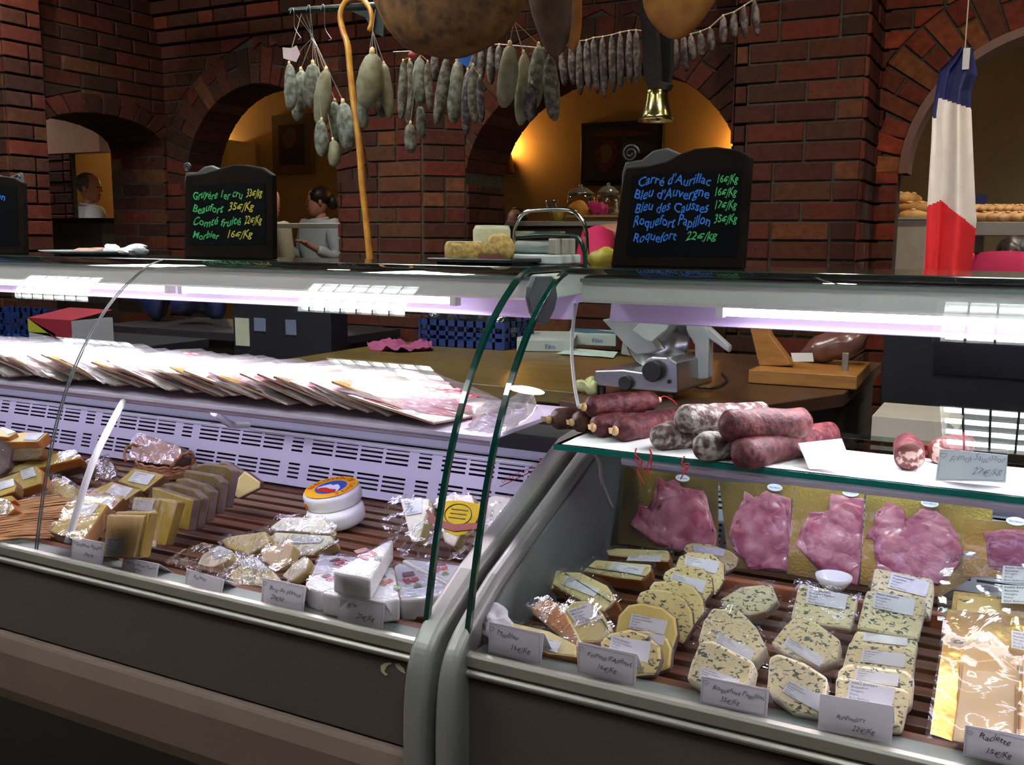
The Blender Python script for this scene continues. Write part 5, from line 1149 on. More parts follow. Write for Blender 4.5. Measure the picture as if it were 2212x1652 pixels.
# ================================================================ HANGING THINGS
green_rail = mat('dark_green_pipe', (.004, .012, .01), .4)
YR = 2.7
t = thing('hanging_rail', 'dark green pipe rail with small hooks above the counter', 'rail')
a, b = P(628, 24, Y=YR), P(812, 12, Y=YR); e = b+(b-a).normalized()*1.4; RA, RB = a.copy(), b.copy()
def ZP(x): return RA.z+(RB.z-RA.z)*(x-RA.x)/(RB.x-RA.x)
obj('pipe', tube(B(), [a, b, e], .0115, 12), green_rail, t, smooth=True)
for xx in (b.x+.02, e.x-.02): obj('hanger', tube(B(), [V((xx, YR, b.z)), V((xx, YR, 3.0))], .01, 8), green_rail, t)
bm = B(); prism(bm, [P(x, y, Y=YR) for x, y in ((800, 10), (832, 14), (828, 80), (812, 72), (790, 38), (748, 20))], V((0, .01, 0))); obj('bracket', bm, green_rail, t)
for k, (x, y0, y1) in enumerate(((632, 18, 82), (667, 12, 100), (698, 10, 84))):
    obj('hook', tube(B(), spline([P(x-5, y0+12, Y=YR-.012), P(x-2, y0, Y=YR-.012), P(x+3, y0+6, Y=YR-.012), P(x+4, y1-25, Y=YR), P(x+14, y1-6, Y=YR), P(x+18, y1, Y=YR), P(x+12, y1+3, Y=YR)], 5), .0011, 6), mat('wire_steel', (.35, .34, .36), .35, .8), t, smooth=True)
mold_g = mat('green_grey_mould', (.055, .055, .034), .85, var=(.16, .165, .13), scale=50, detail=10, bump=.8, bscale=120, lo=.4, hi=.62)
mold_b = mat('brown_mould', (.04, .028, .018), .85, var=(.12, .12, .085), scale=55, detail=10, bump=.8, bscale=120, lo=.42, hi=.62)
mold_p = mat('pale_tan_casing', (.1, .085, .04), .8, var=(.17, .16, .1), scale=30, detail=8, bump=.5, bscale=100)
mold_d = mat('dark_thin_sausage', (.014, .007, .007), .7, var=(.1, .08, .07), scale=60, detail=10, bump=.8, bscale=140, lo=.45, hi=.62)
twine = mat('butcher_twine', (.3, .26, .2), .8)
def hang(x0, y0, x1, y1, r, m, lb, grp, Y=2.7, tie=None, k=0):
    a, b = P(x0, y0, Y=Y), P(x1, y1, Y=Y); s_ = (P(x0+1, y0, Y=Y)-a).length; rr = r*s_; d = (b-a); n_ = 14; path, rs = [], []
    for i in range(n_+1):
        t_ = i/n_; path.append(a+d*t_+V((math.sin(t_*3+k)*rr*.12, math.cos(t_*2.3+k)*rr*.1, 0))); e = math.sin(math.pi*min(max(t_, .0), 1))**.27 if 0 < t_ < 1 else .25
        rs.append(max(rr*1.04*e*(.84+.16*math.sin(t_*2.6)), rr*.2))
    t = thing('hanging_sausage', lb, 'sausage', grp)
    obj('skin', tube(B(), path, rs, 16, jit=.1), m, t, smooth=True)
    obj('tip', blob(B(), a+V((0, 0, rr*.12)), (rr*.25, rr*.25, rr*.4), 8, .3, 90), casing, t, smooth=True)
    if tie:
        tp = P(tie[0], tie[1], Y=Y); obj('string', tube(B(), [a+V((0, 0, rr*.2)), tp, V((tp.x, YR, ZP(tp.x)))], .0009, 5), twine, t)
def cvl(l, x0, y0, s): return [((a/s+x0), (b/s+y0)) for a, b in l]
def bunch(rows, x0, y0, s, grp, names, Y, tie, mats):
    for k, (ax, ay, bx_, by, r) in enumerate(rows):
        (p, q) = cvl([(ax, ay), (bx_, by)], x0, y0, s)
        hang(p[0], p[1], q[0], q[1], r/s, mats[k % len(mats)], names[k], grp, Y+.03*((k*7) % 4)-.04, tie if k % 2 == 0 or True else None, k)
bunch([(150, 600, 165, 1035, 46), (262, 660, 235, 1140, 54), (372, 600, 372, 1005, 66), (500, 660, 450, 1200, 64), (455, 1130, 455, 1470, 52), (578, 950, 590, 1350, 46), (655, 965, 700, 1410, 68), (560, 1320, 578, 1565, 48)], 590, 0, 4.348,
      'mouldy sausages on the leftmost hooks', ['leftmost mouldy sausage of the left bunch, thin and yellowish', 'mouldy sausage second from the left under the pink price slip', 'short plump sausage in the middle of the left bunch', 'long sausage hanging below the bare hook', 'brown-tipped sausage lowest but one in the left bunch', 'slim sausage beside the fat one near the stick', 'fat grey sausage right beside the yellow stick', 'lowest sausage of the left bunch, over the framed picture'], 2.75, (676, 80), [mold_g, mold_g, mold_g, mold_p])
bunch([(930, 500, 868, 1010, 98), (990, 600, 1035, 1105, 52), (1040, 600, 1105, 1115, 46), (842, 900, 840, 1215, 52)], 590, 0, 4.348, 'plump pale sausages right of the stick', ['big plump pale sausage just right of the yellow stick', 'pale sausage tucked right of the plump one', 'pale sausage at the right edge of the plump bunch', 'grey tip hanging lowest below the plump sausage'], 2.72, (805, 66), [mold_p, mold_g])
bunch([(150, 640, 130, 1260, 42), (215, 640, 225, 1325, 50), (315, 610, 345, 1115, 66), (408, 650, 440, 1160, 38), (228, 1300, 232, 1610, 56), (332, 1110, 340, 1460, 46)], 840, 0, 4.86, 'sausages with a red tie under the big ham', ['dark slim sausage at the left of the red-tied bunch', 'long brown sausage second in the red-tied bunch', 'pale-topped green sausage in the red-tied bunch', 'slim sausage at the right of the red-tied bunch', 'lowest grey sausage of the red-tied bunch', 'lower right sausage of the red-tied bunch'], 2.72, (905, 115), [mold_b, mold_b, mold_g])
bunch([(605, 600, 500, 1305, 56), (715, 640, 690, 1295, 72), (828, 740, 820, 1410, 50), (885, 690, 905, 1295, 52), (958, 800, 975, 1285, 36)], 840, 0, 4.86, 'sausages below the blue tag', ['brown-green sausage at the left under the blue tag', 'wide green sausage in the middle under the blue tag', 'darkest and lowest sausage under the blue tag', 'grey sausage right of the dark one under the blue tag', 'narrow dark sausage at the right of the blue-tag bunch'], 2.72, (985, 100), [mold_b, mold_g, mold_d, mold_b, mold_d])
bunch([(1270, 470, 1205, 1130, 92), (1412, 560, 1392, 1315, 72), (1572, 480, 1540, 1135, 78), (1690, 590, 1745, 1265, 76), (1500, 880, 1475, 1270, 62)], 840, 0, 4.86, 'long sausages at the centre of the rail', ['long greenish tan sausage, leftmost of the big central ones', 'tan sausage hanging lowest of the big central ones', 'grey mottled sausage, third of the big central ones', 'dark grey pointed sausage, rightmost of the big central ones', 'dark sausage half hidden between the central ones'], 2.68, (1110, 45), [mold_p, mold_p, mold_g, mold_b, mold_d])
tops = [(862, 535, 862, 760), (478, 540, 478, 850), (905, 500, 900, 820), (980, 485, 965, 860), (1075, 480, 1070, 885), (1160, 475, 1150, 800)]
thin = [cvl([(a, b), (c_, d_)], 840, 0, 4.86) for a, b, c_, d_ in tops] + [cvl([(a, b), (c_, d_)], 1200, 0, 4.254) for a, b, c_, d_ in ((50, 465, 85, 790), (140, 395, 165, 775), (215, 385, 235, 875), (285, 378, 315, 825), (350, 355, 385, 860), (435, 345, 445, 890), (515, 330, 530, 850), (592, 308, 600, 812), (675, 290, 690, 775), (740, 285, 765, 765), (1100, 330, 1110, 640), (1180, 325, 1200, 660), (1245, 320, 1260, 560), (1330, 300, 1345, 520), (1420, 260, 1440, 480), (1540, 150, 1550, 400), (1640, 120, 1650, 360), (1735, 60, 1740, 350), (1830, 0, 1850, 330))]
nm_ = {6: 'first', 7: 'second', 8: 'third', 9: 'fourth', 10: 'fifth', 11: 'sixth', 12: 'seventh', 13: 'eighth', 14: 'ninth', 15: 'tenth'}
for k, (p, q) in enumerate(thin):
    lb = ('thin dry sausage, %s from the left under the arch, left of the bell' % nm_[k]) if k in nm_ else ('thin dark sausage on the string behind the blue tag and central bunch' if k < 6 else 'thin dark sausage on the string right of the bell strap')
    hang(p[0], p[1], q[0], q[1], 8.2, mold_d, lb, 'thin dry sausages hung along a string', 2.95, None, k)
lp = sorted([p for p, q in thin]); o = obj('sausage_string', tube(B(), [P(850, 112, Y=2.95)]+[P(x, y-2, Y=2.95) for x, y in lp if x > 860]+[P(1660, -30, Y=2.95)], .0022, 5), twine, None); tag(o, 'sagging cord from which the thin dry sausages hang', 'string')
# tags on the bunches
def flap(pts, Y, m, lb, nm='hanging_tag', grp=None):
    bm = B(); prism(bm, [P(x, y, Y=Y) for x, y in pts], V((0, .001, 0))); o = obj(nm, bm, m, None); tag(o, lb, 'tag', grp)
    if Y < 3: tp = P(pts[1][0], pts[1][1], Y=Y); obj('string', tube(B(), [tp, V((tp.x, YR, ZP(tp.x)))], .0008, 5), twine, o)
    return o
blue_t = mat('blue_card', (.01, .16, .62), .5)
flap([(986, 104), (1020, 116), (1010, 146), (990, 132)], 2.60, blue_t, 'bright blue tag with a slanted corner, right of the red tie')
flap([(962, 103), (974, 100), (975, 118), (960, 120)], 2.60, blue_t, 'small blue tag at the left of the red tie')
redt = mat('red_net', (.22, .012, .016), .6)
for (x, y, lb) in ((893, 118, 'red tie on the bunch left of the blue tag'), (985, 98, 'red tie between the two blue tags')):
    o = obj('red_tie', blob(B(), P(x, y, Y=2.63), (.02, .012, .014), 14, .5, 60), redt, None, smooth=True); tag(o, lb, 'tie'); tp = P(x, y, Y=2.63); obj('string', tube(B(), [tp, V((tp.x, YR, ZP(tp.x)))], .001, 5), redt, o)
flap([(610, 102), (630, 104), (640, 98), (648, 116), (640, 134), (612, 126)], 2.64, mat('pink_slip', (.5, .36, .38), .6), 'pale pink price slip clipped above the left bunch')
# cane
t = thing('walking_stick', 'long yellow wooden stick with a crook, hanging from the rail', 'stick')
cane = mat('varnished_cane', (.5, .24, .03), .35, var=(.32, .12, .015), scale=25, bump=.5, bscale=40, coat=.3)
pts = spline([P(x, y, Y=2.69) for x, y in ((797, 66), (803, 48), (800, 22), (785, 0), (765, -6), (745, 6), (735, 34), (741, 68), (751, 98), (756, 150), (762, 205), (770, 265), (778, 330), (782, 400), (790, 470), (796, 530), (803, 600))], 4)
obj('shaft', tube(B(), pts, [.0075+.0035*min(1, k/len(pts)*1.6)+.0012*noise.noise(V((k*.35, 0, 0))) for k in range(len(pts))], 12), cane, t, smooth=True)
for i in (44, 50, 57): obj('knot', blob(B(), pts[i], (.011, .011, .009), 10, .2, 50), cane, t, smooth=True)
# hams
hm = mat('cured_ham_crust', (.06, .022, .004), .75, var=(.19, .085, .02), scale=26, detail=12, bump=1.2, bscale=30, lo=.35, hi=.65)
hf = mat('ham_fat', (.36, .14, .018), .5, var=(.2, .07, .01), scale=16, detail=8, bump=.8, bscale=30)
def hamh(px, py, rx, rz, Y, m1, m2, lb, tilt=0, fat=None):
    c = P(px, py, Y=Y); s_ = (P(px+1, py, Y=Y)-c).length; t = thing('cured_ham', lb, 'ham', 'cured hams hanging from the rail'); rot = Matrix.Rotation(R(tilt), 3, 'Y')
    obj('body', blob(B(), c, (rx*s_, rx*s_*.62, rz*s_), 36, .16, 7, rot), m1, t, smooth=True)
    if fat: obj('fat_edge', blob(B(), c+rot @ V((fat[0]*s_, .02, fat[1]*s_)), (fat[2]*s_, rx*s_*.5, fat[3]*s_), 28, .16, 9, rot), m2, t, smooth=True)
    top = c+V((0, 0, rz*s_)); obj('cord', tube(B(), [top-V((0, 0, .03)), V((top.x, top.y, 3.0))], .003, 6), twine, t)
hamh(972, -56, 158, 150, 2.35, hm, hf, 'huge crusted ham hanging at the top centre, orange fat on its left', 8, (-66, 4, 110, 140))
hamh(1190, -30, 48, 140, 2.6, mat('dark_ham', (.04, .018, .008), .7, var=(.1, .05, .02), scale=14, detail=10, bump=1.2, bscale=30), hf, 'narrow dark brown ham just right of the huge one', -6, (30, 0, 24, 118))
hamh(1482, -82, 88, 150, 2.4, hf, mat('ham_meat_side', (.2, .13, .06), .7, var=(.12, .06, .02), scale=14, bump=1, bscale=30), 'orange-skinned ham over the big chalkboard', 12, (-14, 60, 84, 110))
# bell and strap
t = thing('cow_bell', 'brass bell on a broad dark leather strap above the big chalkboard', 'bell')
leather = mat('dark_leather', (.008, .005, .004), .7, var=(.02, .012, .01), scale=30)
bm = B(); prism(bm, [P(x, y, Y=2.58) for x, y in ((1376, -30), (1385, 60), (1390, 170), (1401, 196), (1440, 194), (1448, 180), (1424, 175), (1416, 60), (1420, -30))], V((0, .035, 0))); obj('strap', bm, leather, t, bevel=.003)
bm = B(); prism(bm, [P(x, y, Y=2.64) for x, y in ((1418, -30), (1420, 120), (1432, 180), (1446, 182), (1452, 120), (1450, -30))], V((0, .02, 0))); obj('strap_back', bm, mat('grey_leather', (.012, .01, .011), .7), t, bevel=.003)
c = P(1418, 262, Y=2.6); s_ = (P(1419, 262, Y=2.6)-c).length
obj('bell_cup', lathe(B(), [(0, 66), (17, 65), (22, 60), (23, 50), (26, 30), (31, 12), (39, 0), (36, 0), (28, 14), (22, 50), (0, 58)] and [(r*s_, h*s_) for r, h in [(0, 66), (17, 65), (22, 60), (23, 50), (26, 30), (31, 12), (39, 0), (36, .5), (28, 14), (20, 52), (0, 58)]], c, 36), mat('old_brass', (.55, .48, .22), .22, 1.0, var=(.4, .33, .12), scale=30), t, smooth=True)
obj('crown_staple', tube(B(), spline([c+V((-12*s_, 0, 64*s_)), c+V((-8*s_, 0, 74*s_)), c+V((8*s_, 0, 74*s_)), c+V((12*s_, 0, 64*s_))], 5), .003, 8), MC['old_brass'], t, smooth=True)
obj('clapper', tube(B(), [c+V((0, 0, 50*s_)), c+V((.004, 0, 8*s_)), c+V((.004, 0, 2*s_))], [.002, .002, .006], 8), black_m, t)

# flag
t = thing('french_flag', 'blue, white and red flag hanging folded before the right arch', 'flag')
def lerp_tab(tab, y):
    for (y0, v0), (y1, v1) in zip(tab, tab[1:]):
        if y <= y1: return v0+(v1-v0)*(max(y, y0)-y0)/(y1-y0)
    return tab[-1][1]
Lf = [(100, 2076), (130, 2052), (150, 2030), (180, 2024), (245, 2014), (300, 2012), (430, 2004), (600, 1996)]; Rf = [(100, 2100), (130, 2106), (160, 2112), (195, 2098), (230, 2098), (460, 2108), (475, 2110), (600, 2096)]
bm = B(); NX, NY = 48, 150; g = []
YF = 3.55
for j in range(NY+1):
    py = 102+(602-102)*j/NY; row = []
    for i in range(NX+1):
        s = i/NX; px = lerp_tab(Lf, py)+(lerp_tab(Rf, py)-lerp_tab(Lf, py))*s
        d = .045*math.sin(s*6.2+.4+j*.003)+.012*math.sin(s*15+1+j*.008)*(.4+.6*math.sin(j*.02+1))-(.03 if s < .26 else 0)
        row.append(bm.verts.new(P(px, py, Y=YF+d)))
    g.append(row)
for j in range(NY):
    for i in range(NX):
        f = bm.faces.new((g[j][i], g[j+1][i], g[j+1][i+1], g[j][i+1])); py = 102+500*(j+.5)/NY; s = (i+.5)/NX
        b1 = 208+26*s+(45 if s < .1 else 0); b2 = (445-45*s if s < .27 else 432+62*(s-.27)/.73*1.0+0)
        f.material_index = 0 if py < b1 else (1 if py < b2 else 2)
obj('cloth', bm, [mat('flag_navy', (.008, .012, .09), .8), mat('flag_white', (.72, .68, .66), .8), mat('flag_red', (.62, .012, .02), .75)], t, smooth=True)
a = P(2085, 100, Y=YF); obj('cord', tube(B(), [a-V((0, 0, .02)), V((a.x, YF, 3.0))], .002, 6), twine, t)
obj('pale_ribbon', bx(P(2078, 150, Y=YF-.06).x, P(2093, 150, Y=YF-.06).x, YF-.062, YF-.060, P(2085, 150, Y=YF-.06).z, P(2085, 104, Y=YF-.06).z), mat('grey_ribbon', (.3, .3, .33), .7), t)

# ================================================================ STAFF SIDE OF THE COUNTER
ply = mat('oiled_worktop', (.14, .09, .022), .35, var=(.07, .042, .012), scale=5, stretch=(.5, 7, 1), bump=.1, coat=.15)
t = thing('worktop_table', 'olive-brown wooden worktop table behind the gap between the counters', 'table')
obj('worktop', bx(-2.42, -1.16, 2.62, 3.55, .86, .90), ply, t, bevel=.003)
obj('carcass', bx(-2.36, -1.22, 2.70, 3.50, .08, .86), mat('dark_cabinet', (.03, .02, .015), .6), t)
obj('plinth', bx(-2.34, -1.24, 2.74, 3.46, 0, .08), black_m, t)
t = thing('dark_bench', 'dark brown bench carrying the slicer and the ham stand', 'bench')
bq = [V((-1.14, 2.47, .9)), V((-.76, 2.36, .9)), V((-.45, 3.0, .9)), V((-.45, 3.86, .9)), V((-1.14, 3.86, .9))]
bm = B(); prism(bm, bq, V((0, 0, -.04))); obj('worktop', bm, mat('dark_walnut_top', (.075, .035, .018), .4, var=(.05, .022, .012), scale=6, coat=.15), t, bevel=.003)
bm = B(); prism(bm, [q*1.0+V((.02 if q.x < -1 else -.03, .04, -.04)) for q in bq], V((0, 0, -.86))); obj('carcass', bm, MC['dark_cabinet'], t)
# purple cloth
n = V((0, 0, 1)); bm = B(); sheet(bm, [P(x, y, Z=.905) for x, y in ((790, 741), (840, 738), (900, 744), (932, 744), (935, 756), (860, 760), (800, 754))], 4, .016, 18, n)
for v in bm.verts: v.co.z = max(v.co.z, .902)
o = obj('purple_cloth', bm, mat('plum_cloth', (.2, .03, .1), .85), None, smooth=True); tag(o, 'crumpled plum cloth on the worktop left of the blue crate', 'cloth')
# blue crate with bags
crate_b = mat('blue_plastic', (.004, .02, .11), .45)
def crate(x0, x1, y0, y1, z0, z1, lb, grp='blue plastic crates'):
    t = thing('plastic_crate', lb, 'crate', grp); bm = B(); th = .008
    nx = 9
    for yy in (y0, y1):
        box(bm, ((x0+x1)/2, yy, z1-.012), (x1-x0, th, .024)); box(bm, ((x0+x1)/2, yy, z0+.015), (x1-x0, th, .03)); box(bm, ((x0+x1)/2, yy, (z0+z1)/2), (x1-x0, th, .018))
        for k in range(nx+1): box(bm, (x0+(x1-x0)*k/nx, yy, (z0+z1)/2), (.012, th, z1-z0))
    for xx in (x0, x1):
        box(bm, (xx, (y0+y1)/2, z1-.012), (th, y1-y0, .024)); box(bm, (xx, (y0+y1)/2, z0+.015), (th, y1-y0, .03)); box(bm, (xx, (y0+y1)/2, (z0+z1)/2), (th, y1-y0, .018))
        for k in range(6): box(bm, (xx, y0+(y1-y0)*k/5, (z0+z1)/2), (th, .012, z1-z0))
    obj('side_wall', bm, crate_b, t)
    obj('base', bx(x0, x1, y0, y1, z0, z0+.006), crate_b, t); return t
a = P(908, 745, Z=.9); b = P(1088, 745, Y=a.y)
crate(a.x, b.x, a.y, a.y+.26, .902,   .902+.11, 'blue plastic crate on the worktop with glossy clear bags in it')
for k in range(5):
    o = obj('clear_bag', blob(B(), V((a.x+.05+(b.x-a.x-.1)*k/4, a.y+.10, 1.0)), (.05, .08, .065), 16, .7, 28), filmx if k % 2 else mat('dark_gloss_bag', (.015, .02, .025), .12, coat=.6), None, smooth=True)
    tag(o, 'glossy clear bag among those piled in the blue crate on the worktop', 'bag', 'bags in the blue crate')
# film boxes
def carton(pts, Z, h, lb, m, Zb=None, nm='carton', grp=None, txt=None):
    q = [P(x, y, Z=Z) for x, y in pts]; t = thing(nm, lb, 'box', grp); bm = B(); prism(bm, [v+V((0, 0, h)) for v in q], V((0, 0, -h))); o = obj('body', bm, m, t, bevel=.0015)
    if txt: bm = B(); a, b = q[0]+V((0, 0, h*.25)), q[1]+V((0, 0, h*.25)); text_into(bm, txt, a.lerp(b, .5), (b-a), (0, 0, 1), h*.4, off=.002); obj('print', bm, mat('print_blue', (.02, .08, .25), .5), t)
    return t
cgrey = mat('grey_carton', (.3, .33, .33), .55, var=(.26, .29, .29), scale=10)
carton([(1116, 758), (1238, 760), (1250, 738), (1120, 735)], .902, .045, 'grey-white film carton lying on the worktop right of the blue crate', cgrey, grp='cartons on the worktop', txt='Film')
carton([(1228, 744), (1330, 748), (1335, 738), (1232, 732)], .902, .05, 'teal and white carton printed Film at the back of the worktop', mat('teal_carton', (.02, .1, .15), .5, var=(.3, .34, .34), scale=5, lo=.5, hi=.52), grp='cartons on the worktop', txt='Film')
bm = B(); sheet(bm, [P(x, y, Z=.906) for x, y in ((1200, 763), (1240, 752), (1335, 760), (1325, 772))], 2, .001, 20, n); o = obj('paper_sheet', bm, mat('bluish_paper', (.35, .45, .45), .6), None); tag(o, 'loose sheets of pale paper in front of the cartons on the worktop', 'paper')
o = obj('plastic_glove', blob(B(), P(1268, 842, Z=.915)+V((0, .02, .012)), (.03, .03, .02), 24, .9, 50), mat('pale_green_plastic', (.42, .44, .2), .4), None, smooth=True); tag(o, 'crumpled pale green plastic on the bench left of the slicer', 'plastic')
# slicer
alg = mat('cast_aluminium', (.45, .45, .48), .25, .9, var=(.4, .4, .43), scale=10); alm = mat('matt_aluminium', (.4, .41, .4), .45, .5, var=(.34, .35, .34), scale=12)
t = thing('meat_slicer', 'silver meat slicer with two black knobs on the dark bench', 'meat slicer')
YS = P(1370, 850, Z=.915).y
def sq(pts, Y=None): return [P(x, y, Y=Y or YS) for x, y in pts]
bm = B(); prism(bm, sq(((1280, 832), (1284, 800), (1345, 798), (1388, 804), (1394, 776), (1408, 770), (1440, 772), (1462, 784), (1464, 845), (1460, 850))), V((.03, .24, 0))); obj('body', bm, alg, t, bevel=.006)
for x, y, r_, d_ in ((1415, 800, 22, .03), (1354, 826, 15, .018)):
    c = P(x, y, Y=YS); s_ = (P(x+1, y, Y=YS)-c).length
    obj('knob', lathe(B(), [(r_*s_, 0), (r_*s_, d_*.8), (r_*s_*.9, d_), (0, d_)], c, 24, axis=V((0, -1, 0))), black_m, t, smooth=False)
c = P(1446, 824, Y=YS); obj('switch', lathe(B(), [(.006, 0), (.006, .003), (0, .003)], c, 16, axis=V((0, -1, 0))), black_m, t)
bm = B(); prism(bm, sq(((1300, 690), (1368, 680), (1420, 755), (1400, 762), (1372, 764), (1350, 745)), YS+.10), V((.02, .012, 0))); obj('food_table', bm, alm, t, bevel=.002)
bm = B(); prism(bm, sq(((1365, 714), (1395, 682), (1458, 680), (1440, 712), (1408, 738), (1395, 735)), YS+.04), V((.01, .05, .01))); obj('meat_pusher', bm, mat('white_plastic_part', (.5, .53, .52), .4), t, bevel=.003)
bm = B(); prism(bm, sq(((1340, 765), (1345, 730), (1420, 700), (1480, 740), (1478, 785), (1400, 775)), YS+.16), V((0, .02, 0))); obj('blade_housing', bm, alm, t, bevel=.004)
c = P(1420, 730, Y=YS+.13); obj('blade', lathe(B(), [(.095, 0), (.09, .004), (.03, .006), (0, .006)], c, 48, axis=V((.15, -1, .1))), chrome, t, smooth=True)
bm = B(); prism(bm, sq(((1488, 690), (1515, 690), (1532, 715), (1530, 818), (1502, 822), (1500, 745), (1480, 712)), YS+.14), V((.0, .05, 0))); obj('rear_arm', bm, mat('white_arm', (.45, .45, .48), .35), t, bevel=.006)
bm = B(); prism(bm, sq(((1530, 706), (1576, 748), (1574, 762), (1524, 726)), YS+.14), V((0, .03, 0))); obj('handle', bm, MC['white_arm'], t, bevel=.004)
for x_, y_ in ((1300, 836), (1450, 852)): a = P(x_, y_, Y=YS+.02); obj('foot', lathe(B(), [(.012, .90-a.z), (.012, .002), (0, .002)], a, 16), black_m, t)
obj('power_cord', tube(B(), spline([P(x, y, Z=.905) for x, y in ((1500, 835), (1540, 838), (1570, 822), (1560, 806))], 6), .004, 6), black_m, t, smooth=True)
# ham stand
hw_ = mat('honey_wood', (.38, .17, .04), .45, var=(.28, .11, .025), scale=10, stretch=(1, 6, 6), bump=.15, coat=.2)
t = thing('ham_stand', 'honey-coloured wooden ham stand with a curved upright and small card', 'ham stand')
q = [P(1617, 798, Z=.945), P(1852, 812, Z=.945), P(1880, 782, Z=.945), P(1690, 770, Z=.945)]
bm = B(); prism(bm, q, V((0, 0, -.043))); obj('base_board', bm, hw_, t, bevel=.003)
yh = P(1680, 792, Z=.945).y
bm = B(); prism(bm, [P(x, y, Y=yh) for x, y in ((1618, 700), (1652, 690), (1664, 725), (1700, 772), (1712, 790), (1640, 790), (1632, 760))], V((0, .05, 0))); obj('curved_upright', bm, hw_, t, bevel=.004)
obj('clamp_post', bx(P(1818, 790, Y=yh+.0).x, P(1832, 790, Y=yh).x, yh, yh+.015, .944, P(1825, 762, Y=yh).z), mat('clamp_steel', (.3, .28, .24), .35, .6), t, bevel=.002)
a = [P(x, y, Y=yh-.02) for x, y in ((1708, 762), (1755, 762), (1758, 781), (1713, 781))]; bm = B(); prism(bm, a, V((0, .001, 0))); obj('card', bm, paper, t)
c = P(1800, 745, Y=yh+.18); o = obj('carved_ham', blob(B(), c, (.11, .06, .05), 28, .3, 14, Matrix.Rotation(R(-20), 3, 'Y')), mat('dark_wrapped_ham', (.1, .03, .03), .3, var=(.16, .07, .06), scale=20, coat=.4), None, smooth=True); tag(o, 'dark red film-wrapped ham lying behind the wooden ham stand', 'ham')
# navy fridge panel at right, boxes
t = thing('dark_cabinet', 'tall navy-black cabinet behind the right counter', 'cabinet')
navy = mat('navy_laminate', (.003, .003, .008), .5, var=(.004, .004, .01), scale=5)
obj('carcass', bx(P(1905, 800, Y=3.2).x, 1.5, 3.2, 3.8, 0, 1.17), navy, t, bevel=.004)
obj('inset_panel', bx(P(2018, 770, Y=3.19).x, 1.3, 3.188, 3.199, P(2100, 812, Y=3.19).z, 1.14), mat('panel_black', (.004, .004, .008), .25), t)
obj('worktop', bx(P(1905, 800, Y=3.2).x-.01, 1.5, 3.18, 3.82, 1.17, 1.19), navy, t)
cream_c = mat('cream_carton', (.42, .37, .3), .6, var=(.38, .33, .27), scale=8)
t = thing('low_cupboard', 'dark low cupboard behind the right counter, carrying the cream boxes', 'cupboard'); obj('carcass', bx(-.42, .3, 2.15, 2.6, 0, .845), MC['dark_cabinet'], t); obj('lid', bx(-.43, .31, 2.14, 2.61, .845, .855), navy, t)
for k, (z0, h, dx, lb) in enumerate(((.856, .058, 0, 'lower cream carton of the two behind the cut saucisson'), (.915, .062, .004, 'upper cream carton with an open flap, behind the cut saucisson'))):
    t = thing('cream_box', lb, 'box', 'stacked cream cartons'); xa = P(1878, 920, Y=2.2).x+dx; obj('body', bx(xa, xa+.15, 2.2, 2.4, z0, z0+h), cream_c, t, bevel=.002)
    if k: bm = B(); prism(bm, [V((xa+.15, 2.2, z0+h)), V((xa+.172, 2.19, z0+h-.018)), V((xa+.172, 2.39, z0+h-.018)), V((xa+.15, 2.4, z0+h))], V((0, 0, .002))); obj('flap', bm, cream_c, t)
# left staff bench, boxes, dark bags, notes
t = thing('back_bench', 'dark bench along the left brick wall behind the counter', 'bench'); obj('worktop', bx(-4.2, -2.75, 3.45, 4.05, .86, .90), mat('black_bench_top', (.012, .01, .014), .5), t, bevel=.003); obj('carcass', bx(-4.15, -2.8, 3.55, 4.05, 0, .86), MC['dark_cabinet'], t)
t = thing('side_bench', 'dark bench in the left corner carrying the yellow box and a blue crate', 'bench'); obj('worktop', bx(-4.25, -3.2, 2.45, 3.2, .86, .90), MC['black_bench_top'], t, bevel=.003); obj('carcass', bx(-4.2, -3.25, 2.5, 3.15, 0, .86), MC['dark_cabinet'], t)
yb_ = P(120, 768, Z=.905).y; yb_ = min(max(yb_, 2.6), 3.0)
def bz(px, py): return P(px, py, Y=yb_)
x0, x1 = bz(65, 760).x, bz(158, 760).x; zt_ = bz(110, 690).z
t = thing('printed_box', 'yellow, red and white cardboard box in the left corner behind the counter', 'box')
obj('body', bx(x0, x1, yb_, yb_+.2, .905, zt_), mat('carton_white', (.4, .38, .42), .55), t, bevel=.002)
bm = B(); prism(bm, [V((x0, yb_-.001, zt_)), V((x0+(x1-x0)*.62, yb_-.001, zt_-.07)), V((x0+(x1-x0)*.62, yb_-.001, .96)), V((x0, yb_-.001, .96))], V((0, -.0008, 0))); obj('yellow_print', bm, mat('print_lime', (.38, .36, .03), .5), t)
bm = B(); prism(bm, [V((x0, yb_-.001, zt_+.0)), V((x1, yb_-.001, zt_)), V((x1, yb_-.001, zt_-.075)), V((x0+(x1-x0)*.62, yb_-.001, zt_-.075))], V((0, -.0008, 0))); obj('red_print', bm, mat('print_crimson', (.25, .015, .03), .5), t)
bm = B(); prism(bm, [V((x0, yb_, zt_)), V((x1, yb_, zt_)), V((x1, yb_+.2, zt_+.03)), V((x0, yb_+.2, zt_+.03))], V((0, 0, .002))); obj('lid', bm, MC['print_crimson'], t)
a = P(-20, 775, Y=2.75); b = P(88, 775, Y=2.75); crate(a.x, b.x, 2.62, 2.86, .902, 1.03, 'dark blue crate at the left edge, beside the yellow and red box')
dkb = mat('dark_blue_bag', (.004, .006, .035), .4, var=(.006, .01, .06), scale=8, bump=.8, bscale=20, coat=.4)
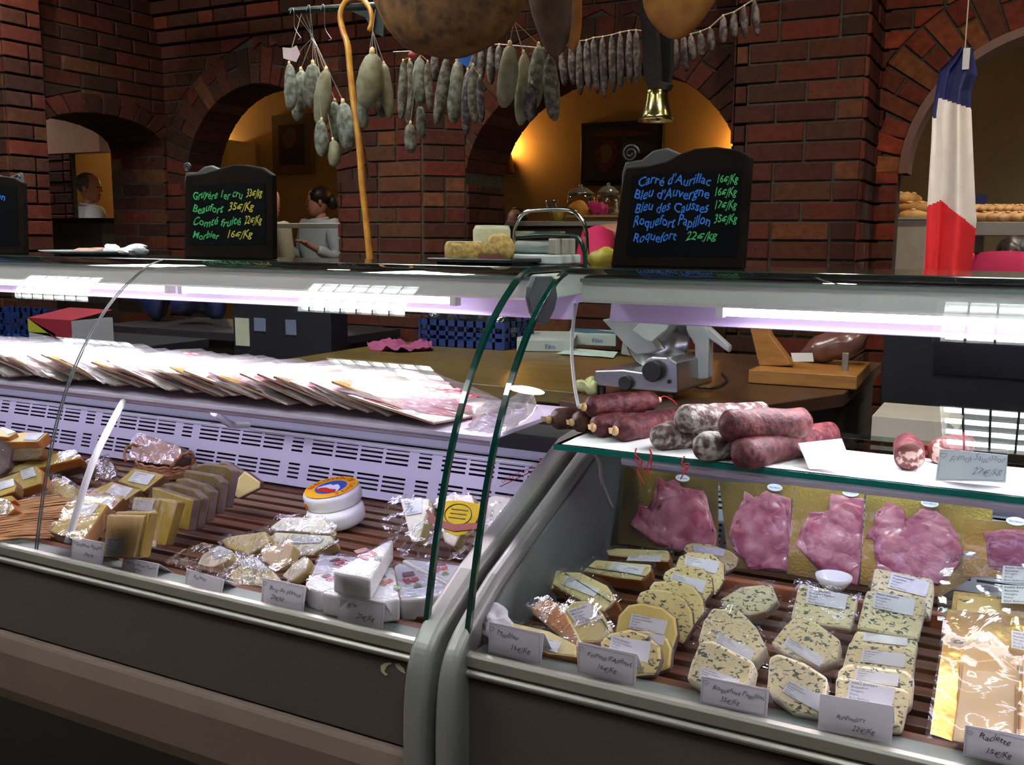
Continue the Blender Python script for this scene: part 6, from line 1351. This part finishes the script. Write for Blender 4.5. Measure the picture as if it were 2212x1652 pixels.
for k, (x, y, rx, rz, lb) in enumerate(((330, 690, 60, 38, 'dark blue plastic sack on the back bench, under the lamp strip'), (445, 700, 70, 42, 'dark blue plastic sack on the back bench, nearer the gap'))):
    c = P(x, y, Y=3.75); s_ = .0019; o = obj('plastic_sack', blob(B(), V((c.x, 3.75, 1.0+rz*s_*1.1)), (rx*s_*1.3, .14, rz*s_*1.6), 28, .9, 9), dkb, None, smooth=True); tag(o, lb, 'sack', 'dark blue sacks on the back bench')
t = thing('black_fridge', 'low black cabinet with paper notes left of the worktop table', 'cabinet')
fx0, fx1 = P(505, 740, Y=3.3).x, P(715, 740, Y=3.3).x
obj('carcass', bx(fx0, fx1, 3.3, 3.42, 0, 1.12), navy, t, bevel=.003)
nt_ = mat('note_paper', (.34, .33, .26), .6)
for x_, y_, w_, h_ in ((507, 686, 32, 62), (548, 686, 26, 30), (616, 690, 24, 34)):
    a, b = P(x_, y_, Y=3.295), P(x_+w_, y_+h_, Y=3.295); obj('note', bx(a.x, b.x, 3.2955, 3.2985, b.z, a.z), nt_ if w_ > 30 else mat('bluish_note', (.1, .11, .18), .6), t)

# ================================================================ CAFE AND BAKERY BEYOND THE ARCHES
def picture(pts, Y, lb, fm, mm, cols, fw_=.05, kind=0):
    t = thing('framed_picture', lb, 'picture', 'framed pictures in the cafe'); q = [P(x, y, Y=Y-.05) for x, y in pts]
    x0, x1, z0, z1 = q[0].x, q[1].x, q[3].z, q[0].z
    obj('frame', bx(x0, x1, Y-.05, Y-.005, z0, z1), fm, t, bevel=.01)
    obj('mount', bx(x0+fw_, x1-fw_, Y-.058, Y-.052, z0+fw_, z1-fw_), mm, t)
    rnd = random.Random(len(lb)); w, h = x1-x0-2*fw_, z1-z0-2*fw_
    for k, (cx, cz, rx, rz, mi) in enumerate(cols):
        bm = B(); prism(bm, [V((x0+fw_+w*(cx+rx*math.cos(a)*(1+.2*math.sin(a*3+k))), Y-.0595-.0006*k, z0+fw_+h*(cz+rz*math.sin(a)*(1+.15*math.sin(a*2+k))))) for a in [2*math.pi*j/18 for j in range(18)]], V((0, .0005, 0))); obj('painted_shape', bm, mi, t)
picture([(1255, 266), (1433, 266), (1433, 402), (1255, 402)], 8.8, 'dark poster in a black frame behind the big chalkboard', black_m, mat('poster_dark', (.035, .02, .012), .4), [(.3, .45, .16, .3, mat('poster_red', (.1, .02, .012), .5)), (.3, .5, .08, .2, mat('poster_tan', (.16, .1, .04), .5)), (.7, .6, .22, .15, mat('poster_olive', (.06, .055, .02), .5)), (.5, .87, .4, .06, MC['poster_red'])])
picture([(585, 250), (672, 250), (672, 378), (585, 378)], 8.8, 'framed picture with a tan mount seen through the left arch', mat('tan_frame', (.14, .09, .04), .5), mat('picture_dark', (.02, .014, .012), .4), [(.45, .62, .26, .3, mat('picture_glow', (.09, .05, .03), .5)), (.5, .25, .45, .2, mat('picture_black', (.006, .005, .005), .5))], .11)
def sconce(px, py, Y, lb, w, shade_px=None, col=(1, .5, .12)):
    c = P(px, py, Y=Y-.10); t = thing('wall_lamp', lb, 'wall lamp', 'amber wall lamps')
    obj('shade', lathe(B(), [(.09, -.20), (.10, -.20), (.055, .0), (.045, .0)], c, 20), mat('dark_red_shade', (.06, .008, .006), .6), t)
    obj('bulb', blob(B(), c+V((0, 0, -.02)), (.035, .035, .06), 12), emit('amber_bulb', (1, .62, .2), 30), t, smooth=True)
    obj('arm', tube(B(), [c+V((0, 0, -.08)), V((c.x, Y, c.z-.1))], .008, 6), black_m, t)
    ld = bpy.data.lights.new('bulb_lamp', 'POINT'); ld.energy = w; ld.color = col; ld.shadow_soft_size = .04; lo = bpy.data.objects.new('lamp_light', ld); COL.objects.link(lo); lo.location = c+V((0, -.02, .05)); lo.parent = t
sconce(1092, 330, 8.8, 'amber wall lamp half hidden by the left jamb of the cafe arch', 13)
sconce(1612, 325, 8.8, 'amber wall lamp hidden behind the right brick pier, glowing past it', 11)
sconce(432, 345, 8.8, 'amber wall lamp behind the left jamb of the passage arch', 26, col=(1, .7, .3))
amb2 = mat('bright_plaster', (.62, .44, .16), .85)
struct(obj('wall_passage_nib', bx(P(440, 300, Y=8.3).x, P(490, 300, Y=8.3).x, 8.3, 8.79, 0, P(480, 302, Y=8.3).z), amb2))
# cafe counter
t = thing('cafe_counter', 'cafe serving counter with a white top seen through the middle arch', 'counter')
xa, xb = P(1100, 500, Y=5.6).x, P(1420, 500, Y=5.6).x; zc = P(1200, 478, Y=5.6).z
obj('top', bx(xa, xb, 5.5, 6.1, zc-.03, zc), mat('pale_counter_top', (.4, .42, .4), .35), t, bevel=.004); obj('front', bx(xa+.02, xb-.02, 5.54, 6.08, 0, zc-.03), MC['dark_cabinet'], t)
obj('wood_shelf', bx(P(1235, 470, Y=5.55).x, P(1345, 470, Y=5.55).x, 5.45, 5.75, zc+.02, zc+.035), mat('shelf_wood', (.3, .2, .1), .5), t)
jarg = glassmat('jar_glass', (.93, .95, .94), 1.5, .03, gain=1.6)
def jar(px0, px1, yt, yb, lb, Y=5.6):
    a, b = P(px0, yb, Y=Y), P(px1, yb, Y=Y); r = (b.x-a.x)/2; c = V((a.x+r, Y, zc+.036)); h = max((P(px0, yt, Y=Y).z-c.z), .12)
    t = thing('glass_jar', lb, 'jar', 'lidded glass jars on the cafe counter')
    obj('jar_body', lathe(B(), [(r*.8, 0), (r, .02), (r, h*.55), (r*.8, h*.68)], c, 28), jarg, t, smooth=True)
    obj('lid', lathe(B(), [(r*.95, h*.68), (r*.9, h*.72), (r*.5, h*.86), (r*.12, h*.9), (r*.16, h*.96), (0, h)], c, 28), mat('lid_glass', (.42, .5, .48), .12, .6), t, smooth=True)
    obj('contents', lathe(B(), [(0, .002), (r*.75, .004), (r*.88, .03), (r*.88, h*.22), (0, h*.28)], c, 20, jit=.01), mat('jar_biscuits', (.16, .1, .05), .7, var=(.08, .05, .03), scale=30), t, smooth=True)
jar(1226, 1282, 398, 470, 'round-lidded glass jar, left one of the pair on the cafe counter')
jar(1290, 1336, 394, 470, 'round-lidded glass jar beside the big chalkboard')
a = P(1191, 440, Y=5.6); o = obj('sundae_glass', lathe(B(), [(.03, 0), (.03, .005), (.006, .012), (.006, .05), (.035, .09), (.045, .13), (.043, .13), (.004, .055)], (a.x, 5.6, zc+.001), 20), jarg, None, smooth=True); tag(o, 'small footed glass left of the jars on the cafe counter', 'glass')
a = P(1215, 452, Y=5.6); o = obj('yellow_cup', lathe(B(), [(.03, 0), (.045, .07), (.042, .07), (.028, .004)], (a.x, 5.55, zc+.001), 20), mat('yellow_cup_m', (.5, .38, .05), .5), None, smooth=True); tag(o, 'little yellow cup left of the glass jars', 'cup')
for x_, m_, lb in ((1258, mat('orange_ribbon', (.6, .25, .02), .5), 'orange ribbon bow before the left jar'), (1297, mat('pink_ribbon', (.5, .03, .15), .5), 'pink ribbon bow between the jars')):
    a = P(x_, 462, Y=5.5); o = obj('ribbon_bow', blob(B(), V((a.x, 5.48, zc+.07)), (.07, .03, .04), 18, .9, 22), m_, None, smooth=True); tag(o, lb, 'ribbon')
ya = P(1305, 560, Y=1.70); o = obj('yellow_bag', blob(B(), V((ya.x, 1.70, TZ+.014)), (.03, .02, .018), 18, .5, 40), mat('yellow_plastic', (.4, .3, .02), .5), None, smooth=True); tag(o, 'yellow plastic bag tucked left of the big chalkboard', 'bag')
# glass counter by the woman
t = thing('glass_counter', 'small white-edged glass counter before the woman in the passage', 'counter'); Yc = 5.6
x0, x1 = P(598, 486, Y=Yc).x, P(722, 486, Y=Yc).x+.3; zt_ = P(650, 482, Y=Yc).z
obj('top_rim', bx(x0, x1, Yc, Yc+.03, zt_-.035, zt_), mat('rim_white', (.5, .52, .5), .4), t, bevel=.004); bm = bx(x0, x1, Yc+.01, Yc+.014, zt_-.62, zt_-.02); obj('front_pane', bm, glassmat('thin_pane', (.93, .95, .94), 1.45), t); obj('base', bx(x0, x1, Yc, Yc+.5, 0, zt_-.62), MC['dark_cabinet'], t)
# bakery partition, bread shelf
YB = 5.6
t = thing('bread_display', 'pale partition topped with loaves, between the brick pier and the flag', 'display')
part = mat('pale_partition', (.42, .38, .34), .6)
x0, x1 = P(1905, 500, Y=YB).x-.2, P(2002, 500, Y=YB).x; zt_ = P(1950, 474, Y=YB).z
obj('panel', bx(x0, x1, YB, YB+.6, 0, zt_), part, t, bevel=.004)
obj('ledge', bx(x0-.01, x1+.01, YB-.01, YB+.6, zt_, zt_+.012), part, t)
loaf = mat('baked_crust', (.5, .27, .07), .6, var=(.3, .13, .03), scale=14, bump=.6, bscale=40)
loaf2 = mat('brown_crust', (.34, .15, .05), .6, var=(.5, .3, .14), scale=18, bump=.6, bscale=40)
def bread(px, py, Y, r, L_, ang, m, lb, grp):
    c = P(px, py, Y=Y); rot = Matrix.Rotation(R(ang), 3, 'Z'); t = thing('loaf', lb, 'bread', grp)
    obj('crust', blob(B(), c, (L_, r, r*.85), 18, .12, 12, rot), m, t, smooth=True)
    for k in (-1, 0, 1): obj('slash', blob(B(), c+rot @ V((k*L_*.45, -r*.25, r*.72)), (L_*.16, r*.3, r*.16), 8, 0, 1, rot @ Matrix.Rotation(R(25), 3, 'Z')), mat('slash_pale', (.62, .42, .18), .7), t, smooth=True)
for k, (x, y, a_) in enumerate(((1922, 467, 20), (1948, 466, -10), (1975, 462, 8), (1994, 466, 30), (1935, 452, 60), (1960, 450, 20), (1990, 450, 5), (1930, 434, 55), (1955, 430, 60))):
    bread(x, y, YB+.12+.05*(k % 3), .045, .13, a_, loaf, 'golden loaf heaped on the pale partition left of the flag', 'golden loaves on the partition')
t = thing('bread_shelf', 'grey bread shelf right of the flag', 'shelf'); x0, x1 = P(2095, 480, Y=YB).x, P(2300, 480, Y=YB).x; zs_ = P(2150, 479, Y=YB).z
obj('board', bx(x0, x1+.3, YB, YB+.5, zs_-.07, zs_), mat('shelf_grey', (.2, .2, .2), .4), t, bevel=.004)
for xx in (x0+.02, x1+.25): obj('upright', bx(xx, xx+.04, YB+.3, YB+.5, 0, zs_-.07), MC['shelf_grey'], t)
for k in range(6): bread(2118+k*24, 470, YB+.1, .038, .09, 15+k*7, loaf2, 'brown roll in the lower row on the grey bread shelf', 'brown rolls on the bread shelf')
for k in range(7): bread(2114+k*20, 454, YB+.16, .036, .09, 70-k*4, loaf2, 'brown crusty roll in the upper row on the grey bread shelf', 'brown rolls on the bread shelf')
flap([(2108, 420), (2133, 420), (2133, 468), (2108, 468)], YB+.26, mat('navy_card', (.01, .02, .1), .5), 'small navy price card above the rolls right of the flag', 'shelf_card')

t = thing('pass_shelf', 'dark panelled hatch counter in the far left arch before the man', 'counter')
x0, x1 = P(118, 500, Y=4.2).x, P(232, 500, Y=4.2).x; obj('panel', bx(x0, x1, 4.16, 4.3, 0, P(170, 478, Y=4.16).z), MC['dark_cabinet'], t, bevel=.004); obj('top', bx(x0, x1+.02, 4.14, 4.32, P(170, 478, Y=4.16).z, P(170, 478, Y=4.16).z+.02), frame_m, t)
# ---------------------------------------------------------------- people
def skinmesh(name, verts, edges, rad, root, m, parent, sub=2):
    me = bpy.data.meshes.new(name); me.from_pydata([tuple(v) for v in verts], edges, []); o = bpy.data.objects.new(name, me); COL.objects.link(o)
    md = o.modifiers.new('skin', 'SKIN'); md.use_smooth_shade = True
    sv = me.skin_vertices[0].data
    for i, r in enumerate(rad): sv[i].radius = (r[0], r[1]) if isinstance(r, tuple) else (r, r)
    for i in range(len(verts)): sv[i].use_root = (i == root)
    s = o.modifiers.new('sub', 'SUBSURF'); s.levels = sub; s.render_levels = sub
    me.materials.append(m); o.parent = parent; return o
skin_m = mat('skin', (.5, .24, .16), .5, var=(.45, .21, .14), scale=20, sss=.15)
def person(base, yaw, H, lb, top_m, leg_m, hair_m, armsL, armsR, lean=0, hair_long=0, headyaw=0, head_tilt=0, collar=True, bow=0):
    """standing figure; arms = (elbow, wrist) offsets from the shoulder in body axes (x right of viewer, y back, z up)"""
    t = thing('person', lb, 'person'); M = Matrix.Rotation(yaw, 3, 'Z'); k = H/1.75
    def W(p): q = V(p)*k; q.y -= lean*max(0, q.z-.95*k); q.z -= abs(lean)*max(0, q.z-.95*k)*.3; return V(base)+M @ q
    hip, waist, chest, neck, hd = (0, 0, .93), (0, 0, 1.1), (0, .0, 1.32), (0, .01, 1.48), (0, -.01, 1.56)
    v, e, r = [], [], []
    def add(p, rr, par=None):
        v.append(W(p)); r.append(rr if not isinstance(rr, (int, float)) else rr*k); i = len(v)-1
        if par is not None: e.append((par, i))
        return i
    a = add(hip, .125); b = add(waist, .115, a); c = add(chest, .125, b); d = add((0, .0, 1.43), .07, c); n1 = add((0, .01-.06*bow, 1.48-.02*bow), .052, d); h0 = add((0, -.14*bow, 1.55-.09*bow), .055, n1)
    sh, el, wr = [], [], []
    for s, ar in ((-1, armsL), (1, armsR)):
        s0 = add((s*.17, 0, 1.415), .06, c); e0 = add((s*.17+ar[0][0], ar[0][1], 1.41+ar[0][2]), .043, s0); w0 = add((s*.17+ar[1][0], ar[1][1], 1.40+ar[1][2]), .028, e0)
        wp = V((s*.17+ar[1][0], ar[1][1], 1.40+ar[1][2])); ep = V((s*.17+ar[0][0], ar[0][1], 1.40+ar[0][2])); dr = (wp-ep).normalized(); sd = dr.cross(V((0, 0, 1))).normalized() if abs(dr.z) < .9 else V((0, 1, 0))
        pm = add(wp+dr*.05, .024, w0)
        for j, (off, ln) in enumerate(((-.03, .07), (-.01, .085), (.01, .08), (.028, .062))):
            f1 = add(wp+dr*.095+sd*off, .0105, pm); f2 = add(wp+dr*(.095+ln*.6)+sd*off+V((0, 0, -.02)), .009, f1)
        th = add(wp+dr*.06-sd*.045*s+V((0, 0, .01)), .0105, pm)
        sh.append(s0); el.append(e0); wr.append(w0)
    for s in (-1, 1):
        h1 = add((s*.095, 0, .88), .092, a); k1 = add((s*.10, -.01, .49), .062, h1); an = add((s*.10, .01, .09), .042, k1); toe = add((s*.11, -.15, .035), .038, an)
    skinmesh('body', v, e, r, 0, skin_m, t, 1)
    # clothing
    cvv = [v[i] for i in (a, b, c, d)]; ce = [(0, 1), (1, 2), (2, 3)]; cr = [.15*k, .142*k, .165*k, .095*k]
    for s0, e0, w0 in zip(sh, el, wr):
        i = len(cvv); cvv += [v[s0], v[e0], v[e0].lerp(v[w0], .8)]; ce += [(2, i), (i, i+1), (i+1, i+2)]; cr += [.088*k, .062*k, .048*k]
    skinmesh('shirt', cvv, ce, cr, 0, top_m, t, 2)
    lv = [W((0, 0, .96))]; le = []; lr = [.135*k]
    for s in (-1, 1):
        i = len(lv); lv += [W((s*.10, 0, .84)), W((s*.105, -.01, .49)), W((s*.105, .01, .10))]; le += [(0, i), (i, i+1), (i+1, i+2)]; lr += [.105*k, .076*k, .062*k]
    skinmesh('trousers', lv, le, lr, 0, leg_m, t, 1)
    HM = M @ Matrix.Rotation(headyaw, 3, 'Z') @ Matrix.Rotation(head_tilt, 3, 'X')
    hc = W((0, -.015-.2*bow, 1.615-.17*bow))
    bm = B(); rows = []
    prof = [(0, -.118, .0), (.03, -.112, -.02), (.05, -.09, -.018), (.062, -.055, -.006), (.07, -.01, 0), (.075, .04, .004), (.07, .08, .008), (.05, .108, .01), (.02, .12, .01), (0, .122, .01)]
    for rr, z, yo in prof:
        if rr == 0: rows.append([bm.verts.new(hc+HM @ (V((0, yo, z))*k))]); continue
        rows.append([bm.verts.new(hc+HM @ (V((rr*math.cos(q_), yo+rr*1.22*math.sin(q_), z))*k)) for q_ in [2*math.pi*j/20 for j in range(20)]])
    for A_, B_ in zip(rows, rows[1:]):
        for j in range(20):
            l = (j+1) % 20
            bm.faces.new((A_[0], B_[l], B_[j]) if len(A_) == 1 else ((A_[j], A_[l], B_[0]) if len(B_) == 1 else (A_[j], A_[l], B_[l], B_[j])))
    nose = [hc+HM @ (V(p)*k) for p in ((0, -.085, .025), (-.014, -.085, -.028), (.014, -.085, -.028), (0, -.112, -.022))]
    vv = [bm.verts.new(p) for p in nose]
    for f in ((0, 1, 3), (0, 3, 2), (1, 2, 3)): bm.faces.new([vv[i] for i in f])
    hd_ = obj('head', bm, skin_m, t, smooth=True)
    for s in (-1, 1):
        obj('eye', blob(B(), hc+HM @ (V((s*.028, -.083, .012))*k), .0075*k, 8), mat('eye_dark', (.03, .02, .02), .3), hd_, smooth=True)
        obj('ear', blob(B(), hc+HM @ (V((s*.074, .01, .0))*k), (.012*k, .02*k, .03*k), 10), skin_m, hd_, smooth=True)
    obj('mouth', blob(B(), hc+HM @ (V((0, -.084, -.055))*k), (.022*k, .008*k, .007*k), 8), mat('lips', (.35, .1, .08), .5), hd_, smooth=True)
    bm = B()
    blob(bm, hc+HM @ (V((0, .02, .045))*k), (.083*k, .1*k, .088*k), 24, .12, 30)
    obj('hair', bm, hair_m, t, smooth=True)
    if hair_long: obj('hair_bun', blob(B(), hc+HM @ (V((0, .12, .0))*k), (.05*k, .05*k, .06*k), 16, .2, 30), hair_m, t, smooth=True)
    if collar: obj('collar', tube(B(), [W((.064*math.cos(q_), .064*math.sin(q_), 1.475-.03*bow+.01*math.sin(q_))) for q_ in [2*math.pi*j/16 for j in range(17)]], .014*k, 6), top_m, t, smooth=True)
    return t
hair_d = mat('dark_hair', (.012, .008, .007), .5); hair_g = mat('greying_hair', (.06, .05, .05), .6, var=(.12, .11, .11), scale=60)
whs = mat('white_shirt', (.62, .62, .7), .7); trs = mat('dark_trousers', (.02, .025, .03), .8); lbs = mat('pale_blue_shirt', (.45, .52, .6), .7)
def foot(px, w): p = at(px, 800, w); return V((p.x, p.y, 0))
p = foot(212, 9.2); person(p, R(150), 1.93, 'man in a white shirt seen from behind through the far left arch', whs, trs, hair_g, ((-.06, .0, -.28), (-.03, -.1, -.5)), ((.06, 0, -.28), (.03, -.1, -.5)), headyaw=R(-35))
p = foot(698, 8.6); person(p, R(-10), 1.79, 'woman in a pale blue shirt with tied dark hair, hands held before her, passage arch', lbs, mat('dark_teal_skirt', (.03, .06, .07), .8), hair_d, ((-.06, -.02, -.27), (-.04, -.24, -.14)), ((.06, -.02, -.27), (-.02, -.24, -.15)), hair_long=1, headyaw=R(-35))
p = foot(588, 7.6); person(p, R(170), 1.74, 'person in a beige jacket standing behind the left middle chalkboard', mat('beige_jacket', (.3, .27, .2), .8), mat('khaki_trousers', (.12, .11, .07), .8), hair_g, ((-.05, .0, -.28), (-.02, -.08, -.52)), ((.05, 0, -.28), (.02, -.08, -.52)))
pinkm = mat('magenta_top', (.58, .015, .11), .75)
p = foot(2158, 4.6); person(p, R(175), 1.53, 'person in a magenta top with dark curly hair, bent over below the bread shelf', pinkm, trs, hair_d, ((-.08, -.1, -.2), (-.03, -.3, -.25)), ((.08, -.1, -.2), (.03, -.3, -.25)), lean=.0, hair_long=1, head_tilt=R(20), bow=1, collar=False)
p = foot(1268, 5.4); person(p, R(112), 1.70, 'person in a magenta top behind the film wrapping stand, head hidden by the jars', pinkm, mat('yellow_apron', (.4, .3, .05), .8), hair_d, ((-.05, -.06, -.27), (.0, -.22, -.36)), ((.05, -.06, -.27), (.0, -.22, -.36)), lean=.1, bow=1.3, collar=False)
p = foot(1116, 7.2); person(p, R(0), 1.58, 'dark-haired person just showing behind the chrome wrapping rail', mat('grey_blue_shirt', (.1, .16, .2), .8), trs, hair_d, ((-.05, .0, -.28), (-.02, -.08, -.52)), ((.05, 0, -.28), (.02, -.08, -.52)))
# worn flakes on the left counter's front panel
bm = B(); tn = mat('bare_patch', (.5, .42, .3), .6)
for l in (((822, 1438), (830, 1432), (842, 1430), (848, 1433), (836, 1438), (830, 1450), (838, 1458), (832, 1459), (823, 1450)), ((852, 1434), (862, 1432), (872, 1444), (876, 1455), (868, 1452), (858, 1444))):
    prism(bm, [P(x, y, Y=1.1492) for x, y in l], V((0, .0004, 0)))
obj('peeled_sticker_trace', bm, tn, case_l)
bm = B(); a = P(1078, 1052, X=-.668) if False else None; bm.free()
# small printed arrow sign on the left case's rear wall
o = None

# ================================================================ origins at the base of each thing
def _kids(o): return [c for c in bpy.data.objects if c.parent == o]
bpy.context.view_layer.update()
_ch = {}
for o in bpy.data.objects:
    if o.parent: _ch.setdefault(o.parent.name, []).append(o)
def _allv(o):
    out = []
    if o.type == 'MESH':
        mw = o.matrix_world; out += [mw @ v.co for v in o.data.vertices]
    for c in _ch.get(o.name, []): out += _allv(c)
    return out
for o in list(bpy.data.objects):
    if o.parent or o.type not in ('EMPTY', 'MESH') or o.get('placed'): 
        if o.get('placed') and not o.parent: del o['placed']
        continue
    vs = _allv(o)
    if not vs: continue
    lo = V((min(v.x for v in vs), min(v.y for v in vs), min(v.z for v in vs))); hi = V((max(v.x for v in vs), max(v.y for v in vs), max(v.z for v in vs)))
    c = V(((lo.x+hi.x)/2, (lo.y+hi.y)/2, lo.z))
    if o.type == 'MESH': o.data.transform(Matrix.Translation(-c))
    o.location = c
    for k in _ch.get(o.name, []): k.matrix_parent_inverse = Matrix.Translation(-c)
